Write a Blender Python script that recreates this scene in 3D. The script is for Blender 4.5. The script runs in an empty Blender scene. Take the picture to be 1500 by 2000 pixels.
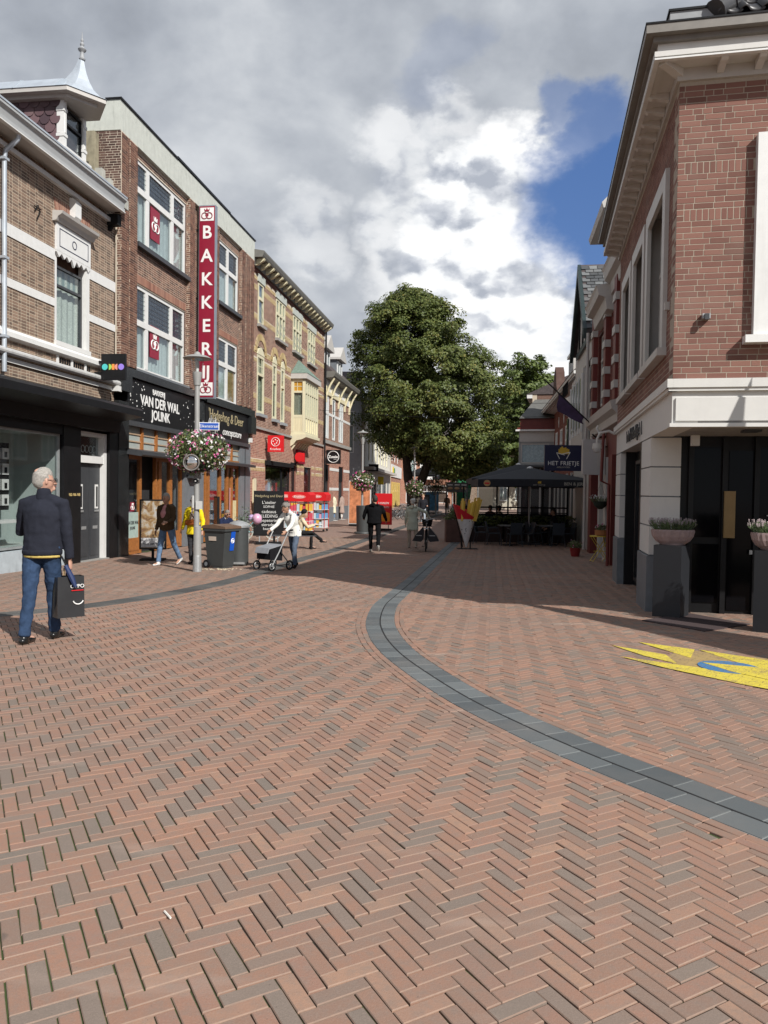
import bpy, bmesh, math, random
import numpy as np
from mathutils import Vector, Matrix
random.seed(7); rng = np.random.default_rng(7)
PI = math.pi; rad = math.radians
S = bpy.context.scene; COL = S.collection

# ------------------------------------------------------------------ camera, sky, sun, exposure
cam_d = bpy.data.cameras.new('camera'); cam = bpy.data.objects.new('camera', cam_d); COL.objects.link(cam)
cam_d.sensor_fit = 'VERTICAL'; cam_d.sensor_height = 36.0; cam_d.lens = 36.0*1500/2000
cam_d.clip_start = .1; cam_d.clip_end = 6000
cam.matrix_world = Matrix.Translation((0, 0, 1.55)) @ (Matrix.Rotation(PI/2-rad(1.55), 4, 'X') @ Matrix.Rotation(rad(.8), 4, 'Z'))
S.camera = cam

S.view_settings.view_transform = 'Standard'; S.view_settings.look = 'None'
S.view_settings.gamma = 1; S.view_settings.use_curve_mapping = False
S.view_settings.exposure = 0.10
S.cycles.max_bounces = 6; S.cycles.transparent_max_bounces = 12
S.cycles.caustics_reflective = False; S.cycles.caustics_refractive = False

SUN_EL, SUN_AZ = rad(38), math.atan2(.6, -.8)            # sun stands behind the camera to the right
sun_dir = Vector((math.sin(SUN_AZ)*math.cos(SUN_EL), math.cos(SUN_AZ)*math.cos(SUN_EL), math.sin(SUN_EL)))
sl = bpy.data.lights.new('sun', 'SUN'); sl.energy = 5.0; sl.angle = rad(.5); sl.color = (1, .965, .915)
so = bpy.data.objects.new('sun', sl); COL.objects.link(so)
so.rotation_euler = sun_dir.to_track_quat('Z', 'Y').to_euler()

class NT:
    """tiny helper to write node trees"""
    def __init__(s, tree): s.t = tree; s.n = tree.nodes; s.l = tree.links
    def new(s, typ, **kw):
        n = s.n.new(typ)
        for k, v in kw.items(): setattr(n, k, v)
        return n
    def put(s, sock, v):
        if hasattr(v, 'is_linked') or isinstance(v, bpy.types.NodeSocket): s.l.new(v, sock)
        else:
            try: sock.default_value = v
            except Exception: sock.default_value = (*v, 1)
    def m(s, op, a, b=0.0, c=None, clamp=False):
        n = s.new('ShaderNodeMath', operation=op, use_clamp=clamp); s.put(n.inputs[0], a); s.put(n.inputs[1], b)
        if c is not None: s.put(n.inputs[2], c)
        return n.outputs[0]
    def v(s, op, a, b=(0, 0, 0), sc=None):
        n = s.new('ShaderNodeVectorMath', operation=op); s.put(n.inputs[0], a); s.put(n.inputs[1], b)
        if sc is not None: s.put(n.inputs['Scale'], sc)
        return n.outputs['Value'] if op == 'DOT_PRODUCT' else n.outputs[0]
    def noise(s, vec, scale, detail=2, rough=.5, dist=0.0, out='Fac'):
        n = s.new('ShaderNodeTexNoise'); s.put(n.inputs['Vector'], vec); n.inputs['Scale'].default_value = scale
        n.inputs['Detail'].default_value = detail; n.inputs['Roughness'].default_value = rough; n.inputs['Distortion'].default_value = dist
        return n.outputs[out]
    def sstep(s, x, a, b, lo=0.0, hi=1.0):
        n = s.new('ShaderNodeMapRange', interpolation_type='SMOOTHSTEP'); s.put(n.inputs['Value'], x)
        n.inputs['From Min'].default_value = a; n.inputs['From Max'].default_value = b
        n.inputs['To Min'].default_value = lo; n.inputs['To Max'].default_value = hi
        return n.outputs[0]
    def mix(s, f, a, b, mode='MIX'):
        n = s.new('ShaderNodeMix', data_type='RGBA', blend_type=mode); s.put(n.inputs[0], f); s.put(n.inputs[6], a); s.put(n.inputs[7], b)
        return n.outputs[2]
    def ramp(s, f, stops, interp='LINEAR'):
        n = s.new('ShaderNodeValToRGB'); s.put(n.inputs[0], f); r = n.color_ramp; r.interpolation = interp
        while len(r.elements) < len(stops): r.elements.new(.5)
        for e, (p, c) in zip(r.elements, stops): e.position = p; e.color = (*c, 1)
        return n.outputs[0]

world = bpy.data.worlds.new('World'); S.world = world; world.use_nodes = True
def build_world():
    t = NT(world.node_tree); t.n.clear()
    out = t.new('ShaderNodeOutputWorld'); bg = t.new('ShaderNodeBackground'); t.l.new(bg.outputs[0], out.inputs[0])
    sky = t.new('ShaderNodeTexSky', sky_type='NISHITA'); sky.sun_disc = False
    sky.sun_elevation = SUN_EL; sky.sun_rotation = SUN_AZ; sky.air_density = 1.0; sky.dust_density = .6; sky.ozone_density = 2.0
    d = t.new('ShaderNodeTexCoord').outputs['Generated']
    # flattened direction so that clouds stretch towards the horizon
    dd = t.v('MULTIPLY', d, (1, 1, 1.5))
    wob = t.v('SUBTRACT', t.noise(dd, 4.5, 5, .55, out='Color'), (.5, .5, .5))
    wob2 = t.v('SUBTRACT', t.noise(dd, 22, 5, .6, out='Color'), (.5, .5, .5))
    q = t.v('ADD', d, t.v('SCALE', wob, sc=.17)); q = t.v('ADD', q, t.v('SCALE', wob2, sc=.055))
    q = t.v('NORMALIZE', q)
    def blobs(src, lst, soft=.35):
        acc = None
        for (x, y, z), r, wgt in lst:
            c = Vector((x, y, z)).normalized(); dot = t.v('DOT_PRODUCT', src, tuple(c))
            b = t.sstep(dot, math.cos(rad(r*(1+soft))), math.cos(rad(r*(1-soft))), 0, wgt)
            acc = b if acc is None else t.m('MAXIMUM', acc, b)
        return acc
    hole = blobs(q, [((.272, .905, .325), 5.0, 1), ((.222, .886, .40), 2.8, .85), ((.185, .884, .43), 1.8, .6), ((.270, .925, .262), 3.4, 1),
                     ((.287, .888, .36), 4.0, 1), ((.039, .877, .485), 2.0, .16), ((.33, .93, .22), 5, .8), ((-.52, .65, .75), 6, .8), ((.1, .2, .95), 9, .7)], .35)
    # patches of blue in the rest of the sky, seen only in reflections
    rest = t.m('MULTIPLY', t.sstep(t.noise(dd, 1.7, 5, .55), .56, .66), t.sstep(t.v('DOT_PRODUCT', d, (0, 1, 0)), .45, .2))
    wisp = t.sstep(t.noise(t.v('ADD', dd, t.v('SCALE', wob, sc=.12)), 6, 4, .55), .58, .74, 1.0, .45)
    hole = t.m('MULTIPLY', hole, wisp)
    hole = t.m('MAXIMUM', hole, rest)
    cum = blobs(q, [((.150, .942, .285), 7.2, 1), ((.115, .917, .372), 3.6, 1), ((.19, .952, .215), 6.5, 1), ((.04, .914, .403), 3.6, .55), ((.05, .95, .30), 4.5, .6),
                    ((-.098, .947, .305), 3.0, .35), ((.12, .97, .12), 7, .9), ((.16, .93, .33), 3.6, 1)], .28)
    nA = t.noise(dd, 2.1, 5, .5, .2); nB = t.noise(dd, 6.0, 6, .52, .15)
    sunp = t.v('ADD', dd, (.025, -.01, .03)); nC = t.noise(sunp, 6.0, 6, .52, .15)
    rel = t.m('SUBTRACT', nB, nC)
    wv = t.v('ADD', dd, t.v('SCALE', wob2, sc=.05))
    def vor(vec):
        n = t.new('ShaderNodeTexVoronoi', feature='F1'); t.put(n.inputs['Vector'], vec); n.inputs['Scale'].default_value = 10; n.inputs['Detail'].default_value = 2; n.inputs['Roughness'].default_value = .5
        return n.outputs['Distance']
    rel2 = t.m('SUBTRACT', vor(t.v('ADD', wv, (.012, -.004, .016))), vor(wv))
    greyf = t.m('ADD', nA, t.m('MULTIPLY', rel, .75))
    grey = t.ramp(greyf, [(.30, (3.6, 3.9, 4.45)), (.44, (4.5, 4.85, 5.45)), (.56, (5.6, 5.95, 6.5)), (.72, (7.4, 7.7, 8.1))])
    cf = t.m('ADD', .60, t.m('ADD', t.m('MULTIPLY', rel, 2.3), t.m('MULTIPLY', rel2, 1.25)))
    white = t.ramp(cf, [(.15, (5.0, 5.4, 6.2)), (.42, (7.8, 8.1, 8.7)), (.58, (10.4, 10.6, 10.8)), (.80, (12.2, 12.2, 12.2))])
    blue = t.v('MULTIPLY', sky.outputs[0], (.95, 1.0, 1.12))
    blue = t.mix(.55, blue, (.95, 2.15, 5.6, 1))
    col = t.mix(cum, grey, white)
    col = t.mix(hole, col, blue)
    # pale veil near the horizon
    hz = t.sstep(t.v('DOT_PRODUCT', d, (0, 0, 1)), .22, .02, 0, .55)
    col = t.mix(hz, col, (6.2, 6.7, 7.3, 1))
    t.l.new(col, bg.inputs[0]); bg.inputs[1].default_value = .085
build_world()

# ------------------------------------------------------------------ materials
MATS = {}
def principled(name):
    m = bpy.data.materials.new(name); m.use_nodes = True; t = NT(m.node_tree)
    b = next(n for n in t.n if n.type == 'BSDF_PRINCIPLED'); return m, t, b
def mat(name, col, rough=.6, metal=0.0, var=.12, scale=6.0, bump=.0, bscale=40.0, spec=None, emit=None, dirt=0.0, alpha=None):
    if name in MATS: return MATS[name]
    m, t, b = principled(name); oc = t.new('ShaderNodeTexCoord').outputs['Object']
    if var or dirt:
        n = t.noise(oc, scale, 5, .6); c = t.ramp(n, [(.3, tuple(x*(1-var) for x in col)), (.7, tuple(min(1, x*(1+var)) for x in col))])
        if dirt:
            s = t.noise(t.v('MULTIPLY', oc, (3, 3, .35)), 3.0, 6, .65); f = t.sstep(s, .5, .75, 0, dirt)
            c = t.mix(f, c, tuple(x*.38 for x in col)+(1,))
        t.l.new(c, b.inputs['Base Color'])
    else: b.inputs['Base Color'].default_value = (*col, 1)
    b.inputs['Roughness'].default_value = rough; b.inputs['Metallic'].default_value = metal
    if spec is not None: b.inputs['Specular IOR Level'].default_value = spec
    if bump:
        bn = t.new('ShaderNodeBump'); bn.inputs['Strength'].default_value = bump; bn.inputs['Distance'].default_value = .01
        t.l.new(t.noise(oc, bscale, 4, .6), bn.inputs['Height']); t.l.new(bn.outputs[0], b.inputs['Normal'])
    if emit: b.inputs['Emission Color'].default_value = (*emit[0], 1); b.inputs['Emission Strength'].default_value = emit[1]
    MATS[name] = m; return m
def brick_mat(name, stops, obj=False, rough=.85, grain=60.0, wear=.25):
    if name in MATS: return MATS[name]
    m, t, b = principled(name)
    a = t.new('ShaderNodeAttribute', attribute_type='OBJECT' if obj else 'GEOMETRY', attribute_name='bv').outputs['Fac']
    c = t.ramp(a, stops)
    geo = t.new('ShaderNodeNewGeometry').outputs['Position']
    n = t.noise(geo, grain, 4, .65); c2 = t.mix(t.sstep(n, .35, .7, 0, wear), c, t.mix(.5, c, (.12, .10, .09, 1)))
    w = t.noise(geo, 1.1, 4, .6); c3 = t.mix(t.sstep(w, .45, .75, 0, .22), c2, (.30, .25, .21, 1))
    t.l.new(c3, b.inputs['Base Color']); b.inputs['Roughness'].default_value = rough; b.inputs['Specular IOR Level'].default_value = .25
    bn = t.new('ShaderNodeBump'); bn.inputs['Strength'].default_value = .35; bn.inputs['Distance'].default_value = .003
    t.l.new(t.noise(geo, grain*2.2, 3, .7), bn.inputs['Height']); t.l.new(bn.outputs[0], b.inputs['Normal'])
    MATS[name] = m; return m
def glass_mat(name='window_glass', tint=(.88, .92, .92), dark=0.0):
    if name in MATS: return MATS[name]
    m = bpy.data.materials.new(name); m.use_nodes = True; t = NT(m.node_tree); t.n.clear()
    out = t.new('ShaderNodeOutputMaterial'); tr = t.new('ShaderNodeBsdfTransparent'); tr.inputs[0].default_value = (*tint, 1)
    gl = t.new('ShaderNodeBsdfGlossy'); gl.inputs['Roughness'].default_value = .03; gl.inputs[0].default_value = (.9, .95, 1, 1)
    lw = t.new('ShaderNodeLayerWeight'); lw.inputs[0].default_value = .5
    fr = t.m('MULTIPLY_ADD', t.m('POWER', lw.outputs['Facing'], 4.0), .85, .06)
    mx = t.new('ShaderNodeMixShader'); t.l.new(fr, mx.inputs[0]); t.l.new(tr.outputs[0], mx.inputs[1]); t.l.new(gl.outputs[0], mx.inputs[2])
    bn = t.new('ShaderNodeBump'); bn.inputs['Strength'].default_value = .05; bn.inputs['Distance'].default_value = .02
    oc = t.new('ShaderNodeTexCoord').outputs['Object']; t.l.new(t.noise(oc, 1.3, 2), bn.inputs['Height']); t.l.new(bn.outputs[0], gl.inputs['Normal']); t.l.new(bn.outputs[0], lw.inputs['Normal'])
    t.l.new(mx.outputs[0], out.inputs[0]); MATS[name] = m; return m
GLASS = glass_mat(); GLASSD = glass_mat('shop_glass', (.94, .96, .96))
WHITE = mat('white_paint', (.72, .72, .70), .45, dirt=.12, var=.04)
CREAM = mat('cream_paint', (.72, .68, .50), .5, dirt=.15, var=.05)
CREAMY = mat('yellow_cream_paint', (.68, .62, .42), .5, dirt=.12, var=.06)
GREYW = mat('grey_white_paint', (.50, .48, .45), .5, var=.05)
BLACK = mat('black_paint', (.010, .010, .011), .4, var=.2, spec=.25)
BLACKM = mat('black_matt', (.011, .011, .012), .75, var=.2, spec=.2)
DGREY = mat('dark_grey_paint', (.05, .053, .058), .45, var=.12)
MGREY = mat('mid_grey_paint', (.16, .175, .19), .5, var=.1, dirt=.2)
STONE = mat('grey_stone', (.30, .29, .27), .8, bump=.3, dirt=.3)
STUCCO = mat('pale_stucco', (.52, .54, .49), .85, bump=.25, bscale=25, dirt=.35, var=.08)
WOOD = mat('orange_wood', (.34, .13, .035), .4, var=.25, scale=14)
ZINC = mat('zinc', (.50, .55, .60), .4, .35, var=.12, scale=3, dirt=.15)
STEEL = mat('galvanised_steel', (.42, .43, .43), .45, .5, var=.12, scale=20)
SLATE = mat('dark_slate', (.075, .06, .06), .75, var=.3, scale=8, bump=.4)
RED = mat('signal_red', (.62, .015, .02), .4, var=.03)
DRED = mat('crimson_sign', (.26, .012, .035), .4, var=.04)
LETTER = mat('white_letters', (.82, .82, .80), .5, var=.0)
MORTAR = mat('lime_mortar', (.58, .51, .41), .95, var=.12, scale=30)
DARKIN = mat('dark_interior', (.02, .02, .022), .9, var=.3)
CURTAIN = mat('pale_curtain', (.55, .58, .56), .9, var=.12, scale=9)

# ------------------------------------------------------------------ objects
def setp(o, label=None, cat=None, group=None, kind=None):
    if label: o['label'] = label
    if cat: o['category'] = cat
    if group: o['group'] = group
    if kind: o['kind'] = kind
    return o
def thing(name, label, cat, loc=(0, 0, 0), rz=0.0, group=None, mtx=None):
    o = bpy.data.objects.new(name, None); o.empty_display_size = .2; COL.objects.link(o)
    if mtx is not None: o.matrix_world = mtx
    else: o.location = loc; o.rotation_euler = (0, 0, rz)
    return setp(o, label, cat, group)
def mesh_np(name, V, Q, bv=None, mats=(), mi=None, smooth=False):
    me = bpy.data.meshes.new(name); V = np.asarray(V, 'f4'); Q = np.asarray(Q, 'i4'); k = Q.shape[1]
    me.vertices.add(len(V)); me.vertices.foreach_set('co', V.ravel())
    me.loops.add(Q.size); me.loops.foreach_set('vertex_index', Q.ravel())
    me.polygons.add(len(Q)); me.polygons.foreach_set('loop_start', np.arange(0, Q.size, k, dtype='i4'))
    me.polygons.foreach_set('loop_total', np.full(len(Q), k, 'i4'))
    for m in mats: me.materials.append(m)
    if mi is not None: me.polygons.foreach_set('material_index', np.asarray(mi, 'i4'))
    me.polygons.foreach_set('use_smooth', np.full(len(Q), smooth))
    if bv is not None:
        a = me.attributes.new('bv', 'FLOAT', 'FACE'); a.data.foreach_set('value', np.asarray(bv, 'f4'))
    me.update(calc_edges=True); return me
def link(name, me, parent=None, kind=None):
    o = bpy.data.objects.new(name, me); COL.objects.link(o)
    if parent is not None: o.parent = parent
    if kind: o['kind'] = kind
    return o
class MB:
    """collects shapes, builds ONE mesh object"""
    def __init__(s): s.v = []; s.f = []; s.m = []; s.mats = []
    def mi(s, m):
        if m not in s.mats: s.mats.append(m)
        return s.mats.index(m)
    def add(s, vs, fs, m):
        o = len(s.v); s.v += [tuple(v) for v in vs]; i = s.mi(m)
        for f in fs: s.f.append([o+k for k in f]); s.m.append(i)
        return s
    def box(s, x0, x1, y0, y1, z0, z1, m, ch=0):
        x0, x1 = min(x0, x1), max(x0, x1); y0, y1 = min(y0, y1), max(y0, y1); z0, z1 = min(z0, z1), max(z0, z1)
        vs = [(x, y, z) for z in (z0, z1) for y in (y0, y1) for x in (x0, x1)]
        return s.add(vs, [(0, 2, 3, 1), (4, 5, 7, 6), (0, 1, 5, 4), (2, 6, 7, 3), (0, 4, 6, 2), (1, 3, 7, 5)], m)
    def prism(s, poly, a0, a1, m, ax='x'):
        """extrude a closed 2D polygon: ax='x' poly=(y,z); 'y' poly=(x,z); 'z' poly=(x,y)"""
        n = len(poly)
        def P(p, a): return (a, p[0], p[1]) if ax == 'x' else (p[0], a, p[1]) if ax == 'y' else (p[0], p[1], a)
        vs = [P(p, a0) for p in poly]+[P(p, a1) for p in poly]
        fs = [(i, (i+1) % n, n+(i+1) % n, n+i) for i in range(n)]+[tuple(range(n))[::-1], tuple(range(n, 2*n))]
        return s.add(vs, fs, m)
    def tube(s, pts, r, m, n=8, cap=True):
        pts = [Vector(p) for p in pts]; rs = r if isinstance(r, (list, tuple)) else [r]*len(pts); vs = []; up = None
        for i, p in enumerate(pts):
            d = (pts[min(i+1, len(pts)-1)]-pts[max(i-1, 0)]).normalized()
            if up is None: up = Vector((0, 0, 1)) if abs(d.z) < .9 else Vector((1, 0, 0))
            a = d.cross(up).normalized(); b = a.cross(d).normalized(); up = b
            vs += [p+a*math.cos(2*PI*k/n)*rs[i]+b*math.sin(2*PI*k/n)*rs[i] for k in range(n)]
        fs = [(i*n+k, i*n+(k+1) % n, (i+1)*n+(k+1) % n, (i+1)*n+k) for i in range(len(pts)-1) for k in range(n)]
        if cap: fs += [tuple(range(n))[::-1], tuple(range((len(pts)-1)*n, len(pts)*n))]
        return s.add(vs, fs, m)
    def lathe(s, prof, m, c=(0, 0, 0), n=16, ph=0.0, sx=1.0, sy=1.0):
        vs = [(c[0]+sx*r*math.cos(2*PI*k/n+ph), c[1]+sy*r*math.sin(2*PI*k/n+ph), c[2]+z) for r, z in prof for k in range(n)]
        fs = [(i*n+k, i*n+(k+1) % n, (i+1)*n+(k+1) % n, (i+1)*n+k) for i in range(len(prof)-1) for k in range(n)]
        fs += [tuple(range(n))[::-1], tuple(range((len(prof)-1)*n, len(prof)*n))]
        return s.add(vs, fs, m)
    def ball(s, c, r, m, n=10, sc=(1, 1, 1)):
        prof = [(math.sin(PI*i/n), -math.cos(PI*i/n)) for i in range(1, n)]
        k = 2*n; o = len(s.v); i_ = s.mi(m)
        vs = [(c[0], c[1], c[2]-r*sc[2])]+[(c[0]+r*sc[0]*a*math.cos(2*PI*j/k), c[1]+r*sc[1]*a*math.sin(2*PI*j/k), c[2]+r*sc[2]*z) for a, z in prof for j in range(k)]+[(c[0], c[1], c[2]+r*sc[2])]
        fs = [(0, 1+(j+1) % k, 1+j) for j in range(k)]
        for i in range(n-2): fs += [(1+i*k+j, 1+i*k+(j+1) % k, 1+(i+1)*k+(j+1) % k, 1+(i+1)*k+j) for j in range(k)]
        L = 1+(n-2)*k; e = 1+(n-1)*k; fs += [(L+j, L+(j+1) % k, e) for j in range(k)]
        return s.add(vs, fs, m)
    def ring(s, c, R, r, m, ax='x', n=24, k=6):
        """torus, axis along ax"""
        vs = []
        for i in range(n):
            a = 2*PI*i/n
            for j in range(k):
                b = 2*PI*j/k; rr = R+r*math.cos(b); h = r*math.sin(b); u, w = rr*math.cos(a), rr*math.sin(a)
                p = (h, u, w) if ax == 'x' else (u, h, w) if ax == 'y' else (u, w, h)
                vs.append((c[0]+p[0], c[1]+p[1], c[2]+p[2]))
        fs = [(i*k+j, ((i+1) % n)*k+j, ((i+1) % n)*k+(j+1) % k, i*k+(j+1) % k) for i in range(n) for j in range(k)]
        return s.add(vs, fs, m)
    def build(s, name, parent=None, smooth=False, kind=None, loc=None, rz=None):
        me = bpy.data.meshes.new(name); me.from_pydata(s.v, [], s.f)
        for m in s.mats: me.materials.append(m)
        me.polygons.foreach_set('material_index', s.m)
        if smooth:
            me.polygons.foreach_set('use_smooth', [True]*len(s.f))
            if hasattr(me, 'set_sharp_from_angle'): me.set_sharp_from_angle(angle=rad(40))
        me.update(); o = link(name, me, parent, kind)
        if loc is not None: o.location = loc
        if rz is not None: o.rotation_euler = (0, 0, rz)
        return o
def one(name, parent, x0, x1, y0, y1, z0, z1, m): return MB().box(x0, x1, y0, y1, z0, z1, m).build(name, parent)
def txt(parent, s, x, y, z, size, m, align='CENTER', ext=.004, sx=1.0, rot=0.0, shear=0.0, bold=.0, space=1.0, name='lettering', rx=PI/2):
    cu = bpy.data.curves.new(name, 'FONT'); cu.body = s; cu.size = size; cu.align_x = align; cu.align_y = 'CENTER'
    cu.extrude = ext; cu.offset = bold; cu.shear = shear; cu.space_character = space; cu.resolution_u = 3; cu.materials.append(m)
    o = bpy.data.objects.new('text_curve', cu); COL.objects.link(o); o.parent = parent; o['nm'] = name
    o.location = (x, y, z); o.rotation_euler = (rx, 0, rot); o.scale = (sx, 1, 1); return o
def copy_tree(o, parent=None):
    c = o.copy(); COL.objects.link(c); c.parent = parent
    for ch in [k for k in KIDS.get(o.name, ())]: copy_tree(ch, c)
    return c
KIDS = {}
def index_kids():
    KIDS.clear()
    for o in bpy.data.objects:
        if o.parent: KIDS.setdefault(o.parent.name, []).append(o)
def dup(root, loc, rz=0.0, label=None, scale=None):
    index_kids(); c = copy_tree(root); c.location = loc; c.rotation_euler = (0, 0, rz)
    if scale: c.scale = (scale,)*3
    if label: c['label'] = label
    return c
def gz(y):
    t = max(0.0, y-4); return -.39*(1-math.exp(-(t/11)**1.6))
def gzn(y):
    t = np.maximum(0.0, y-4); return -.39*(1-np.exp(-(t/11)**1.6))

# facade frames: local X runs along the wall, local Y goes into the wall, local Z is height
def frame(px, py, dx, dy):
    n = math.hypot(dx, dy); dx, dy = dx/n, dy/n
    return Matrix(((dx, -dy, 0, px), (dy, dx, 0, py), (0, 0, 1, 0), (0, 0, 0, 1)))
FL = frame(-7.4, 20, .14, 1)

# ------------------------------------------------------------------ brickwork
def brick_rects(x0, x1, z0, z1, holes, L=.22, H=.0705, j=.013, bond='wild', r=None):
    r = r or rng; out = []; nrow = int((z1-z0)/H)
    for i in range(nrow):
        za, zb = z0+i*H, z0+(i+1)*H-j; x = x0-(r.random()*L if bond == 'wild' else (L*.5 if i % 2 else 0)); k = i
        while x < x1:
            if bond == 'wild': w = L*.48 if r.random() < .25 else L
            elif bond == 'flemish': w = L*.5 if k % 2 else L; k += 1
            else: w = L
            a, b = max(x, x0), min(x+w-j, x1); x += w
            if b-a < .02: continue
            segs = [(a, b)]
            for (hx0, hx1, hz0, hz1) in holes:
                if zb <= hz0+.02 or za >= hz1-.02: continue
                ns = []
                for s0, s1 in segs:
                    if s1 <= hx0 or s0 >= hx1: ns.append((s0, s1)); continue
                    if s0 < hx0-.015: ns.append((s0, hx0))
                    if s1 > hx1+.015: ns.append((hx1, s1))
                segs = ns
            out += [(s0, s1, za, zb) for s0, s1 in segs]
    return out
BQ = np.array([(0, 1, 2, 3), (0, 4, 5, 1), (1, 5, 6, 2), (2, 6, 7, 3), (3, 7, 4, 0)])
def bricks_mesh(name, R, mats, y=0.0, depth=.012, rough=.0008, bv=None):
    R = np.asarray(R); n = len(R); yy = y+rng.uniform(-rough, rough, n)
    V = np.zeros((n, 8, 3)); 
    for k, (ix, iz) in enumerate(((0, 2), (1, 2), (1, 3), (0, 3))):
        V[:, k, 0] = R[:, ix]; V[:, k, 2] = R[:, iz]; V[:, k, 1] = yy
        V[:, k+4, 0] = R[:, ix]; V[:, k+4, 2] = R[:, iz]; V[:, k+4, 1] = y+depth
    Q = (BQ[None]+8*np.arange(n)[:, None, None]).reshape(-1, 4)
    b = rng.random(n) if bv is None else bv
    return mesh_np(name, V.reshape(-1, 3), Q, np.repeat(b, 5), mats)
def wall(parent, x0, x1, z0, z1, holes, bmat, y=0.0, reveal=.14, mortar=None, L=.22, H=.0705, bond='wild', name='wall', back=.3, plain=None, rmat=None):
    """mortar backing with openings cut, reveals, and a child mesh of single bricks standing proud"""
    mortar = mortar or MORTAR; mb = MB(); ym = y+(.0028 if plain is None else 0)
    xs = sorted({x0, x1, *[min(max(h[0], x0), x1) for h in holes], *[min(max(h[1], x0), x1) for h in holes]})
    zs = sorted({z0, z1, *[min(max(h[2], z0), z1) for h in holes], *[min(max(h[3], z0), z1) for h in holes]})
    m0 = plain or mortar
    for a, b in zip(xs, xs[1:]):
        for c, d in zip(zs, zs[1:]):
            if b-a < 1e-4 or d-c < 1e-4: continue
            mx, mz = (a+b)/2, (c+d)/2
            if any(h[0] < mx < h[1] and h[2] < mz < h[3] for h in holes): continue
            mb.add([(a, ym, c), (b, ym, c), (b, ym, d), (a, ym, d)], [(0, 1, 2, 3)], m0)
    rm = rmat or (plain or bmat)
    for a, b, c, d in holes:
        yb = y+reveal
        mb.add([(a, ym, c), (a, yb, c), (a, yb, d), (a, ym, d)], [(0, 1, 2, 3)], rm)
        mb.add([(b, ym, c), (b, yb, c), (b, yb, d), (b, ym, d)], [(3, 2, 1, 0)], rm)
        mb.add([(a, ym, d), (b, ym, d), (b, yb, d), (a, yb, d)], [(0, 1, 2, 3)], rm)
        mb.add([(a, ym, c), (b, ym, c), (b, yb, c), (a, yb, c)], [(3, 2, 1, 0)], rm)
    # top, ends and back so that it is a solid with thickness
    mb.add([(x0, ym, z1), (x1, ym, z1), (x1, y+back, z1), (x0, y+back, z1)], [(0, 1, 2, 3)], m0)
    mb.add([(x0, ym, z0), (x0, y+back, z0), (x0, y+back, z1), (x0, ym, z1)], [(0, 1, 2, 3)], m0)
    mb.add([(x1, ym, z0), (x1, y+back, z0), (x1, y+back, z1), (x1, ym, z1)], [(3, 2, 1, 0)], m0)
    w = mb.build(name, parent)
    if plain is None:
        R = brick_rects(x0, x1, z0, z1, holes, L, H, bond=bond)
        link('brickwork', bricks_mesh('brickwork', R, [bmat], y), w, 'stuff')
    return w
def window(parent, x0, x1, z0, z1, fm, y=.09, mull=(), trans=(), fw=.07, fd=.07, glass=None, curtain=None, sill=None, sillm=None, bars=(), barm=None, mw=.07, name='window', inner=None, depth=.5):
    """frame with mullions and transoms; every light of glass is a sub-part"""
    mb = MB(); xs = [x0+fw]+[m for m in mull]+[x1-fw]
    mb.box(x0, x0+fw, y, y+fd, z0, z1, fm); mb.box(x1-fw, x1, y, y+fd, z0, z1, fm)
    mb.box(x0+fw, x1-fw, y, y+fd, z0, z0+fw, fm); mb.box(x0+fw, x1-fw, y, y+fd, z1-fw, z1, fm)
    for m in mull: mb.box(m-mw/2, m+mw/2, y-.012, y+fd, z0+fw, z1-fw, fm)
    for q in trans: mb.box(x0+fw, x1-fw, y-.018, y+fd+.001, q-mw/2, q+mw/2, fm)
    w = mb.build(name, parent)
    zz = [z0+fw]+list(trans)+[z1-fw]
    for i in range(len(xs)-1):
        for k in range(len(zz)-1):
            a = xs[i]+(mw/2 if i else 0); b = xs[i+1]-(mw/2 if i < len(xs)-2 else 0)
            c = zz[k]+(mw/2 if k else 0); d = zz[k+1]-(mw/2 if k < len(zz)-2 else 0)
            MB().box(a, b, y+fd*.5, y+fd*.5+.008, c, d, glass or GLASS).build('pane', w)
    if bars:
        bb = MB()
        for (a, b, c, d) in bars: bb.box(a, b, y+fd*.5-.012, y+fd*.5-.002, c, d, barm or fm)
        bb.build('glazing_bars', w)
    if curtain: 
        c = MB(); n = max(4, int((x1-x0)/.12)); yy = y+fd+.06
        pts = [(x0+(x1-x0)*i/n, yy+(.02 if i % 2 else -.01)) for i in range(n+1)]
        for p, q_ in zip(pts, pts[1:]): c.add([(p[0], p[1], z0), (q_[0], q_[1], z0), (q_[0], q_[1], z1), (p[0], p[1], z1)], [(0, 1, 2, 3)], curtain)
        c.build('curtain', w)
    else: 
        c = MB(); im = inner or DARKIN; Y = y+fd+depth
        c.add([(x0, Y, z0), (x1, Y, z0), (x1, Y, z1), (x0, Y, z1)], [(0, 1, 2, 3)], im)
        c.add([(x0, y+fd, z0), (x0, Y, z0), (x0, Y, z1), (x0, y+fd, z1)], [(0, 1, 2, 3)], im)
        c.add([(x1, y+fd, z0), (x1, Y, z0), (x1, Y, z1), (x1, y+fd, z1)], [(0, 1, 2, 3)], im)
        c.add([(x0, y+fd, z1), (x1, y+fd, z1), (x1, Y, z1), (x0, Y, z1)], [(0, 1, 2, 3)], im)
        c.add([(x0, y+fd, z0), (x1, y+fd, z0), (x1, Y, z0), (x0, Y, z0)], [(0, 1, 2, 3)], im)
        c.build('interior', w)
    if sill is not None: MB().box(x0-.08, x1+.08, -sill, y, z0-.10, z0-.002, sillm or STONE).build('sill', w)
    return w
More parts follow.
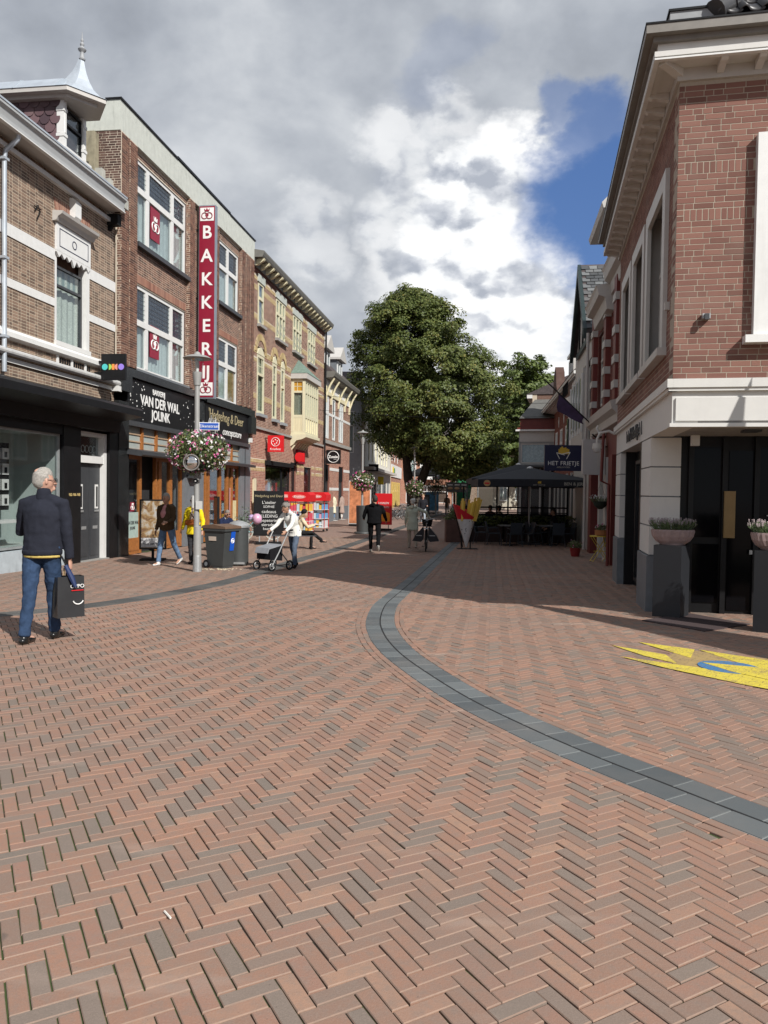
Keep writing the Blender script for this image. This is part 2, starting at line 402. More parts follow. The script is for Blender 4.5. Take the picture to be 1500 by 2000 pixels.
# ------------------------------------------------------------------ ground
def smooth_path(P, n=14):
    P = [np.array(p, float) for p in P]; out = []
    for i in range(len(P)-1):
        p0 = P[max(i-1, 0)]; p1 = P[i]; p2 = P[i+1]; p3 = P[min(i+2, len(P)-1)]
        for k in range(n):
            t = k/n; out.append(.5*((2*p1)+(-p0+p2)*t+(2*p0-5*p1+4*p2-p3)*t*t+(-p0+3*p1-3*p2+p3)*t**3))
    out.append(P[-1]); return np.array(out)
def resample(path, step):
    d = np.r_[0, np.cumsum(np.hypot(*np.diff(path, axis=0).T))]; n = int(d[-1]/step)
    s = np.arange(n+1)*step; return np.c_[np.interp(s, d, path[:, 0]), np.interp(s, d, path[:, 1])]
CH = smooth_path([(3.3, 1.6), (2.75, 2.35), (2.2, 3.1), (1.83, 3.6), (1.53, 4.07), (1.25, 4.53), (1.0, 5.02), (.66, 5.82), (.34, 6.9), (.15, 7.75), (.02, 8.75), (-.03, 9.9), (.04, 11.5), (.22, 12.85), (.52, 14.9), (1.3, 20.2), (2.6, 28.5), (3.9, 36), (6.0, 47), (9, 60)])
BD = smooth_path([(-9.3, 8.2), (-7, 8.9), (-5.2, 9.75), (-4.7, 10.2), (-4.15, 11.05), (-3.72, 12.1), (-3.3, 13.5), (-2.93, 15.3), (-2.65, 17.6), (-2.3, 20.5), (-1.6, 24.5), (-.7, 30.5), (1.1, 42.5), (3.4, 58), (6.4, 76)])
def dist_to(P, path):
    """distance and side of points P (n,2) to a polyline sampled finely"""
    best = np.full(len(P), 1e9); side = np.zeros(len(P))
    for a, b in zip(path[:-1:2], path[2::2]):
        ab = b-a; t = np.clip(((P-a)@ab)/(ab@ab), 0, 1); q = P-(a+t[:, None]*ab); d = np.hypot(q[:, 0], q[:, 1])
        s = np.sign(ab[0]*(P[:, 1]-a[1])-ab[1]*(P[:, 0]-a[0])); k = d < best; best[k] = d[k]; side[k] = s[k]
    return best, side
CHf = resample(CH, .25); BDf = resample(BD, .35)

pm, pt, pb = principled('joint_dirt'); MATS['joint_dirt'] = pm
pg = pt.new('ShaderNodeNewGeometry').outputs['Position']
c = pt.ramp(pt.noise(pg, 26, 4, .6), [(.35, (.022, .018, .014)), (.7, (.06, .05, .038))])
c = pt.mix(pt.sstep(pt.m('ADD', pt.noise(pg, 1.1, 3), pt.m('MULTIPLY', pt.noise(pg, 30, 3), .35)), .60, .74, 0, .95), c, (.050, .075, .018, 1))
pt.l.new(c, pb.inputs['Base Color']); pb.inputs['Roughness'].default_value = .95
PAVE_STOPS = [(0, (.185, .155, .128)), (.18, (.215, .168, .137)), (.30, (.240, .160, .122)), (.5, (.282, .166, .119)), (.72, (.318, .176, .121)), (.88, (.290, .165, .122)), (1, (.355, .212, .145))]
def pave_mat(name, obj):
    m, t, b = principled(name)
    a = t.new('ShaderNodeAttribute', attribute_type='OBJECT' if obj else 'GEOMETRY', attribute_name='bv').outputs['Fac']
    geo = t.new('ShaderNodeNewGeometry').outputs['Position']
    c = t.ramp(a, PAVE_STOPS)
    mott = t.noise(geo, 19, 5, .7); c = t.mix(t.sstep(mott, .40, .70, 0, .50), c, (.225, .178, .148, 1))
    fine = t.noise(geo, 160, 3, .7); c = t.mix(t.sstep(fine, .45, .8, 0, .45), c, (.33, .25, .205, 1))
    pits = t.sstep(t.noise(geo, 75, 3, .6), .68, .74, 0, .55); c = t.mix(pits, c, (.07, .055, .045, 1))
    big = t.noise(geo, .55, 5, .6); c = t.mix(t.sstep(big, .46, .66, 0, .5), c, (.205, .155, .128, 1)); dust = t.noise(t.v('MULTIPLY', geo, (.5, 2.2, 1)), 1.3, 4, .6); c = t.mix(t.sstep(dust, .58, .74, 0, .45), c, (.36, .275, .225, 1))
    spots = t.sstep(t.noise(geo, 3.3, 2, .4), .74, .77, 0, .6); c = t.mix(spots, c, (.10, .085, .075, 1))
    t.l.new(c, b.inputs['Base Color']); b.inputs['Roughness'].default_value = .82; b.inputs['Specular IOR Level'].default_value = .3
    bn = t.new('ShaderNodeBump'); bn.inputs['Strength'].default_value = .5; bn.inputs['Distance'].default_value = .0025
    t.l.new(t.noise(geo, 90, 5, .7), bn.inputs['Height']); t.l.new(bn.outputs[0], b.inputs['Normal'])
    MATS[name] = m; return m
PAVEE = brick_mat('worn_paver_edge', [(0, (.25, .175, .135)), (1, (.32, .215, .16))], obj=True, wear=.5); PAVE = pave_mat('clay_paver', False); PAVEO = pave_mat('clay_paver_single', True)

# far ground: one sheet to the horizon, brick-coloured by its material where single pavers can no longer be told apart
m, t, b = principled('far_brick_paving'); geo = t.new('ShaderNodeNewGeometry').outputs['Position']
br = t.new('ShaderNodeTexBrick'); t.l.new(t.v('SCALE', geo, sc=1.0), br.inputs['Vector']); br.inputs['Scale'].default_value = 3.0
br.inputs['Color1'].default_value = (.30, .175, .13, 1); br.inputs['Color2'].default_value = (.22, .155, .125, 1); br.inputs['Mortar'].default_value = (.10, .08, .07, 1); br.inputs['Mortar Size'].default_value = .015
cc = t.mix(t.noise(geo, .7, 4), br.outputs[0], (.25, .18, .15, 1)); t.l.new(cc, b.inputs['Base Color']); b.inputs['Roughness'].default_value = .85
FARP = m
def sheet(name, xs, ys, dz, m, kind='structure'):
    V = [(x, y, gz(y)+dz) for y in ys for x in xs]; nx = len(xs)
    Q = [(j*nx+i, j*nx+i+1, (j+1)*nx+i+1, (j+1)*nx+i) for j in range(len(ys)-1) for i in range(nx-1)]
    o = link(name, mesh_np(name, V, Q, mats=[m], smooth=True), None, kind); return o
ys = [-60, -20, 0, 2]+[4+.5*i for i in range(57)]+[34, 38, 45]
sheet('ground', [-900, -60, -12, 0, 12, 60, 900], ys+[60, 90, 150, 400, 1500, 3000], -.03, FARP)
sheet('paving_bed', [-9.6, -6, -3, 0, 3, 6, 9], [y for y in ys if 0 <= y <= 32.5], -.0085, pm)

A_MAIN, A_SIDE = rad(29), rad(37)
def herring(ang, bbox, off=(0, 0), w=.0628):
    x0, x1, y0, y1 = bbox; ca, sa = math.cos(ang), math.sin(ang)
    cs = [((x-off[0])*ca+(y-off[1])*sa, -(x-off[0])*sa+(y-off[1])*ca) for x in (x0, x1) for y in (y0, y1)]
    i0, i1 = int(min(c[0] for c in cs)/w)-4, int(max(c[0] for c in cs)/w)+4; j0, j1 = int(min(c[1] for c in cs)/w)-4, int(max(c[1] for c in cs)/w)+4
    I, J = np.meshgrid(np.arange(i0, i1), np.arange(j0, j1)); k = (I-J) % 6
    h = k == 0; v = k == 5
    C = np.r_[np.c_[(I[h]+1.5)*w, (J[h]+.5)*w], np.c_[(I[v]+.5)*w, (J[v]+1.5)*w]]
    A = np.r_[np.full(h.sum(), ang), np.full(v.sum(), ang+PI/2)]
    P = np.c_[C[:, 0]*ca-C[:, 1]*sa+off[0], C[:, 0]*sa+C[:, 1]*ca+off[1]]
    k = (P[:, 0] > x0) & (P[:, 0] < x1) & (P[:, 1] > y0) & (P[:, 1] < y1); return P[k], A[k]
def wall_left(y): return -10.2+.14*y
def wall_right(y): return np.where(y < 9.4, 30.0, np.where(y < 17, 3.55+.205*(y-9.44), 5.7+.15*(y-17)))
PP = []; AA = []; SD = []
for reg in (0, 1, 2):
    P, A = herring((A_MAIN, A_SIDE, rad(52))[reg], (-11, 9, 1.35, 32))
    vis = (np.abs(P[:, 0]) < .52*P[:, 1]+1.3) & (P[:, 0] > wall_left(P[:, 1])+.02) & (P[:, 0] < wall_right(P[:, 1])+np.where(P[:, 1] < 12.5, 3.0, .4))
    P, A = P[vis], A[vis]
    dc, sc_ = dist_to(P, CHf); db, sb = dist_to(P, BDf)
    right = sc_ < 0; left = sb > 0
    k = {0: (~right) & (~left), 1: right & (~left), 2: left}[reg] & (dc > .24) & (db > .19)
    PP.append(P[k]); AA.append(A[k]); SD.append(np.full(k.sum(), reg))
PP = np.concatenate(PP); AA = np.concatenate(AA); SD = np.concatenate(SD)
o_ = np.argsort(PP[:, 1]); PP, AA, SD = PP[o_], AA[o_], SD[o_]
# fewer grey bricks far from the left front, slow drifts of tone as laid
bvv = rng.random(len(PP)); tone = np.sin(PP[:, 0]*.9+1)*np.sin(PP[:, 1]*.7)*.08; bvv = np.clip(bvv+tone, 0, 1)
pl = (SD == 2); bvv[pl] = bvv[pl]*.62+.02
pave_root = thing('pavement', 'x', None); del pave_root['label']; setp(pave_root, kind='structure')
# the 300 pavers that show largest, each one an object
def slab_mesh(L, Wd, ch, h, mats):
    V = []; l, w = L/2, Wd/2
    for (a, b_, z) in ((l, w, -h), (l, w, -ch), (l-ch, w-ch, 0)):
        V += [(-a, -b_, z), (a, -b_, z), (a, b_, z), (-a, b_, z)]
    Q = [(i*4+k, i*4+(k+1) % 4, (i+1)*4+(k+1) % 4, (i+1)*4+k) for i in (0, 1) for k in range(4)]+[(8, 9, 10, 11)]
    return mesh_np('paver', V, Q, mats=mats, mi=[0]*4+[1]*4+[0])
pmesh = slab_mesh(.1838, .0582, .0030, .03, [PAVEO, PAVEE])
vis_near = np.where((np.abs(PP[:, 0]) < .51*PP[:, 1]) & (PP[:, 1] > 2.02))[0][:300]
single = np.zeros(len(PP), bool); single[vis_near] = True
for i in vis_near:
    o = bpy.data.objects.new('paver', pmesh); COL.objects.link(o); o.parent = pave_root
    o.location = (PP[i, 0], PP[i, 1], rng.uniform(-.0022, .0022)); o.rotation_euler = (rng.normal(0, .007), rng.normal(0, .007), AA[i]+rng.normal(0, .009))
    o.scale = (rng.uniform(.985, 1.008), rng.uniform(.96, 1.02), 1); o['bv'] = float(bvv[i])
def pave_mesh(name, P, A, bv, Lh=.0919, Wh=.0291, ch=.0028):
    n = len(P); near = True
    lay = [(0, 0, -.03), (0, 0, -ch), (ch, ch, 0)]
    V = np.zeros((n, 12, 3)); ca, sa = np.cos(A+rng.normal(0, .009, n)), np.sin(A)
    sa = np.where(True, np.sin(np.arctan2(np.sin(A), np.cos(A))+0), sa); j = rng.normal(0, .009, n); ca, sa = np.cos(A+j), np.sin(A+j)
    l = Lh*rng.uniform(.985, 1.008, n); w = Wh*rng.uniform(.96, 1.02, n); tx, ty = rng.normal(0, .007, n), rng.normal(0, .007, n); zz = gzn(P[:, 1])+rng.uniform(-.0022, .0022, n)
    sl = (gzn(P[:, 1]+.05)-gzn(P[:, 1]-.05))/.1
    for li, (dl, dw, z) in enumerate(lay):
        for k, (sx, sy) in enumerate(((-1, -1), (1, -1), (1, 1), (-1, 1))):
            a = sx*(l-dl); b_ = sy*(w-dw); X = a*ca-b_*sa; Y = a*sa+b_*ca
            V[:, li*4+k, 0] = P[:, 0]+X; V[:, li*4+k, 1] = P[:, 1]+Y; V[:, li*4+k, 2] = zz+z+a*tx+b_*ty+Y*sl
    q = np.array([(i*4+k, i*4+(k+1) % 4, (i+1)*4+(k+1) % 4, (i+1)*4+k) for i in (0, 1) for k in range(4)]+[(8, 9, 10, 11)])
    Q = (q[None]+12*np.arange(n)[:, None, None]).reshape(-1, 4)
    return mesh_np(name, V.reshape(-1, 3), Q, (np.repeat(bv, 9).reshape(-1, 9)*np.array([1, 1, 1, 1, .6, .6, .6, .6, 1])+np.array([0, 0, 0, 0, .25, .25, .25, .25, 0])).ravel(), [PAVE])
k = ~single
link('paver_field', pave_mesh('paver_field', PP[k], AA[k], bvv[k]), pave_root, 'stuff')

# courses of bricks laid along the drain and the kerb band
def offset_path(path, d):
    t = np.gradient(path, axis=0); t /= np.hypot(t[:, 0], t[:, 1])[:, None]; return path+np.c_[-t[:, 1], t[:, 0]]*d
def along(path, d, step, y1=33):
    p = resample(offset_path(path, d), step); mid = (p[1:]+p[:-1])/2; tt = p[1:]-p[:-1]
    k = (mid[:, 1] < y1) & (mid[:, 1] > 1.3) & (np.abs(mid[:, 0]) < .52*mid[:, 1]+1.6); return mid[k], np.arctan2(tt[:, 1], tt[:, 0])[k]
bp, ba = [], []
for d in (-.277, -.214, .214, .277):
    a, b_ = along(CH, d, .19); bp.append(a); ba.append(b_)
for d in (-.245, .245):
    a, b_ = along(BD, d, .19); bp.append(a); ba.append(b_)
bp = np.concatenate(bp); ba = np.concatenate(ba)
bc = pave_mesh('border_course', bp, ba, np.clip(rng.random(len(bp))*.8+.15, 0, 1)); o = link('border_course', bc, pave_root, 'stuff'); o.location.z = .004

BLUE = brick_mat('blue_stone', [(0, (.088, .100, .105)), (.5, (.118, .132, .136)), (1, (.155, .170, .172))], obj=True, grain=120, wear=.3, rough=.55)
DARKS = brick_mat('dark_concrete', [(0, (.060, .062, .062)), (.5, (.083, .086, .084)), (1, (.11, .112, .108))], obj=True, grain=120, wear=.3, rough=.7)
SLOT_SHADE = mat('slot_shadow', (.012, .012, .012), .9)  # shade inside the open drain slot, painted as a flat black strip
def quad_block(name, c4, h, m, root):
    V = [(x, y, gz(y)-.03) for x, y in c4]+[(x, y, gz(y)+h-.004) for x, y in c4]
    cx = sum(p[0] for p in c4)/4; cy = sum(p[1] for p in c4)/4
    V += [(cx+(x-cx)*.985, cy+(y-cy)*.985, gz(y)+h) for x, y in c4]
    Q = [(i*4+k, i*4+(k+1) % 4, (i+1)*4+(k+1) % 4, (i+1)*4+k) for i in (0, 1) for k in range(4)]+[(8, 9, 10, 11)]
    cen = Vector((cx, cy, gz(cy))); V = [Vector(v)-cen for v in V]
    o = link(name, mesh_np(name, [tuple(v) for v in V], Q, mats=[m]), root); o.location = cen; o['bv'] = float(rng.random()); return o
drain = thing('drain_channel', 'x', None); del drain['label']; setp(drain, kind='structure')
def strip(path, d0, d1, step, gap, h, m, root, name, y1, phase=0):
    A_ = resample(offset_path(CH if path is CH else BD, 0), .05); tt = np.gradient(A_, axis=0); tt /= np.hypot(tt[:, 0], tt[:, 1])[:, None]; nn = np.c_[-tt[:, 1], tt[:, 0]]
    st = int(step/.05); i = phase
    while i+st < len(A_):
        a, b_ = i, i+st; i += st
        mid = A_[(a+b_)//2]
        if mid[1] > y1 or abs(mid[0]) > .52*mid[1]+1.7: continue
        g = gap/2*tt
        quad_block(name, [tuple(A_[a]+nn[a]*d0+g[a]), tuple(A_[a]+nn[a]*d1+g[a]), tuple(A_[b_]+nn[b_]*d1-g[b_]), tuple(A_[b_]+nn[b_]*d0-g[b_])][::-1], h, m, root)
strip(CH, -.180, -.008, .30, .007, .005, BLUE, drain, 'stone_block', 40)
strip(CH, .008, .180, .30, .007, .005, BLUE, drain, 'stone_block', 40, 3)
A_ = resample(CH, .15); A_ = A_[(A_[:, 1] < 41)]; tt_ = np.gradient(A_, axis=0); tt_ /= np.hypot(tt_[:, 0], tt_[:, 1])[:, None]; nn2 = np.c_[-tt_[:, 1], tt_[:, 0]]
for nm_, d0, d1, h_, m_ in (('mortar_bed', -.183, .183, .0015, mat('pale_joint', (.26, .27, .26), .9)), ('drain_slot', -.0075, .0075, .0042, SLOT_SHADE)):
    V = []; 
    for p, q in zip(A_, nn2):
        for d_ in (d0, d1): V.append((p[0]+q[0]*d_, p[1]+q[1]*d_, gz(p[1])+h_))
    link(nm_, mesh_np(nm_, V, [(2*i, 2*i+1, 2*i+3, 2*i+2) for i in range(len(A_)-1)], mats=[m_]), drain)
band = thing('kerb', 'x', None); del band['label']; setp(band, kind='structure')
strip(BD, -.20, .20, .5, .008, .006, DARKS, band, 'kerb_slab', 70)
# small litter and light specks lying on the bricks
lit = MB()
for i in range(12):
    y = rng.uniform(3.0, 12); x = rng.uniform(-.45, .45)*y; s = rng.uniform(.003, .007); a = rng.uniform(0, 3)
    if x > wall_right(np.array(y)) - .3: continue
    z = gz(y)+.004; lit.add([(x+s*math.cos(a+q), y+s*math.sin(a+q)*1.4, z) for q in (0, 1.6, 3.1, 4.7)], [(0, 1, 2, 3)], mat('paper_scrap', (.62, .58, .48), .8, var=.1))
setp(lit.build('litter'), 'tiny pale scraps of litter strewn over the brick paving', 'litter', kind='stuff')
l2 = MB()
for (x, y, a, L) in ((-.78, 2.76, -.9, .055),):
    l2.tube([(x, y, .008), (x+L*math.cos(a), y+L*math.sin(a), .008)], .004, mat('cigarette_white', (.75, .72, .65), .8), 6)
setp(l2.build('cigarette_butt'), 'white cigarette end lying in a joint of the foreground bricks', 'litter', kind='stuff')

# painted sun on the bricks at the right
def worn_paint(name, col, wear):
    m, t, b = principled(name); geo = t.new('ShaderNodeNewGeometry').outputs['Position']
    c = t.ramp(t.noise(geo, 14, 4, .6), [(.3, tuple(x*.82 for x in col)), (.7, col)]); sp_ = t.noise(geo, 45, 5, .75); bg_ = t.noise(geo, 5, 3, .5)
    f = t.sstep(t.m('ADD', sp_, t.m('MULTIPLY', bg_, .45)), .74, .84, 0, wear); c = t.mix(f, c, (.24, .16, .115, 1))
    # joints of the bricks underneath telegraph through the paint
    rot = t.new('ShaderNodeMapping'); rot.inputs['Rotation'].default_value = (0, 0, A_SIDE); t.l.new(geo, rot.inputs[0]); br = t.new('ShaderNodeTexBrick'); t.l.new(rot.outputs[0], br.inputs['Vector']); br.inputs['Scale'].default_value = 1.0
    br.inputs['Brick Width'].default_value = .188; br.inputs['Row Height'].default_value = .0628; br.inputs['Mortar Size'].default_value = .0035; br.inputs['Mortar Smooth'].default_value = .3; br.inputs['Color1'].default_value = (0, 0, 0, 1); br.inputs['Color2'].default_value = (0, 0, 0, 1); br.inputs['Mortar'].default_value = (1, 1, 1, 1)
    c = t.mix(t.m('MULTIPLY', br.outputs[0], .6), c, (.10, .08, .04, 1)); t.l.new(c, b.inputs['Base Color']); b.inputs['Roughness'].default_value = .7; MATS[name] = m; return m
YEL = worn_paint('yellow_road_paint', (.74, .60, .07), .7); BLP = worn_paint('blue_road_paint', (.05, .20, .42), .6)
TANP = worn_paint('worn_tan_paint', (.44, .31, .13), .9); LBP = mat('pale_blue_paint', (.2, .55, .65), .6, var=.1)
art = thing('street_painting', 'yellow pointed star with a blue disc painted flat on the bricks at right', 'street painting', (3.2, 7.2, 0))
def paint(name, pts, h, m):
    mb = MB(); P = [(x-3.2, y-7.2, gz(y)+h) for x, y in pts]; P0 = [(x, y, z-.002) for x, y, z in P]; n = len(P)
    mb.add(P+P0, [tuple(range(n))]+[(i, (i+1) % n, n+(i+1) % n, n+i) for i in range(n)], m); return mb.build(name, art)
paint('star_field', [(2.80, 7.55), (3.13, 8.02), (3.5, 7.8), (4.0, 7.45), (4.1, 6.5), (3.33, 6.5), (2.75, 7.12)][::-1], .0045, TANP)
paint('star_point', [(2.47, 8.22), (2.86, 7.70), (2.80, 7.25), (2.62, 7.62)], .0065, YEL)
paint('star_point', [(2.83, 8.45), (3.28, 8.02), (3.05, 7.55)], .0065, YEL)
paint('star_point', [(3.32, 8.02), (3.8, 7.42), (4.3, 6.9), (4.1, 6.6), (3.47, 7.0)], .0072, YEL)
paint('star_point', [(2.36, 7.56), (2.75, 7.22), (3.16, 6.86), (3.6, 6.75), (4.2, 6.5), (4.2, 5.6), (3.4, 5.95), (3.01, 6.42), (2.62, 7.02)], .0085, YEL)
paint('blue_disc', [(3.23+.27*math.cos(a), 7.10+.30*math.sin(a)) for a in [2*PI*i/28 for i in range(28)]], .0105, BLP)
paint('star_point', [(3.06, 7.30), (3.62, 7.03), (3.36, 6.52), (3.16, 6.88)], .0125, YEL)
paint('pale_blue_patch', [(3.45, 6.72), (3.7, 6.66), (3.66, 6.5)], .0140, LBP)
# ------------------------------------------------------------------ left row of houses
B_TAN = brick_mat('brown_tan_brick', [(0, (.12, .085, .065)), (.4, (.20, .135, .10)), (.75, (.26, .175, .125)), (1, (.32, .22, .16))])
B_BRN = brick_mat('brown_red_brick', [(0, (.09, .05, .04)), (.4, (.17, .085, .06)), (.75, (.23, .12, .085)), (1, (.28, .16, .11))])
B_RED = brick_mat('orange_red_brick', [(0, (.17, .085, .062)), (.5, (.255, .132, .095)), (1, (.33, .19, .14))])
B_PNK = brick_mat('pink_red_brick', [(0, (.24, .10, .075)), (.5, (.34, .15, .11)), (1, (.42, .21, .155))])
B_YEL = brick_mat('yellow_brick', [(0, (.40, .29, .13)), (.5, (.48, .36, .18)), (1, (.55, .43, .24))])
B_SOLD = brick_mat('soldier_brick', [(0, (.22, .10, .075)), (.5, (.30, .15, .105)), (1, (.38, .20, .14))])
PALEM = mat('pale_mortar', (.56, .48, .37), .95, var=.1, scale=30); DARKM = mat('grey_mortar', (.24, .20, .165), .95, var=.15, scale=30)
def solid(parent, x0, x1, z0, z1, depth, m=None, y0=.31, name='rear_wall'):
    m = m or mat('plain_rear_brick', (.17, .10, .075), .9, var=.25, scale=12)
    return MB().box(x0+.003, x1-.003, y0, depth, z0, z1-.004, m).build(name, parent)
def soldier(parent, x0, x1, z0, z1, bm, y=-.012, w=.062, g=.011, name='soldier_course', fan=0.0):
    R = []; x = x0
    mb = MB(); mb.box(x0, x1, y+.006, .006, z0, z1, MORTAR); 
    V = []; Q = []; bv = []; n = int((x1-x0)/(w+g))
    for i in range(n):
        a = x0+i*(x1-x0)/n+g/2; b_ = a+w; f = ((a+b_)/2-(x0+x1)/2)*fan; o = len(V)
        V += [(a, y, z0), (b_, y, z0), (b_+f, y, z1), (a+f, y, z1), (a, y+.03, z0), (b_, y+.03, z0), (b_+f, y+.03, z1), (a+f, y+.03, z1)]
        Q += [tuple(q+o) for q in BQ]; bv += [rng.random()]*5
    mb.build(name, parent)
    o = link('brickwork', mesh_np('brickwork', V, Q, bv, [bm]), parent, 'stuff'); return o
def pretzel(mb, x, y, z, s, m, ax='y'):
    """two linked rings under a small crown"""
    for d in (-.30, .30): mb.ring((x+d*s, y, z) , .36*s, .055*s, m, ax='y', n=20, k=5)
    mb.ring((x, y+.001, z+.10*s), .17*s, .05*s, m, ax='y', n=14, k=4)
    mb.prism([(x-.26*s, z+.50*s), (x+.26*s, z+.50*s), (x+.34*s, z+.86*s), (x+.15*s, z+.64*s), (x, z+.92*s), (x-.15*s, z+.64*s), (x-.34*s, z+.86*s)], y-.01, y+.01, m, ax='y')

# ---- house 1: tan brick with the black phone shop below
h1 = thing('town_house', 'tan brick house with white bands, zinc turret dormer and black shopfront at far left', 'house', mtx=FL.copy())
X0 = -8.0
wall(h1, X0, .72, 3.62, 9.02, [(-2.12, -.62, 4.86, 7.72)], B_TAN, L=.205, H=.0665, mortar=PALEM, bond='flemish')
solid(h1, X0, .72, -.6, 9.0, 9, y0=1.3)
MB().box(X0, .72, .3, 1.29, 3.7, 9.0, mat('plain_rear_brick', (0, 0, 0))).build('upper_floor', h1)
for a, b_ in ((X0, -2.14), (-.60, .735)):
    for c, d in ((6.77, 7.03), (5.72, 5.9)): one('stone_band', h1, a, b_, -.022, .004, c, d, WHITE)
one('moulding', h1, X0, .60, -.10, .004, 8.50, 8.60, WHITE)
mb = MB(); mb.prism([(-.12, 4.66), (-.12, 4.76), (-.05, 4.84), (.004, 4.84), (.004, 4.62)], X0, .05, WHITE, 'x'); mb.build('sill_moulding', h1)
mb = MB(); mb.tube([(X0, -.12, 4.34), (.74, -.12, 4.34)], .075, mat('grey_lead', (.50, .50, .49), .5, dirt=.3), 12)
mb.box(.55, .76, -.20, .004, 4.12, 4.26, WHITE); mb.box(X0, .5, -.05, .004, 4.14, 4.24, WHITE); mb.build('roll_moulding', h1)
mb = MB()
for i in range(3): mb.box(-2.05+i*.62, -1.98+i*.62, -.03, .004, 4.42, 4.62, WHITE)
mb.build('vent_frame', h1)
g = MB(); 
for i in range(14): g.box(-1.9+i*.1, -1.86+i*.1, -.02, .01, 4.45, 4.58, BLACKM)
g.build('grille', h1)
# window with blind and lace
w = window(h1, -2.0, -.74, 4.95, 6.75, DGREY, y=.10, trans=[6.28], fw=.055, curtain=mat('lace_curtain', (.62, .62, .55), .9, var=.25, scale=22), mw=.06, glass=GLASS)
one('window_case', h1, -2.12, -2.0, .02, .2, 4.86, 7.16, WHITE); one('window_case', h1, -.74, -.60, -.02, .2, 4.86, 7.16, WHITE)
one('sill', h1, -2.14, -.58, -.06, .15, 4.84, 4.95, WHITE)
pn = MB(); pn.box(-2.12, -.60, -.05, .16, 7.02, 7.66, WHITE)
nn = 14; pn.prism([(-2.12, 7.03)]+[(-2.12+1.52*i/nn, 6.99-.10*abs(math.sin(i*PI/2))-(.07 if i == nn//2 else 0)) for i in range(nn+1)]+[(-.60, 7.03)], -.05, .0, WHITE, 'y'); pno = pn.build('lintel_panel', h1)
inc = MB(); ik = mat('navy_line', (.03, .035, .07), .6)
for z in (7.14, 7.54): inc.box(-2.0, -.72, -.056, -.05, z, z+.02, ik)
for x in (-2.0, -.74): inc.box(x, x+.02, -.056, -.05, 7.14, 7.56, ik)
inc.ring((-1.36, -.054, 7.35), .09, .012, ik, 'y', 18, 4); inc.build('incised_line', pno)
bl = MB(); bl.box(-1.98, -.76, .235, .245, 6.33, 6.72, mat('blind_green_grey', (.30, .36, .34), .8)); bl.build('roller_blind', w)
mb = MB(); mb.prism([(.004, 7.66), (-.10, 7.68), (-.14, 7.76), (-.24, 7.82), (-.26, 7.88), (.004, 7.90)], -2.22, -.54, GREYW, 'x'); mb.build('window_hood', h1)
soldier(h1, -2.1, -.62, 7.93, 8.22, B_SOLD, fan=.12)
mb = MB(); mb.prism([(-.10, 7.93), (-.16, 8.0), (-.16, 8.36), (-.08, 8.44), (.004, 8.44), (.004, 7.93)], -1.50, -1.24, WHITE, 'x'); mb.build('keystone', h1)
# cornice and gutter
mb = MB(); mb.box(X0, .29, -.42, .004, 8.74, 8.80, GREYW); mb.build('soffit', h1)
mb = MB(); mb.prism([(-.42, 8.72), (-.50, 8.72), (-.50, 8.80), (-.47, 8.82), (-.50, 8.95), (-.56, 9.0), (-.56, 9.06), (-.42, 9.06)], X0, .30, mat('gutter_paint', (.40, .41, .41), .45, var=.05), 'x')
mb.box(X0, .305, -.575, -.40, 9.06, 9.10, ZINC); mb.box(X0, .31, -.515, -.42, 8.70, 8.72, WHITE); mb.build('gutter', h1)
mb = MB(); mb.box(.30, .50, -.30, .0, 8.42, 8.7, BLACKM); mb.prism([(-.32, 8.7), (-.05, 8.3), (.0, 8.3), (.0, 8.7)], .35, .45, BLACKM, 'x'); mb.build('cornice_bracket', h1)
mb = MB(); mb.tube([(-4.12, -.42, 8.74), (-4.12, -.40, 8.62), (-4.16, -.16, 8.40), (-4.16, -.13, 8.25), (-4.16, -.13, 3.9)], .05, ZINC, 10)
for z in (8.2, 6.2, 4.6): mb.box(-4.24, -4.08, -.19, .0, z, z+.05, ZINC)
mb.build('drain_pipe', h1, smooth=True)
an = MB(); an.tube([(-2.95, -.03, 7.62), (-2.82, -.03, 7.78), (-2.75, -.03, 7.66), (-2.87, -.03, 7.46)], .014, BLACKM, 5); an.tube([(-2.97, -.03, 7.72), (-2.7, -.03, 7.72)], .012, BLACKM, 5); an.build('wall_anchor', h1)
# roof slope of slates
mb = MB(); mb.prism([(-.30, 9.05), (3.8, 12.0), (8.0, 9.05)], X0, .50, SLATE, 'x'); rf = mb.build('roof', h1)
def slates(parent, o, u, v, nu, nv, w, h, m, name='slate', point=True, one_each=False, th=.012):
    """overlapping slates on a plane: origin o, u along, v up the slope"""
    o, u, v = Vector(o), Vector(u).normalized(), Vector(v).normalized(); n = u.cross(v).normalized(); mb = MB(); made = []
    for j in range(nv):
        for i in range(nu):
            c = o+u*((i+(.5 if j % 2 else 0))*w)+v*(j*h); l = h*1.55; k = w*.485; lift = n*(.010+.02)
            t = n*.004
            if point: ps = [(-k, h*.45), (-k*.6, h*.12), (0, 0), (k*.6, h*.12), (k, h*.45), (k, l), (-k, l)]
            else: ps = [(-k, 0), (k, 0), (k, l), (-k, l)]
            P = [c+u*a+v*b_+n*(.030*(1-b_/l)+.004+rng.uniform(0, .003)) for a, b_ in ps]; B = [p-n*th for p in P]; N = len(P)
            if one_each:
                q = MB(); q.add(P+B, [tuple(range(N))]+[(a, (a+1) % N, N+(a+1) % N, N+a) for a in range(N)], m); made.append(q.build(name, parent))
            else: mb.add(P+B, [tuple(range(N))]+[(a, (a+1) % N, N+(a+1) % N, N+a) for a in range(N)], m)
    if not one_each: return mb.build(name, parent, kind='stuff')
slates(rf, (X0, -.28, 9.08), (1, 0, 0), (0, 4.1, 2.95), 28, 16, .30, .17, SLATE)
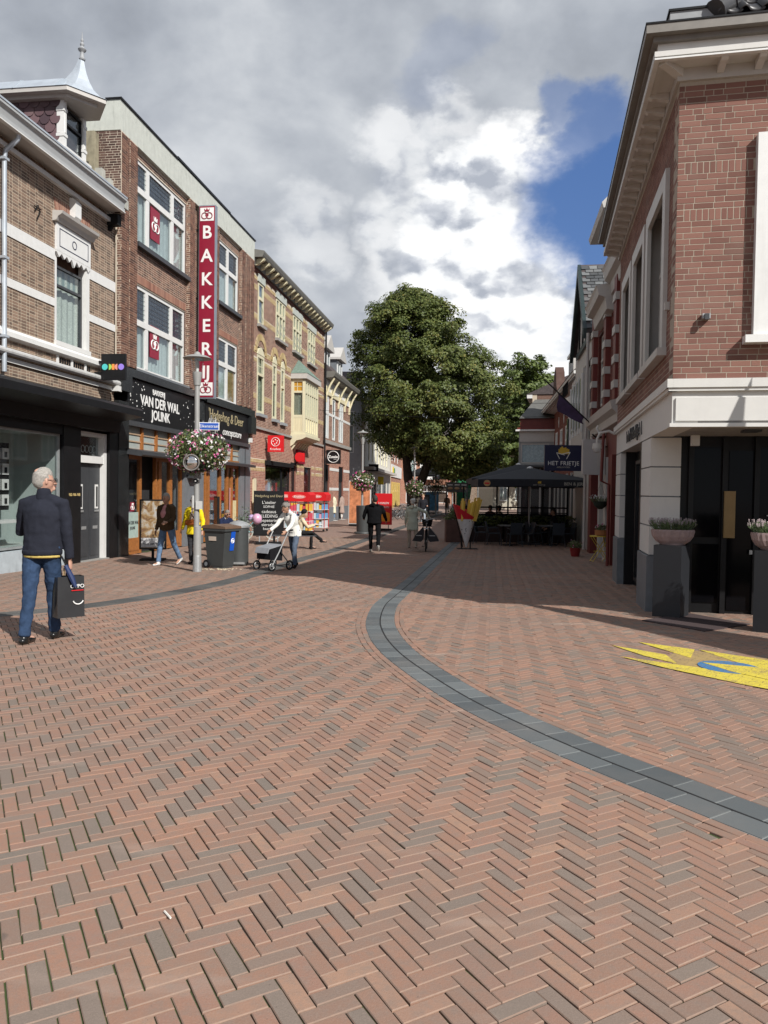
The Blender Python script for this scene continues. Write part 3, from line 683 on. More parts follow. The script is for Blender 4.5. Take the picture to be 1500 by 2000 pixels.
# turret dormer
PURP = brick_mat('purple_slate', [(0, (.07, .045, .055)), (.5, (.11, .065, .075)), (1, (.16, .10, .11))], rough=.6)
dm = MB(); dm.box(-1.40, -.45, .36, 3.2, 9.1, 10.95, mat('dormer_board', (.08, .055, .06), .8)); dm.build('dormer_body', h1)
for j in range(7):
    for i in range(8):
        w_, h_ = .27, .20; cy, cz = .42+(i+(.5 if j % 2 else 0))*w_, 9.45+j*h_
        if cy > 2.4 or cz < 9.0+(cy)*.0: continue
        k = w_*.48; ps = [(-k, .11), (-k*.75, .04), (-k*.35, 0), (k*.35, 0), (k*.75, .04), (k, .11), (k, .30), (-k, .30)]
        P = [(-1.405-.028*(1-b_/.3)-.004, cy+a, cz+b_) for a, b_ in ps]; B = [(x+.012, y, z) for x, y, z in P]; n_ = len(P)
        q = MB(); q.add(P+B, [tuple(range(n_))]+[(a, (a+1) % n_, n_+(a+1) % n_, n_+a) for a in range(n_)], PURP); o = q.build('slate', h1)
        a_ = o.data.attributes.new('bv', 'FLOAT', 'FACE'); a_.data.foreach_set('value', [float(rng.random())]*len(o.data.polygons))
window(h1, -1.30, -.50, 9.72, 10.72, BLACK, y=.25, trans=[10.33], fw=.05, mw=.05, curtain=mat('grey_curtain', (.3, .32, .33), .9))
for x in (-1.42, -.52):
    p = MB(); p.box(x, x+.13, .20, .38, 9.66, 10.92, WHITE); p.box(x-.015, x+.145, .18, .39, 10.55, 10.62, WHITE); p.box(x-.015, x+.145, .18, .39, 9.95, 10.02, WHITE); p.box(x+.04, x+.09, .185, .2, 10.05, 10.5, WHITE); p.build('corner_post', h1)
one('dormer_sill', h1, -1.5, -.34, .08, .38, 9.60, 9.67, WHITE)
zr = MB(); cx, cy, zb = -.95, .0, 10.98
foot = [(-1.74, -.06), (cx, -.66), (-.16, -.06), (-.16, 1.0), (-1.74, 1.0)]; prof = [(1.0, 0), (.70, .10), (.46, .26), (.29, .46), (.17, .68), (.10, .88), (.07, 1.0)]
vs = [(cx+(x-cx)*r, cy+(y-cy)*r, zb+z) for r, z in prof for x, y in foot]
fs = [(i*5+k, i*5+(k+1) % 5, (i+1)*5+(k+1) % 5, (i+1)*5+k) for i in range(len(prof)-1) for k in range(5)]
zr.add(vs, fs, ZINC); zr.prism([(cx-.79, zb), (cx-.45, zb+.34), (cx, zb+.52), (cx+.45, zb+.34), (cx+.79, zb)], cy+.25, 4.4, ZINC, 'y')
for y in (1.3, 2.4, 3.5): zr.prism([(cx-.80, zb), (cx-.46, zb+.355), (cx, zb+.54), (cx+.46, zb+.355), (cx+.8, zb)], y, y+.03, ZINC, 'y')
zr.build('zinc_roof', h1)
fr_ = MB(); fr_.prism([(-1.72, -.05), (cx, -.63), (-.18, -.05), (-.18, 4.3), (-1.72, 4.3)], zb-.10, zb-.003, GREYW, 'z'); fr_.prism([(-1.55, .05), (cx, -.40), (-.35, .05), (-.35, 4.2), (-1.55, 4.2)], zb-.18, zb-.10, GREYW, 'z'); fr_.build('eaves_board', h1)
fin = MB(); fin.lathe([(.07, 0), (.08, .03), (.055, .06), (.045, .18), (.05, .20), (.09, .23), (.10, .26), (.06, .30), (.035, .34), (.05, .37), (.05, .40), (.022, .44), (.035, .47), (.03, .50), (.014, .53), (.006, .68)], mat('lead_grey', (.3, .31, .32), .6), (cx, cy, zb+.99), 12); fin.build('finial', h1, smooth=True)
# shopfront
cn = MB(); cn.prism([(-.92, 3.42), (-.92, 3.58), (-.86, 3.64), (.004, 3.86), (.004, 3.0), (-.25, 3.0), (-.30, 3.30)], X0, .55, BLACK, 'x'); cn.build('canopy', h1)
sf = MB(); sf.box(-1.88, -1.12, -.10, .3, -.32, 3.0, BLACK); sf.box(-8.0, -6.2, -.10, .3, -.32, 3.0, BLACK); sf.box(-6.2, -1.88, -.08, .12, 2.78, 3.0, BLACK); sf.box(.28, .74, -.12, .3, -.36, 3.6, BLACK); sf.box(-1.12, .28, .05, .3, 2.95, 3.0, BLACK); sf.build('shopfront', h1)
one('plinth', h1, -6.2, -1.88, -.12, .25, -.36, .17, mat('pale_blue_plinth', (.42, .47, .50), .6, dirt=.25))
SW = mat('shop_white_wall', (.36, .41, .39), .7, var=.04)
window(h1, -6.15, -1.92, .20, 2.78, mat('alu_frame', (.34, .36, .36), .4, .3), y=-.02, mull=[-4.3], fw=.05, mw=.04, glass=GLASSD, inner=SW, depth=1.1)
ib = MB(); ib.box(-3.62, -3.0, .55, .62, 1.02, 2.5, BLACKM); ibo = ib.build('display_board', h1)
for i in range(2):
    for j in range(4):
        q = MB(); q.box(-3.56+i*.30, -3.34+i*.30, .52, .548, 1.12+j*.34, 1.36+j*.34, WHITE); q.box(-3.50+i*.3, -3.42+i*.3, .505, .519, 1.16+j*.34, 1.28+j*.34, BLACKM); q.build('accessory_pack', ibo)
q = MB(); q.box(-3.7, -2.7, .3, .7, .74, .80, WHITE); q.box(-5.9, -3.8, .45, .9, .2, .72, DGREY); q.box(-6.1, -3.65, .50, .56, .22, 2.76, BLACKM); q.build('display_table', h1)
# white-framed double door with top light
mb = MB(); mb.box(-1.10, -.98, -.02, .2, -.32, 2.94, WHITE); mb.box(.12, .26, -.04, .2, -.34, 2.94, WHITE); mb.box(-.98, .12, -.02, .2, 2.84, 2.94, WHITE); mb.box(-.98, .12, -.03, .2, 2.16, 2.34, WHITE); mb.build('door_frame', h1)
MB().box(-.98, .12, .12, .13, 2.34, 2.84, GLASS).build('top_light', h1); 
q = MB(); q.box(-.98, .12, .18, .19, 2.34, 2.84, DARKIN)
for i in range(5): q.ring((-.8+i*.19, .14, 2.52), .09, .012, STEEL, 'y', 10, 4)
q.build('lattice', h1)
DOORG = mat('door_grey', (.045, .048, .053), .45, var=.1)
for a, b_ in ((-.975, -.44), (-.425, .115)):
    d = MB(); d.box(a, b_, .07, .12, -.30, 2.15, DOORG); d.box(a+.06, b_-.06, .055, .07, -.2, .75, DOORG)
    do = d.build('door', h1)
    cxx = a+.13 if a < -.9 else b_-.2
    q = MB(); q.box(cxx-.06, cxx+.08, .050, .07, 1.0, 1.62, WHITE); q.box(cxx-.03, cxx+.05, .044, .05, 1.05, 1.57, DARKIN); q.build('door_window', do)
    q = MB(); q.box(cxx-.09, cxx+.11, .040, .062, .92, .97, STEEL); q.box(a+.16, b_-.16, .045, .06, .48, .56, STEEL); q.build('letter_plate', do)
one('door_step', h1, -1.1, .28, -.12, .1, -.36, -.30, STONE)
txt(h1, '162-166-168', -1.42, -.108, 1.36, .10, mat('gold_numbers', (.55, .42, .18), .4))
# phone shop's projecting sign
ds = thing('shop_sign', 'square black hanging sign with five coloured shapes beside the tan brick house', 'sign', mtx=FL @ Matrix.Translation((-.30, -.05, 4.61)))
mb = MB(); mb.box(-.04, .04, -.80, -.15, -.33, .33, BLACK); mb.box(-.02, .02, -.21, .05, .10, .16, BLACKM); mb.box(-.02, .02, -.21, .05, -.18, -.12, BLACKM); mb.build('sign_box', ds)
C5 = [mat('sign_%s' % n, c, .4, var=0) for n, c in (('teal', (.08, .55, .55)), ('lime', (.35, .62, .12)), ('orange', (.85, .30, .06)), ('salmon', (.72, .28, .22)), ('violet', (.32, .22, .75)))]
def disc(mb, cy, cz, r, m, a0=0, a1=2*PI, x=-.046, n=18):
    ps = [(cy+r*math.cos(a0+(a1-a0)*i/n), cz+r*math.sin(a0+(a1-a0)*i/n)) for i in range(n+1)]; mb.prism(ps, x, x+.008, m, 'x')
mb = MB()   # seen from the front the sign runs from the street end (left) to the wall
disc(mb, -.30-.44+.62, 0, .075, C5[0]); mb = MB()
ysg = [-.25, -.34, -.475, -.60, -.69]
disc(mb, ysg[0], 0, .078, C5[0]); disc(mb, ysg[1]-.02, .0, .075, C5[1], PI/2, 3*PI/2); mb.box(-.046, -.038, ysg[2]-.035, ysg[2]+.035, -.072, .072, C5[2]); disc(mb, ysg[3]+.01, .0, .075, C5[3], -PI/2, PI/2); disc(mb, ysg[4], 0, .078, C5[4]); mb.build('logo', ds)

# ---- house 2: Van der Wal
h2 = thing('bakery_building', 'brown brick building with grey parapet, white leaded windows and black bakery fascia', 'building', mtx=FL.copy())
holes = [(1.9, 5.52, 8.5, 10.86), (1.86, 5.48, 4.92, 7.34), (8.38, 10.8, 8.45, 10.74), (8.36, 10.74, 4.86, 7.2)]
wall(h2, 1.80, 12.5, 4.85, 11.1, holes, B_BRN, L=.215, H=.0665, mortar=MORTAR, bond='flemish')
solid(h2, .80, 12.5, -.6, 11.1, 9, y0=1.4); MB().box(.80, 12.45, .31, 1.39, 4.7, 11.1, mat('plain_rear_brick', (0, 0, 0))).build('upper_floor', h2)
def pier(parent, x0, x1, z0, z1, y=-.10, bm=B_BRN):
    mb = MB(); mb.box(x0, x1, y+.008, .05, z0, z1, MORTAR); o = mb.build('pilaster', parent)
    R = brick_rects(x0, x1, z0, z1, [], .215, .0665, bond='flemish'); link('brickwork', bricks_mesh('brickwork', R, [bm], y), o, 'stuff')
    for s, xx in ((-1, x0), (1, x1)):   # returns
        R = brick_rects(0, -y, z0, z1, [], .215, .0665); me = bricks_mesh('brickwork', R, [bm], -.002)
        q = link('brickwork', me, o, 'stuff'); q.rotation_euler = (0, 0, -PI/2 if s < 0 else PI/2); q.location = (xx, (0 if s < 0 else y), 0) 
    return o
B_DRD = brick_mat('dark_red_brick', [(0, (.12, .04, .03)), (.5, (.20, .065, .045)), (1, (.26, .10, .07))])
for a, b_ in ((.86, 1.28), (1.36, 1.78), (5.58, 5.98), (6.72, 7.14), (8.0-.3, 8.3), (10.9, 11.3), (11.45, 11.9), (12.02, 12.45)): pier(h2, a, b_, 4.9, 11.1, y=-.13, bm=B_BRN)
mb = MB(); mb.box(.86, 7.2, -.02, .3, 4.85, 11.08, mat('groove_shadow', (.05, .03, .025), .9)); 
# dark brick side wall looking over the lower roof
sw = MB(); sw.box(.80, .86, -.12, 1.4, 8.9, 11.1, MORTAR); so_ = sw.build('side_wall', h2)
R = brick_rects(-1.4, .125, 8.9, 11.1, [], .215, .0665); q = link('brickwork', bricks_mesh('brickwork', R, [brick_mat('dark_side_brick', [(0, (.06, .035, .03)), (.5, (.10, .055, .045)), (1, (.14, .08, .065))])], -.002), so_, 'stuff'); q.rotation_euler = (0, 0, -PI/2); q.location = (.80, 0, 0)
mb = MB(); mb.box(.78, 12.50, -.12, 9, 11.1, 11.90, STUCCO); mb.build('parapet', h2)
mb = MB(); mb.box(.75, 4.5, -.16, .3, 11.90, 11.95, BLACK); mb.box(4.5, 9.4, -.16, .3, 11.92, 11.99, BLACK); mb.box(9.4, 12.54, -.16, .3, 11.90, 11.95, BLACK); mb.build('roof_edging', h2)
sm = MB(); sm.box(.55, .79, .5, 1.3, 9.3, 11.0, mat('mossy_stucco', (.30, .27, .19), .9, dirt=.8, var=.2)); sm.build('chimney_stack', h2)
st = MB()
for i in range(5): st.box(.60, .80, -.35+.0*i+i*.22, -.10+i*.22, 8.95, 9.2+i*.28, mat('step_stone', (.42, .42, .38), .85, dirt=.4))
st.build('stepped_flashing', h2)
LEAD = glass_mat('leaded_glass', (.25, .32, .42))
def leaded(x0, x1, z0, z1):
    b_ = []
    nx = max(3, int((x1-x0)/.11)); nz = max(3, int((z1-z0)/.12))
    b_ += [(x0+(x1-x0)*i/nx-.006, x0+(x1-x0)*i/nx+.006, z0, z1) for i in range(1, nx)]+[(x0, x1, z0+(z1-z0)*i/nz-.006, z0+(z1-z0)*i/nz+.006) for i in range(1, nz)]
    return b_
CAME = mat('lead_came', (.10, .11, .13), .5, .3)
def h2win(x0, x1, z0, z1, ms, tz):
    xs = [x0]+ms+[x1]; bars = []
    for a, b_ in zip(xs, xs[1:]): bars += leaded(a+.06, b_-.06, tz+.06, z1-.09)
    w = window(h2, x0, x1, z0, z1, WHITE, y=.03, mull=ms, trans=[tz], fw=.10, mw=.17, curtain=CURTAIN, bars=bars, barm=CAME)
    b = MB(); b.box(x0+.1, x1-.1, .125, .13, tz+.05, z1-.08, mat('blue_black_backing', (.03, .045, .085), .25)); b.build('leaded_light', w)
    mb = MB(); mb.box(x0-.05, x1+.10, -.15, .03, z0-.13, z0-.002, DGREY if z0 > 6 else MGREY); mb.build('sill', w)
    return w
wins = [h2win(1.9, 5.52, 8.5, 10.86, [2.75, 4.5], 10.04), h2win(1.86, 5.48, 4.92, 7.34, [2.72, 4.46], 6.28), h2win(8.38, 10.8, 8.45, 10.74, [9.62], 9.82), h2win(8.36, 10.74, 4.86, 7.2, [9.6], 6.24)]
one('plywood_board', wins[3], 9.72, 10.6, .085, .095, 4.98, 6.1, mat('plywood', (.50, .30, .12), .7, var=.2))
for z in (8.95, 5.45):
    s_ = MB(); s_.box(3.0, 3.62, .045, .06, z-.0, z+.95, DRED); oo = s_.build('window_poster', h2); q = MB(); pretzel(q, 3.31, .038, z+.40, .36, LETTER); q.build('pretzel_emblem', oo)
soldier(h2, 1.86, 5.5, 7.38, 7.62, B_SOLD, y=-.02); soldier(h2, 8.36, 10.74, 7.24, 7.48, B_SOLD, y=-.02)
# ground floor
BST = mat('black_polished_stone', (.018, .020, .021), .25, var=.3, scale=4, dirt=.2)
mb = MB(); mb.box(.74, 1.32, -.14, .3, -.38, 3.9, BST); mb.build('stone_pier', h2)
one('capital_block', h2, .74, 1.30, -.24, .2, 4.16, 4.62, BST); one('capital_block', h2, 6.15, 6.75, -.22, .2, 3.9, 4.5, BST); one('capital_block', h2, 11.9, 12.55, -.24, .2, 3.85, 4.57, BST)
mb = MB(); mb.box(.74, 6.9, -.20, .3, 4.62, 4.84, BST); mb.box(7.0, 12.5, -.20, .3, 4.58, 4.84, BST); mb.build('ledge', h2)
fs1 = MB(); fs1.box(1.30, 6.3, -.10, .2, 3.42, 4.60, BLACK); fo = fs1.build('fascia', h2)
txt(fo, 'BAKKERIJ', 3.30, -.108, 4.38, .22, LETTER, sx=.95, bold=.004)
txt(fo, 'VAN DER WAL', 3.45, -.108, 4.06, .42, LETTER, sx=.98, bold=.008)
txt(fo, 'JOLINK', 3.45, -.108, 3.70, .40, LETTER, sx=.98, bold=.008)
sp = MB()
for i in range(60):
    x = rng.choice([rng.uniform(1.4, 2.4), rng.uniform(4.6, 6.2)]); z = rng.uniform(3.5, 4.55); s = rng.uniform(.006, .022)
    sp.box(x-s, x+s, -.104, -.099, z-s, z+s, LETTER)
sp.build('splash_marks', fo)
fs2 = MB(); fs2.box(7.05, 11.9, -.10, .2, 3.42, 4.56, BLACK); f2 = fs2.build('fascia', h2)
GOLD = mat('gold_paint', (.40, .34, .20), .5)
txt(f2, "'Hedgehog & Deer", 9.3, -.108, 4.22, .52, GOLD, sx=.98, shear=.12); txt(f2, 'conceptstore', 9.9, -.108, 3.70, .40, LETTER, shear=.4, sx=1.0, bold=.0)
sp = MB()
for i in range(14): sp.tube([(7.4+i*.06+rng.uniform(-.05, .2), -.105, 3.55+rng.random()*.4), (7.45+i*.06+rng.uniform(-.05, .2), -.105, 3.8+rng.random()*.4)], .006, LETTER, 4)
sp.build('scratch_marks', f2)
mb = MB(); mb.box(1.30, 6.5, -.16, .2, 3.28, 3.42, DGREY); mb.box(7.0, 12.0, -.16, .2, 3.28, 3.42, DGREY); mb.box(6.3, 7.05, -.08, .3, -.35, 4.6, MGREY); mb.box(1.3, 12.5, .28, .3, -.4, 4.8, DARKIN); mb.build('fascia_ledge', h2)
MILK = mat('frosted_glass', (.36, .40, .38), .3, var=.08)
def toplights(x0, x1, z0, z1, n):
    mb = MB(); 
    for i in range(n+1): x = x0+(x1-x0)*i/n; mb.box(x-.05, x+.05, -.04, .1, z0, z1, WOOD)
    mb.box(x0, x1, -.03, .1, z0-.05, z0, WOOD); o = mb.build('top_light', h2)
    g = MB(); g.box(x0, x1, .03, .04, z0, z1, MILK); g.build('pane', o)
    b_ = MB()
    for k in (1, 2): b_.box(x0, x1, .0, .028, z0+(z1-z0)*k/3-.018, z0+(z1-z0)*k/3+.018, mat('pale_wood', (.42, .30, .2), .5))
    b_.build('glazing_bars', o)
toplights(1.42, 6.2, 2.66, 3.28, 5); toplights(7.3, 11.1, 2.66, 3.28, 4)
mb = MB(); mb.prism([(.0, 2.50), (-.55, 2.42), (-.60, 2.46), (-.60, 2.56), (0.0, 2.66)], 1.2, 6.3, DGREY, 'x'); mb.prism([(0, 2.5), (-.4, 2.44), (-.42, 2.54), (0, 2.62)], 7.2, 12.0, DGREY, 'x'); mb.build('awning_cassette', h2)
INT = mat('shop_interior', (.10, .105, .10), .8, var=.4, scale=2)
def woodlight(x0, x1, zb, door=False):
    mb = MB(); f = .10
    mb.box(x0, x0+f, -.02, .08, -.34, 2.5, WOOD); mb.box(x1-f, x1, -.02, .08, -.34, 2.5, WOOD); mb.box(x0+f, x1-f, -.015, .08, 2.36, 2.5, WOOD); mb.box(x0+f, x1-f, -.015, .08, -.34, zb, WOOD)
    mb.box(x0+f+.06, x1-f-.06, -.03, -.016, -.24, zb-.08, WOOD)
    o = mb.build('door' if door else 'window', h2); MB().box(x0+f, x1-f, .03, .038, zb, 2.36, GLASSD).build('pane', o)
    return o
o = woodlight(1.36, 2.36, .12, True)
q = MB(); q.box(1.50, 2.22, .012, .02, .12, .85, mat('pale_green_film', (.36, .46, .42), .6)); q.build('window_film', o); txt(o, 'VAN DER WAL', 1.86, .008, .55, .14, DGREY, sx=.8); txt(o, 'JOLINK', 1.86, .008, .40, .12, DGREY, sx=.8)
q = MB(); q.box(1.72, 1.96, .010, .02, .88, 1.14, DRED); pretzel(q, 1.84, .004, .98, .15, LETTER); q.build('sticker', o)
for a, b_ in ((3.30, 3.62), (3.62, 4.42), (4.42, 5.3)): woodlight(a, b_, .0+(.1 if b_ < 4 else .18))
mb = MB(); mb.box(2.36, 3.30, .9, .95, -.3, 2.5, INT); mb.build('open_doorway', h2)
mb = MB(); mb.box(1.3, 12.4, 1.2, 1.25, -.4, 2.6, INT)
for i in range(9): mb.box(3.5+i*.9, 3.9+i*.9, .6, .9, -.3, .8+.5*(i % 3), mat('interior_shelf_%d' % (i % 3), [(.25, .2, .15), (.3, .3, .28), (.12, .15, .14)][i % 3], .7))
mb.build('shop_interior', h2)
for a, b_ in ((7.1, 7.4),): pass
woodlight(7.35, 7.7, .1)
for a, b_ in ((7.7, 8.9), (8.9, 9.7), (9.7, 10.2), (10.2, 10.95)): woodlight(a, b_, .12)
q = MB(); q.box(10.0, 10.1, .008, .016, .5, 1.6, mat('pink_poster', (.55, .28, .28), .7)); q.box(10.35, 10.8, .008, .016, .2, 1.1, mat('yellow_poster', (.6, .52, .3), .7)); q.build('window_poster', h2)
mb = MB(); mb.box(5.32, 6.32, -.10, .3, -.36, 2.5, MGREY); mb.box(5.5, 6.1, -.35, -.08, 1.9, 2.0, DGREY); mb.build('grey_pilaster', h2); mb = MB(); mb.box(11.0, 12.3, -.08, .3, -.4, 3.4, MGREY); mb.box(11.55, 11.6, -.1, -.08, -.4, 3.3, DGREY); mb.build('grey_pilaster', h2)
one('alarm_box', h2, 12.1, 12.25, -.18, -.05, 3.5, 3.68, WHITE)
# tall red sign
rs = thing('vertical_sign', 'tall crimson BAKKERIJ sign standing out from the brown brick wall', 'sign', mtx=FL @ Matrix.Translation((6.44, 0, 0)))
mb = MB(); mb.box(-.10, .10, -.70, -.12, 4.62, 11.13, mat('sign_casing', (.22, .25, .29), .4)); mb.box(-.112, -.1, -.68, -.14, 4.66, 11.09, DRED)
for z in (6.0, 8.0, 10.3): mb.box(-.03, .03, -.12, .1, z, z+.06, BLACKM)
mb.build('sign_box', rs)
one('white_panel', rs, -.120, -.112, -.65, -.17, 10.60, 11.04, LETTER); one('white_panel', rs, -.120, -.112, -.65, -.17, 4.72, 5.16, LETTER)
def text_on_side(parent, s, y, z, size, m, x=-.116, **kw):
    o = txt(parent, s, x, y, z, size, m, rot=-PI/2, **kw); return o
for i, ch in enumerate(['B', 'A', 'K', 'K', 'E', 'R', 'IJ']): text_on_side(rs, ch, -.41, 10.20-.785*i, .60, LETTER, bold=.012)
for z in (10.79, 4.93):
    q = MB()
    pretzel(q, 0, 0, 0, .28, DRED); o = q.build('pretzel_emblem', rs); o.rotation_euler = (0, 0, -PI/2); o.location = (-.126, -.41, z-.02)

# ---- house 3: yellow banded brick
h3 = thing('corner_bay_house', 'red brick house with yellow bands, cream windows and a cream oriel bay', 'house', mtx=FL.copy())
U = [(13.35, 14.2, 8.68, 10.5), (16.1, 17.75, 8.62, 10.5), (19.2, 21.0, 8.62, 10.45), (22.35, 24.15, 8.55, 10.4)]
Lw = [(13.3, 14.4, 4.85, 7.75), (15.65, 16.4, 4.82, 7.75), (17.05, 17.8, 4.78, 7.75)]
GF = [(12.85, 13.5, -.4, 2.05), (14.7, 19.0, .25, 2.66), (19.1, 20.1, -.4, 2.8), (21.9, 23.5, -.0, 2.8)]
YB = [(10.50, 10.71), (10.06, 10.29), (8.84, 9.08), (7.41, 7.66), (7.03, 7.24), (5.46, 5.69), (2.72, 2.9), (2.36, 2.54)]
wall(h3, 12.52, 26.6, 4.2, 11.0, U+Lw+[(19.3, 21.8, 4.2, 7.2)], B_RED, L=.22, H=.07, mortar=MORTAR)
wall(h3, 12.52, 26.6, -.6, 4.2, [(a, b_, c, d) for a, b_, c, d in GF], B_PNK, L=.22, H=.07, mortar=PALEM, name='shop_wall')
solid(h3, 12.52, 26.6, -.6, 11.4, 9, y0=1.4)
MB().box(12.6, 26.5, .31, 1.39, 3.0, 11.0, mat('plain_rear_brick', (0, 0, 0))).build('upper_floor', h3)
yb = MB()
allh = U+Lw+GF+[(18.95, 22.0, 3.8, 8.2)]
def yband(parent, x0, x1, z0, z1, hs, bm=B_YEL, y=-.006):
    segs = [(x0, x1)]
    for a, b_, c, d in hs:
        if z1 <= c or z0 >= d: continue
        ns = []
        for s0, s1 in segs:
            if s1 <= a or s0 >= b_: ns.append((s0, s1)); continue
            if s0 < a: ns.append((s0, a))
            if s1 > b_: ns.append((b_, s1))
        segs = ns
    for s0, s1 in segs:
        if s1-s0 < .1: continue
        mb = MB(); mb.box(s0, s1, y+.004, .006, z0, z1, MORTAR); o = mb.build('brick_band', parent)
        link('brickwork', bricks_mesh('brickwork', brick_rects(s0, s1, z0, z1+.01, [], .22, .075), [bm], y, rough=.001), o, 'stuff')
for z0, z1 in YB: yband(h3, 12.53, 26.58 if z0 > 4 else 14.6, z0, z1, allh)
for a in (19.05, 20.15, 21.1, 23.6, 24.6):
    for z0, z1 in YB[-2:]: yband(h3, a, a+.7 if a < 24 else 26.5, z0, z1, GF)
IVORY = mat('ivory_paint', (.66, .62, .44), .5, dirt=.15, var=.05)
IVC = mat('ivory_curtain', (.50, .49, .40), .9, var=.2, scale=12)
for a, b_, c, d in U:
    n = 1 if b_-a < 1 else 3
    ms = [a+(b_-a)*i/n for i in range(1, n)]
    w = window(h3, a+.03, b_-.03, c, d, IVORY, y=-.02, mull=ms, trans=[c+(d-c)*.62], fw=.11, mw=.13, curtain=IVC)
    MB().box(a-.08, b_+.08, -.06, .0, d-.02, d+.30, mat('lintel_stone', (.45, .48, .44), .8, dirt=.4)).build('lintel', w); MB().box(a-.08, b_+.10, -.15, .0, c-.12, c, STONE).build('sill', w)
    zz = MB()
    for k in range(n):
        x0 = a+(b_-a)*(k+.2)/n; x1 = a+(b_-a)*(k+.8)/n
        for zc in (c+.25, c+.62): zz.tube([(x0, -.04, zc), ((x0+x1)/2, -.04, zc+.16), (x1, -.04, zc)], .012, mat('thin_grey', (.25, .25, .25), .5), 4)
    zz.build('decorative_bars', w)
for a, b_, c, d in Lw:
    bars = [(a+(b_-a)*i/3-.015, a+(b_-a)*i/3+.015, c+1.75, d-.45) for i in (1, 2)]
    w = window(h3, a+.03, b_-.03, c, d-.35, IVORY, y=-.01, trans=[c+1.7], fw=.13, mw=.11, curtain=IVC, bars=bars+[(a, b_, c+2.05, c+2.08)])
    q = MB(); q.prism([(a+(b_-a)*i/10, d-.35+.33*math.sin(PI*i/10)) for i in range(11)], -.03, .1, IVORY, 'y'); q.build('arch_head', w)
    MB().box(a-.06, b_+.10, -.14, .0, c-.13, c, mat('sill_grey', (.28, .30, .31), .7)).build('sill', w)
    am = MB(); r0, r1 = (b_-a)/2+.02, (b_-a)/2+.30; cx_, cz_ = (a+b_)/2, d-.28; nA_ = 11; V = []; Q = []; bv = []
    for i in range(nA_):
        t0, t1 = PI*i/nA_+.02, PI*(i+1)/nA_-.02; o_ = len(V)
        V += [(cx_+r*math.cos(t), yy, cz_+r*math.sin(t)) for yy in (-.03, .0) for r, t in ((r0, t0), (r1, t0), (r1, t1), (r0, t1))]
        Q += [tuple(o_+k for k in q_) for q_ in ((0, 1, 2, 3), (0, 4, 5, 1), (1, 5, 6, 2), (2, 6, 7, 3), (3, 7, 4, 0))]; bv += [rng.random()]*5
    link('brick_arch', mesh_np('brick_arch', V, Q, bv, [B_YEL]), h3)
# cornice with brackets
mb = MB(); mb.prism([(.0, 10.95), (-.10, 10.95), (-.14, 11.25), (-.46, 11.25), (-.50, 11.32), (-.54, 11.44), (-.54, 11.50), (.0, 11.60)], 12.45, 26.7, mat('cornice_grey', (.15, .145, .13), .6, var=.1), 'x'); mb.build('cornice', h3)
for i in range(20):
    x = 12.75+i*.715; q = MB(); q.prism([(-.10, 10.98), (-.20, 11.0), (-.46, 11.16), (-.50, 11.24), (-.10, 11.24)], x-.08, x+.08, CREAMY, 'x'); q.build('cornice_bracket', h3)
mb = MB(); mb.box(12.52, 26.6, -.03, .0, 10.78, 10.98, B_DRD); mb.build('frieze', h3)
one('string_course', h3, 12.52, 18.95, -.10, .004, 4.16, 4.26, STONE); one('string_course', h3, 22.1, 26.6, -.10, .004, 4.16, 4.26, STONE)
# oriel bay
bx0, bx1, by = 19.05, 22.0, -.72
mb = MB()
for x in (bx0, bx1-.14): mb.box(x, x+.14, by, by+.14, 4.35, 7.1, IVORY)
for z0, z1 in ((4.35, 4.5), (5.2, 5.34), (6.45, 6.55), (7.0, 7.15)): mb.box(bx0+.14, bx1-.14, by+.01, by+.13, z0, z1, IVORY); mb.box(bx0+.01, bx0+.13, by+.14, .0, z0, z1, IVORY); mb.box(bx1-.13, bx1-.01, by+.14, .0, z0, z1, IVORY)
for i in range(1, 6): x = bx0+.1+(bx1-bx0-.2)*i/6; mb.box(x-.055, x+.055, by+.005, by+.125, 4.5, 7.0, IVORY)
mb.box(bx0, bx0+.13, -.14, .0, 4.5, 7.0, IVORY); mb.box(bx0+.02, bx1-.02, by+.06, .0, 4.4, 5.2, CREAMY)
for i in range(4): mb.box(bx0+.012, bx0+.025, by+.2+i*.13, by+.22+i*.13, 4.5, 5.2, IVORY)
bay = mb.build('oriel_bay', h3)
MB().box(bx0+.06, bx0+.07, by+.14, -.14, 5.34, 6.45, GLASS).build('pane', bay); MB().box(bx0+.06, bx0+.07, by+.14, -.14, 6.55, 7.0, mat('amber_glass', (.50, .26, .03), .3)).build('pane', bay); MB().box(bx0+.14, bx1-.14, by+.06, by+.07, 5.34, 7.0, GLASS).build('pane', bay)
q = MB(); q.box(bx0+.045, bx0+.055, by+.40, by+.43, 6.55, 7.0, CREAMY); q.box(bx0+.045, bx0+.055, by+.14, -.14, 6.76, 6.79, CREAMY); q.build('glazing_bars', bay)
q = MB(); q.box(bx0+.12, bx0+.13, by+.2, -.16, 5.34, 6.45, mat('bay_curtain', (.28, .27, .21), .9, var=.3, scale=20)); q.box(bx0+.16, bx1-.16, by+.18, by+.19, 5.34, 7.0, IVC); q.build('curtain', bay)
mb = MB(); mb.box(bx0-.12, bx1+.12, by-.12, .0, 7.15, 7.42, GREYW); mb.add([(bx0-.14, by-.14, 7.42), (bx1+.14, by-.14, 7.42), (bx1+.14, 0, 7.42), (bx0-.14, 0, 7.42), ((bx0+bx1)/2-.2, -.02, 8.30), ((bx0+bx1)/2+.2, -.02, 8.30)], [(0, 1, 5, 4), (1, 2, 5), (3, 0, 4), (2, 3, 4, 5)], mat('green_copper', (.16, .23, .19), .7, var=.25, dirt=.3)); mb.build('bay_roof', h3)
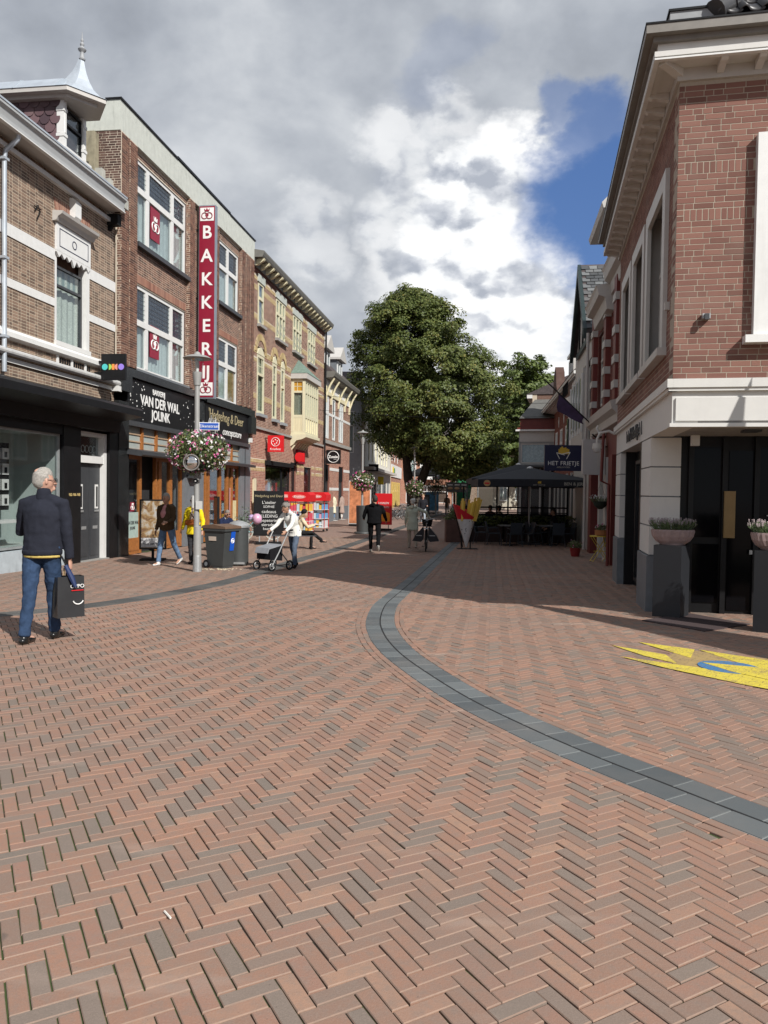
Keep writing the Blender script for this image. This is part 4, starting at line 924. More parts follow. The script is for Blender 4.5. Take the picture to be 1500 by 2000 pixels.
mb = MB(); mb.prism([(.0, 3.75), (-.15, 3.85), (-.3, 4.05), (-.62, 4.12), (-.80, 4.22), (-.80, 4.36), (.0, 4.36)], bx0-.08, bx1+.08, IVORY, 'x')
for i in range(6): x = bx0+.2+i*.5; mb.prism([(.0, 3.55), (-.3, 3.95), (-.6, 4.1), (-.0, 4.1)], x-.06, x+.06, IVORY, 'x')
mb.build('bay_corbel', h3)
mb = MB(); mb.tube([(26.5, -.12, 11.2), (26.5, -.10, 4.6), (26.3, -.16, 4.0), (26.3, -.16, -.4)], .055, BLACKM, 8); mb.build('drain_pipe', h3)
# shop windows of the drugstore
mb = MB(); mb.box(14.6, 19.05, -.18, .1, 2.66, 2.86, BLACKM); mb.box(19.05, 20.15, -.02, .1, 2.82, 2.95, BLACKM); mb.build('shutter_box', h3)
WD = mat('drugstore_inside', (.05, .04, .045), .7, var=.6, scale=3)
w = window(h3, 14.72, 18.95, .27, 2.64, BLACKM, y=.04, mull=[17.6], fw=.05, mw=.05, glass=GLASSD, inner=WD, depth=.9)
q = MB()
for i in range(10): q.box(14.9+i*.4, 15.2+i*.4, .5, .7, .3+.0*i, .9+.5*((i*7) % 3), [RED, mat('sky_blue_box', (.15, .35, .55), .6), LETTER, mat('skin_poster', (.45, .25, .2), .6)][i % 4])
q.build('window_display', w)
window(h3, 19.12, 20.08, -.38, 2.78, BLACKM, y=.08, fw=.07, glass=GLASSD, inner=WD, depth=.9, name='door'); 
w = window(h3, 21.92, 23.48, .0, 2.78, BLACKM, y=.05, fw=.06, glass=GLASSD, inner=mat('red_inside', (.16, .02, .02), .7, var=.4), depth=.6)
mb = MB(); mb.box(12.87, 13.10, .08, .12, -.38, 2.03, mat('light_oak', (.42, .24, .10), .5)); mb.box(13.10, 13.48, .02, .12, -.38, 2.05, IVORY); mb.build('side_door', h3)
q = MB()
for i in range(7): q.box(13.9, 14.4, -.012, .0, -.3+i*.22, -.16+i*.22, BLACKM)
q.build('notice_strips', h3)
def grey_foot(p, a, b_): MB().box(a, b_, -.03, .05, -.5, .5, MGREY).build('plinth', p)
grey_foot(h3, 13.6, 14.65); grey_foot(h3, 20.15, 21.85); grey_foot(h3, 23.55, 26.5)
def blade(name, label, s, y0, y1, z0, z1, m, group=None, th=.07):
    t = thing(name, label, 'sign', mtx=FL @ Matrix.Translation((s, 0, 0))); mb = MB(); mb.box(-th, th, y0, y1, z0, z1, m); mb.box(-.02, .02, y1, .05, z0+.1, z0+.14, BLACKM); mb.box(-.02, .02, y1, .05, z1-.14, z1-.1, BLACKM); mb.build('sign_box', t); return t
t = blade('shop_sign', 'square red drugstore sign with a white round face emblem on banded brick', 14.62, -.86, -.14, 3.24, 3.97, RED)
q = MB(); q.ring((0, 0, 0), .19, .014, LETTER, 'y', 24, 4); 
for a, r in ((.5, .09), (1.6, .10), (2.9, .11), (4.4, .10), (5.6, .07)): q.ball((r*math.cos(a), 0, r*math.sin(a)), .028, LETTER, 5, (1, .3, 1))
o = q.build('round_emblem', t); o.rotation_euler = (0, 0, -PI/2); o.location = (-.078, -.50, 3.68)
text_on_side(t, 'Kruidvat', -.50, 3.36, .14, LETTER, x=-.074)
t = blade('shop_sign', 'small round red sign under the cream oriel bay', 19.75, -.55, -.12, 3.0, 3.45, RED); t2 = t
q = MB(); q.prism([(-.30+.24*math.cos(a), 3.24+.24*math.sin(a)) for a in [2*PI*i/20 for i in range(20)]], -.10, .10, RED, 'x'); q.build('round_face', t)
q = MB(); q.box(20.1, 21.7, -.10, .0, 2.95, 3.65, DRED); o = q.build('red_fascia', h3)
txt(o, 'Kruidvat', 20.9, -.11, 3.3, .3, LETTER)

# ---- house 4: Zussie
h4 = thing('boutique_building', 'brick boutique house with white windows, cream cornice struts and two grey dormers', 'building', mtx=FL.copy())
W4 = [(26.95, 28.0, 4.75, 7.45), (29.1, 29.95, 4.75, 7.45), (31.2, 32.6, 4.75, 7.45)]
D4 = [(26.85, 28.45, -.5, 3.15), (31.4, 33.0, -.5, 3.15)]
wall(h4, 26.62, 35.2, 4.55, 8.0, [(a, b_, c, 7.4) for a, b_, c, d in W4], B_RED, mortar=PALEM)
wall(h4, 26.62, 35.2, -.6, 4.55, D4, B_PNK, mortar=PALEM, name='shop_wall')
solid(h4, 26.62, 35.2, -.6, 8.8, 9, y0=1.4); MB().box(26.7, 35.85, .31, 1.39, 3.2, 8.8, mat('plain_rear_brick', (0, 0, 0))).build('upper_floor', h4)
one('stone_band', h4, 26.62, 35.22, -.12, .004, 4.42, 4.62, STONE)
for s0, s1 in ((28.05, 29.05), (30.0, 31.15), (32.65, 35.2), (26.62, 26.9)): one('stone_band', h4, s0, s1, -.02, .004, 6.2, 6.36, WHITE)
for z in (2.8, 1.55):
    for s0, s1 in ((28.5, 31.35), (33.05, 35.2)): one('stone_band', h4, s0, s1, -.02, .004, z, z+.18, WHITE)
for a, b_, c, d in W4: window(h4, a, b_, c, 7.38, WHITE, y=-.02, mull=[(a+b_)/2] if b_-a > 1 else [], trans=[6.3], fw=.13, mw=.15, curtain=CURTAIN)
mb = MB(); mb.box(26.62, 35.25, -.06, .01, 7.42, 8.32, WHITE); mb.build('frieze', h4)
mb = MB(); mb.prism([(.0, 8.32), (-.55, 8.36), (-.62, 8.44), (-.68, 8.62), (-.68, 8.70), (.0, 8.85)], 26.62, 35.4, mat('cornice_grey', (0, 0, 0)), 'x'); mb.build('cornice', h4)
for x in (27.0, 28.55, 30.9, 33.0, 34.7):
    q = MB(); q.tube([(x, -.04, 7.2), (x, -.16, 7.55), (x, -.26, 7.85), (x, -.34, 8.0), (x, -.55, 8.34)], .07, CREAMY, 5); q.box(x-.09, x+.09, -.10, .0, 6.9, 7.9, CREAMY); q.build('cornice_strut', h4)
for a, b_ in ((26.9, 28.6), (28.7, 30.8), (31.0, 33.1)): one('lintel_rail', h4, a, b_, -.10, .0, 7.38, 7.62, CREAMY)
mb = MB(); mb.prism([(-.5, 8.72), (2.4, 11.6), (6, 8.8)], 26.62, 35.2, SLATE, 'x'); mb.build('roof', h4)
for x in (27.0, 31.0):
    d = MB(); d.box(x, x+1.7, .15, 2.6, 8.8, 10.3, MGREY); d.prism([(x-.18, 10.3), (x+.85, 11.1), (x+1.88, 10.3), (x+1.88, 10.16), (x-.18, 10.16)], -.15, 2.9, GREYW, 'y'); o = d.build('dormer', h4)
    window(o, x+.1, x+1.6, 8.9, 10.1, WHITE, y=.08, mull=[x+.85], fw=.12, mw=.14, curtain=CURTAIN, name='dormer_window')
for a, b_, c, d in D4:
    q = MB(); q.box(a, b_, .1, .14, c, d, BLACK)
    q.box(a+.2, b_-.2, .09, .1, c, 2.1, DARKIN); o = q.build('shop_door', h4)
    for i in range(9): 
        s = MB(); s.box(a+.05+i*(b_-a-.1)/9, a+.05+(i+.55)*(b_-a-.1)/9, .04, .1, 2.15, d, BLACKM); s.build('slat', o)
grey_foot(h4, 28.5, 31.35); grey_foot(h4, 33.05, 35.2)
t = blade('shop_sign', 'square black sign with white ring reading Zussie on the brick boutique', 26.85, -1.02, -.14, 3.16, 4.0, BLACK)
q = MB(); q.ring((0, 0, 0), .34, .022, LETTER, 'y', 28, 4); o = q.build('white_ring', t); o.rotation_euler = (0, 0, -PI/2); o.location = (-.08, -.58, 3.58)
text_on_side(t, 'Zussie', -.58, 3.58, .22, LETTER, x=-.074, bold=.006); text_on_side(t, 'mode', -.70, 3.44, .08, LETTER, x=-.074)
# ------------------------------------------------------------------ right corner building
FR = frame(3.51, 9.44, -.2009, -.9796)      # side wall: local x = minus the distance from the corner
FF = frame(3.51, 9.44, .98, -.2)
B_R1 = brick_mat('purple_red_brick', [(0, (.165, .080, .062)), (.5, (.215, .102, .08)), (1, (.255, .130, .10))], wear=.2)
B_R1O = brick_mat('purple_red_brick_single', [(0, (.165, .080, .062)), (.5, (.215, .102, .08)), (1, (.255, .130, .10))], obj=True, wear=.2)
R1M = mat('cream_mortar', (.40, .34, .27), .95, var=.08, scale=30)
TAUPE = mat('taupe_gutter', (.20, .185, .165), .55)
PUTTY = mat('putty_white_plaster', (.62, .61, .58), .6, var=.03, dirt=.06)
r1 = thing('corner_building', 'red brick corner building with white cornice and cut-away black entrance at right', 'building', (3.51, 9.44, 0))
def sub(name, parent, M):       # part whose own frame is one of the wall frames
    o = bpy.data.objects.new(name, None); COL.objects.link(o); return o
r1side = FR; base = Matrix.Translation((3.51, 9.44, 0)).inverted()
class Fr:
    """parts built in a wall frame but parented straight to the building"""
    def __init__(s, root, M, base): s.root = root; s.M = base @ M
    def fix(s, o):
        o.parent = s.root; o.matrix_local = s.M @ o.matrix_local if o.matrix_local != Matrix.Identity(4) else s.M.copy(); return o
SID = (base @ FR); FRO = (base @ FF)
def P_(o, M): o.matrix_local = M @ Matrix.LocRotScale(o.location, o.rotation_euler, o.scale); return o
def bb(parent, M, name, *boxes, smooth=False):
    mb = MB()
    for b_ in boxes: mb.box(*b_)
    o = mb.build(name, parent, smooth); return P_(o, M)
# side wall
SW_ = [(-2.48, -.61, 3.46, 5.75), (-4.35, -2.72, 3.46, 5.75), (-6.15, -4.6, 3.46, 5.75)]
w = wall(r1, -7.1, 0, 2.97, 6.55, SW_, B_R1, L=.225, H=.0706, mortar=R1M, reveal=.25, rmat=GREYW, name='side_wall'); P_(w, SID)
for i, (a, b_, c, d) in enumerate(SW_):
    mb = MB(); f = .20
    for q in ((a-.02, a+f, c, d+.02), (b_-f, b_+.02, c, d+.02)): mb.box(q[0], q[1], -.055, .0, q[2], q[3], GREYW)
    mb.box(a+f, b_-f, -.055, .0, d-f, d+.02, GREYW); mb.box(a-.06, b_+.06, -.12, .02, c-.10, c+.0, GREYW); P_(mb.build('window_surround', r1), SID)
    w = window(r1, a+.14, b_-.14, c+.02, d-.14, GREYW, y=.14, mull=[(a+b_)/2], trans=[c+1.35], fw=.08, mw=.06, curtain=CURTAIN); P_(w, SID)
mb = MB(); mb.box(-7.1, -.02, .28, 5.5, 2.95, 6.62, DARKIN); P_(mb.build('upper_floor', r1), SID)
# front wall: every brick that shows is an object
w = wall(r1, 0, 5.6, 2.97, 6.55, [(1.16, 3.2, 3.6, 5.7)], B_R1, mortar=R1M, plain=R1M, name='front_wall', reveal=.2); P_(w, FRO)
rows = brick_rects(.0, 1.30, 2.975, 6.55, [(.90, 9, 3.44, 5.82), (-.01, .90, 4.872, 5.02), (-.01, .90, 5.437, 5.585)], .228, .0706, j=.011)
bme = mesh_np('brick', [(0, 0, 0), (1, 0, 0), (1, 0, 1), (0, 0, 1), (0, .016, 0), (1, .016, 0), (1, .016, 1), (0, .016, 1)], BQ, mats=[B_R1O])
nb = 0
for (a, b_, c, d) in rows:
    if nb >= 296: break
    o = bpy.data.objects.new('brick', bme); COL.objects.link(o); o.parent = r1; o.location = (a, -.0035+rng.uniform(-.0008, .0008), c); o.scale = (b_-a, 1, d-c); o['bv'] = float(rng.random()); P_(o, FRO); nb += 1
if len(rows) > nb: P_(link('brickwork', bricks_mesh('brickwork', rows[nb:], [B_R1], -.0035), r1, 'stuff'), FRO)
rr = brick_rects(1.305, 5.6, 2.975, 6.55, [(1.16, 3.2, 3.44, 5.82)], .228, .0706, j=.011); P_(link('brickwork', bricks_mesh('brickwork', rr, [B_R1], -.0035), r1, 'stuff'), FRO)
for z in (4.879, 5.444):      # rows of upright bricks
    R = [(.09+i*.0705, .148+i*.0705, z+.002, z+.130) for i in range(11)]+[(.0, .078, z+.002, z+.058), (.0, .078, z+.071, z+.130)]
    P_(link('upright_bricks', bricks_mesh('upright_bricks', R, [B_R1], -.0035), r1, 'stuff'), FRO)
bb(r1, FRO, 'window_surround', (.88, 1.16, -.10, .02, 3.46, 5.84, WHITE), (1.16, 3.2, -.10, .02, 5.62, 5.84, WHITE), (3.2, 3.44, -.10, .02, 3.46, 5.84, WHITE)); bb(r1, FRO, 'sill', (.78, 3.5, -.16, .02, 3.37, 3.46, WHITE))
P_(window(r1, 1.16, 3.2, 3.5, 5.7, WHITE, y=.08, mull=[2.2], curtain=CURTAIN), FRO)
bb(r1, FRO, 'wall_lamp', (.31, .40, -.09, -.01, 3.68, 3.74, STEEL), (.33, .38, -.13, -.09, 3.66, 3.73, DGREY))
bb(r1, SID, 'wall_box', (-.42, -.36, -.06, 0, 3.9, 4.0, GREYW))
# band, fascia and soffit over the cut-away entrance
for M, x0, x1, nm in ((SID, -7.1, .0, 'side'), (FRO, 0.0, 5.6, 'front')):
    e = .07
    a, b_ = (x0, x1+e) if nm == 'side' else (x0-e, x1)
    bb(r1, M, 'string_band', (a, b_, -.07, .06, 2.86, 2.965, PUTTY), (a+(0 if nm == 'side' else .02), b_-(.02 if nm == 'side' else 0), -.05, .05, 2.82, 2.86, PUTTY))
    bb(r1, M, 'fascia', (x0, x1, .0, .3, 2.40, 2.82, PUTTY)) if nm == 'side' else bb(r1, M, 'fascia', (x0+.002, x1, .002, .3, 2.44, 2.82, PUTTY), (x0+.04, x1, -.025, .0, 2.46, 2.74, PUTTY), (x0-.03, x1, -.045, .1, 2.385, 2.43, PUTTY))
mb = MB(); mb.box(-2.2, 0.0, .3, 4.5, 2.41, 2.5, mat('soffit_grey', (.30, .29, .28), .8)); P_(mb.build('entrance_soffit', r1), SID)
bb(r1, SID, 'soffit_speaker', (-.9, -.65, 1.0, 1.2, 2.38, 2.41, DGREY))
def pilaster(x0, x1, d):
    z = .66; i = 0
    while z < 2.38:
        h = min(.43, 2.40-z); bb(r1, SID, 'plaster_block', (x0, x1, .0+.0*i, d, z+.02, z+h, PUTTY)); z += h; i += 1
    bb(r1, SID, 'joint_core', (x0+.015, x1-.015, .02, d-.01, -.3, 2.4, MGREY)); bb(r1, SID, 'plinth', (x0-.025, x1+.03, -.03, d+.02, -.5, .66, MGREY))
pilaster(-2.85, -1.8, .42); pilaster(-7.1, -6.2, .42)
bb(r1, SID, 'side_door', (-6.2, -2.85, .30, .36, -.5, 2.4, BLACK)); bb(r1, SID, 'door_post', (-3.2, -2.9, .02, .30, -.5, 2.4, BLACK)); bb(r1, SID, 'door_post', (-6.18, -6.1, .10, .30, -.5, 2.4, BLACK)); 
for x in (-4.1, -5.1): P_(window(r1, x-.45, x+.45, -.1, 2.2, BLACK, y=.22, fw=.07, fd=.06, glass=GLASSD), SID)
bb(r1, SID, 'door_handle', (-3.32, -3.28, .16, .2, .6, .75, STEEL))
text = txt(r1, "om 't Hoekje", -3.9, -.03, 2.60, .30, DGREY, sx=1.1, ext=.012, shear=.0, name='lettering'); P_(text, SID)
q = MB(); 
for i in range(9): q.tube([(-2.75-i*.27, -.02, 2.5+.12*(i % 2)), (-2.80-i*.27, -.02, 2.72)], .008, DGREY, 4)
P_(q.build('letter_flourish', r1), SID)
# entrance wall, black glass, set back under the corner
ent = MB(); ent.box(-.9+1.3, 5.5, 1.92, 2.0, -.3, 2.41, BLACK); P_(ent.build('entrance_wall', r1), FRO)
GBL = glass_mat('smoked_glass', (.18, .18, .18))
for (a, b_, c, d) in ((.62, .98, .0, .85), (1.50, 1.98, .0, .9), (.62, .98, .95, 2.25), (1.10, 1.42, -.1, 2.2), (1.50, 2.2, 1.0, 2.25)):
    mb = MB(); mb.box(a, b_, 1.90, 1.912, c, d, mat('black_reflective_pane', (.004, .004, .005), .10, spec=.12)); P_(mb.build('pane', r1), FRO)
for x_ in (.54, 1.0, 1.43, 2.2): bb(r1, FRO, 'door_post', (x_, x_+.07, 1.84, 1.92, -.3, 2.4, BLACK))
bb(r1, FRO, 'brass_panel', (1.02, 1.17, 1.79, 1.835, .95, 1.62, mat('brass_panel', (.26, .17, .07), .45, .3)))
bb(r1, FRO, 'door_handle', (1.38, 1.42, 1.83, 1.84, .72, .78, STEEL)); P_(txt(r1, '90', 1.75, 1.835, 1.36, .07, GREYW), FRO)
bb(r1, FRO, 'door_rail', (1.60, 1.95, 1.84, 1.86, 1.27, 1.285, STEEL)); bb(r1, FRO, 'motion_sensor', (.42, .52, 1.0, 1.1, 2.22, 2.36, PUTTY))
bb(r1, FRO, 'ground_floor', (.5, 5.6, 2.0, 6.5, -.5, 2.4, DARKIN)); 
# cornice
n = .37
for M, x0, x1, s in ((SID, -7.3, 0, 1), (FRO, 0, 5.6, -1)):
    a, b_ = (x0, x1) if s == 1 else (x0, x1)
    ea, eb = (0, 1) if s == 1 else (-1, 0)
    def pr(y0, z0, y1, z1, m, nm):      # one moulding with a mitred end at the corner
        mb = MB(); A, B = (x0, x1) if s == 1 else (x0, x1)
        for (ya, yb, za, zb) in ((y0, y1, z0, z1),):
            oa, ob = -ya, -yb      # mitre lengths
            if s == 1: vs = [(A, ya, za), (B-ya, ya, za), (B-ya, ya, zb), (A, ya, zb), (A, yb, za), (B-yb, yb, za), (B-yb, yb, zb), (A, yb, zb)]
            else: vs = [(A+ya, ya, za), (B, ya, za), (B, ya, zb), (A+ya, ya, zb), (A+yb, yb, za), (B, yb, za), (B, yb, zb), (A+yb, yb, zb)]
            mb.add(vs, [(0, 1, 2, 3), (7, 6, 5, 4), (0, 4, 5, 1), (3, 2, 6, 7), (1, 5, 6, 2), (0, 3, 7, 4)], m)
        P_(mb.build(nm, r1), M)
    pr(-.34, 6.70, .1, 6.76, PUTTY, 'cornice_soffit'); pr(-.34, 6.665, -.28, 6.685, WHITE, 'cornice_edge'); pr(-.30, 6.685, -.2, 6.86, PUTTY, 'cornice_fascia'); pr(-.36, 6.86, -.2, 6.92, TAUPE, 'cornice_moulding'); pr(-.45, 6.92, -.2, 7.02, TAUPE, 'gutter'); pr(-.46, 7.02, -.18, 7.04, BLACK, 'gutter_edge')
    pr(-.035, 6.55, .05, 6.70, GREYW, 'frieze')
    cnt = 19 if s == 1 else 13
    for i in range(cnt):
        x = (x0+.1+i*(7.0/cnt)) if s == 1 else x0+.45+i*.42
        mb = MB(); mb.prism([(-.04, 6.60), (-.04, 6.70), (-.29, 6.70), (-.29, 6.655), (-.25, 6.635), (-.18, 6.635)], x-.04, x+.04, PUTTY, 'x'); P_(mb.build('cornice_bracket', r1), M)
mb = MB(); mb.prism([(0, 6.60), (0, 6.70), (-.34, 6.70), (-.34, 6.65), (-.2, 6.635)], -.05, .05, PUTTY, 'x'); o = mb.build('cornice_bracket', r1); o.rotation_euler = (0, 0, -PI/4); P_(o, FRO)
# roof: core, pantiles, hip
PAN = mat('black_pantile', (.045, .045, .047), .38, var=.15, scale=10)
mb = MB(); mb.add([(.0, -.36, 7.0), (5.6, -.36, 7.0), (5.6, 2.6, 9.8), (2.7, 2.6, 9.8), (0.06, 6.6, 7.0), (5.6, 6.6, 7.0)], [(0, 1, 2, 3), (0, 3, 4), (3, 2, 5, 4), (0, 4, 5, 1)], SLATE); P_(mb.build('roof', r1), FRO)
bb(r1, FRO, 'zinc_upstand', (-.18, .36, -.36, .3, 7.03, 7.19, mat('lead_grey', (0, 0, 0))), (-.20, .36, -.38, .32, 7.19, 7.215, BLACK))
def pantile():
    V = []; n_ = 12; L = .40
    for j, (v, dz) in enumerate(((0, .0), (L, .028))):
        for i in range(n_+1):
            t_ = i/n_; u = t_*.27; h = .050*math.sin(PI*min(1, t_/.42)) if t_ < .42 else -.018*math.sin(PI*(t_-.42)/.58)
            V.append((u, v, .045-dz+h))
    for i in range(n_+1):
        u, v, z = V[i]; V.append((u, v, z-.025))
    Q = [(i, i+1, n_+2+i, n_+1+i) for i in range(n_)]+[(2*(n_+1)+i, 2*(n_+1)+i+1, i+1, i) for i in range(n_)]
    return mesh_np('roof_tile', V, Q, mats=[PAN], smooth=True)
ptm = pantile(); sl_ = math.atan2(2.6, 2.75)
for j in range(5):
    for i in range(7):
        u = .33+i*.235+j*.0; v = .0+j*.345
        if u < .26+v*.68: continue
        o = link('roof_tile', ptm, r1); o.location = (u, -.40+v*math.cos(sl_), 7.07+v*math.sin(sl_)); o.rotation_euler = (sl_, 0, 0); P_(o, FRO)
mb = MB()
for j in range(8):
    p0 = Vector((.30+j*.27*.62, -.38+j*.27*.55, 7.12+j*.27*.56)); d_ = Vector((.62, .55, .56)).normalized()
    q = MB(); q.tube([p0, p0+d_*.05, p0+d_*.34], [.135, .135, .115], PAN, 14); P_(q.build('hip_tile', r1, smooth=True), FRO)

# plinth boxes with bowls
SHB = mat('charcoal_box', (.013, .0145, .018), .55, var=.05)
BOWL = mat('pinkish_glaze', (.30, .22, .215), .45, var=.15, scale=14)
def herb(parent, rx, ry, z0, h, n, cols, flower=None):
    V = []; Q = []; mi = []
    for i in range(n):
        a = rng.uniform(0, 2*PI); r = math.sqrt(rng.random()); x0 = rx*.8*r*math.cos(a); y0 = ry*.8*r*math.sin(a); lean = (x0*.5+rng.normal(0, .02), y0*.5+rng.normal(0, .02)); hh = h*rng.uniform(.55, 1.0)
        for k in range(5):
            t_ = (k+.6)/5; px, py, pz = x0+lean[0]*t_, y0+lean[1]*t_, z0+hh*t_; b_ = rng.uniform(0, 2*PI); L = .022; o_ = len(V)
            dx, dy = math.cos(b_)*L, math.sin(b_)*L
            V += [(px-dy*.16, py+dx*.16, pz), (px+dy*.16, py-dx*.16, pz), (px+dx+dy*.1, py+dy-dx*.1, pz+L*.9), (px+dx-dy*.1, py+dy+dx*.1, pz+L*.9)]; Q.append((o_, o_+1, o_+2, o_+3)); mi.append(i % 2)
        o_ = len(V); V += [(x0-.002, y0, z0), (x0+.002, y0, z0), (x0+lean[0]+.002, y0+lean[1], z0+hh), (x0+lean[0]-.002, y0+lean[1], z0+hh)]; Q.append((o_, o_+1, o_+2, o_+3)); mi.append(0)
        if flower and rng.random() < .6:
            px, py, pz = x0+lean[0], y0+lean[1], z0+hh
            for k in range(3):
                o_ = len(V); s = .007; V += [(px-s, py-s, pz+k*.012), (px+s, py-s, pz+k*.012), (px+s, py+s, pz+k*.012+.008), (px-s, py+s, pz+k*.012+.008)]; Q.append((o_, o_+1, o_+2, o_+3)); mi.append(2)
    return link('herb_foliage', mesh_np('herb_foliage', V, Q, mats=cols, mi=mi), parent, 'stuff')
HG = [mat('sage_green', (.085, .13, .05), .7, var=.3), mat('grey_green_leaf', (.14, .18, .09), .7, var=.3), mat('lavender_tip', (.30, .24, .24), .7)]
def plinth_box(x, y, rz, label):
    t_ = thing('plinth_box', label, 'plinth', (x, y, gz(y)-.002), rz, 'charcoal plinths at the corner entrance')
    mb = MB(); mb.box(-.19, .19, -.19, .19, 0, 1.0, SHB); mb.build('box', t_); return t_
def bowl(x, y, rz, z, label, l2):
    b_ = thing('planter_bowl', label, 'planter', (x, y, z), rz, 'fluted planter bowls at the corner entrance')
    n_ = 48; V = []; prof = [(.55, 0, 0), (.60, .012, 0), (.62, .02, 0), (.80, .06, 1), (.94, .12, 1), (1.0, .19, 1), (1.0, .215, 0), (.95, .215, 0), (.93, .17, 0)]
    for r, z_, fl in prof:
        for k in range(n_):
            a = 2*PI*k/n_; rr = r*(1+(.018*fl*(1 if k % 2 else -1))); ex = .285*math.copysign(abs(math.cos(a))**.8, math.cos(a)); ey = .155*math.copysign(abs(math.sin(a))**.8, math.sin(a)); V.append((ex*rr, ey*rr, z_))
    Q = [(i*n_+k, i*n_+(k+1) % n_, (i+1)*n_+(k+1) % n_, (i+1)*n_+k) for i in range(len(prof)-1) for k in range(n_)]
    link('bowl', mesh_np('bowl', V, Q, mats=[BOWL], smooth=False), b_)
    mb = MB(); mb.lathe([(.25, .17), (.25, .185)], mat('potting_soil', (.03, .022, .016), .95), n=24, sy=.52); mb.build('soil', b_)
    herb(b_, .28, .15, .18, .17, 260, HG, True); return b_
plinth_box(4.03, 10.72, rad(-38), 'charcoal plinth box under the left bowl beside the white pilaster'); bowl(4.03, 10.70, rad(-12), gz(10.7)+1.0, 'pink fluted bowl of dark herbs beside the white pilaster', '')
plinth_box(4.80, 9.40, rad(-38), 'charcoal plinth box at the right edge of the picture'); bowl(4.80, 9.38, rad(-12), gz(9.4)+1.0, 'pink fluted bowl of sunlit lavender at the right picture edge', '')
mt = MB(); pts = [(3.45, 10.18), (3.92, 9.30), (4.78, 9.95), (4.40, 11.0)]
mt.add([(x, y, gz(y)+.012) for x, y in pts]+[(x, y, gz(y)-.002) for x, y in pts], [(0, 1, 2, 3), (0, 1, 5, 4), (1, 2, 6, 5), (2, 3, 7, 6), (3, 0, 4, 7)], mat('brown_mat', (.055, .035, .035), .95, var=.2, scale=60, bump=.6))
setp(mt.build('door_mat'), 'dark brown door mat on the bricks before the black entrance', 'mat')
# unseen sail added out of frame, shaped to cast the shadow wedge on the bricks
ssl = thing('added_shadow_sail', 'unseen triangular sail added outside the picture at right to cast a shadow', 'added shadow caster', (8.9, 1.0, 0))
V = [(5.15, 8.15, 4.0), (8.4, -.4, 4.1), (9.6, 1.9, 3.9)]; mb = MB(); mb.add([(x-8.9, y-1, z) for x, y, z in V]+[(x-8.9, y-1, z-.01) for x, y, z in V], [(0, 1, 2), (5, 4, 3), (0, 3, 4, 1), (1, 4, 5, 2), (2, 5, 3, 0)], mat('added_sail_cloth', (.6, .58, .52), .8)); mb.build('sail', ssl)
mb = MB()
for x, y, z in V[1:]: mb.tube([(x-8.9, y-1, 0), (x-8.9, y-1, z+.1)], .05, STEEL, 10)
mb.build('mast', ssl)

# ------------------------------------------------------------------ rest of the right row
def rframe(px, py, k): n_ = math.hypot(k, 1); return frame(px, py, -k/n_, -1/n_)
M2 = rframe(5.6, 17, .15)
OXB = brick_mat('oxblood_brick', [(0, (.09, .018, .014)), (.5, (.14, .028, .02)), (1, (.19, .045, .032))]); OXM = mat('oxblood_paint', (.15, .022, .016), .5, dirt=.2)
h5 = thing('red_gabled_house', 'oxblood red brick house with white stone blocks and stepped white cornice on the right', 'house', mtx=M2.copy())
wall(h5, -8.6, 0, 3.3, 7.2, [(-2.6, -1.3, 4.3, 6.6), (-4.3, -3.3, 4.3, 6.6), (-7.4, -5.8, 4.2, 6.5)], OXB, mortar=mat('dark_mortar', (.12, .10, .09), .95), name='wall')
for a, b_ in ((-2.6, -1.3), (-4.3, -3.3), (-7.4, -5.8)): window(h5, a, b_, 4.3, 6.5, GREYW, y=.08, mull=[(a+b_)/2], trans=[5.7], curtain=CURTAIN)
solid(h5, -8.6, -.0, -.5, 7.2, 9, y0=.4)
for x in (-3.05, -5.0, -7.9):
    one('brick_pilaster', h5, x-.22, x+.22, -.14, .02, 3.9, 7.2, OXM)
    for z in (4.3, 4.95, 5.7, 6.55): one('stone_block', h5, x-.25, x+.25, -.17, .0, z, z+.2, GREYW)
mb = MB(); mb.prism([(.0, 3.30), (-.20, 3.35), (-.22, 3.55), (-.34, 3.66), (-.38, 3.85), (.0, 3.95)], -7.4, -1.8, GREYW, 'x'); mb.build('shop_cornice', h5)
mb = MB(); mb.prism([(.0, 7.0), (-.10, 7.02), (-.14, 7.3), (-.28, 7.38), (-.32, 7.6), (-.36, 7.68), (.3, 7.8)], -4.2, .2, GREYW, 'x'); mb.prism([(.0, 6.6), (-.2, 6.64), (-.25, 6.95), (-.42, 7.02), (-.46, 7.2), (-.50, 7.28), (.3, 7.4)], -7.0, -4.2, GREYW, 'x'); mb.build('cornice', h5)
mb = MB(); mb.prism([(.2, 7.5), (3.5, 10.5), (7, 7.5)], -8.6, .0, SLATE, 'x'); mb.build('roof', h5)
d = MB(); d.box(-7.0, -4.4, .15, 3.4, 7.4, 9.35, GREYW); d.prism([(-.35, 9.35), (-.40, 9.5), (-.15, 9.75), (3.6, 9.9), (3.6, 9.35)], -7.3, -4.1, GREYW, 'x'); o = d.build('dormer', h5)
window(o, -6.6, -4.8, 7.7, 9.1, GREYW, y=.10, mull=[-5.7], fw=.15, mw=.15, name='dormer_window', curtain=CURTAIN)
mb = MB(); mb.box(-8.6, 0, .25, .3, -.5, 3.3, DARKIN); mb.box(-8.6, 0, -.02, .25, 2.6, 3.3, OXM)
mb.box(-4.0, -3.3, -.10, .3, -.5, 2.6, OXM); mb.box(-1.0, 0, -.10, .3, -.5, 2.6, OXM); mb.box(-8.6, -7.9, -.1, .3, -.5, 2.6, OXM); mb.build('shopfront', h5)
one('white_pilaster', h5, -5.2, -4.7, -.06, .3, -.5, 2.6, GREYW); one('white_pilaster', h5, -6.4, -6.1, -.06, .3, -.5, 2.6, GREYW)
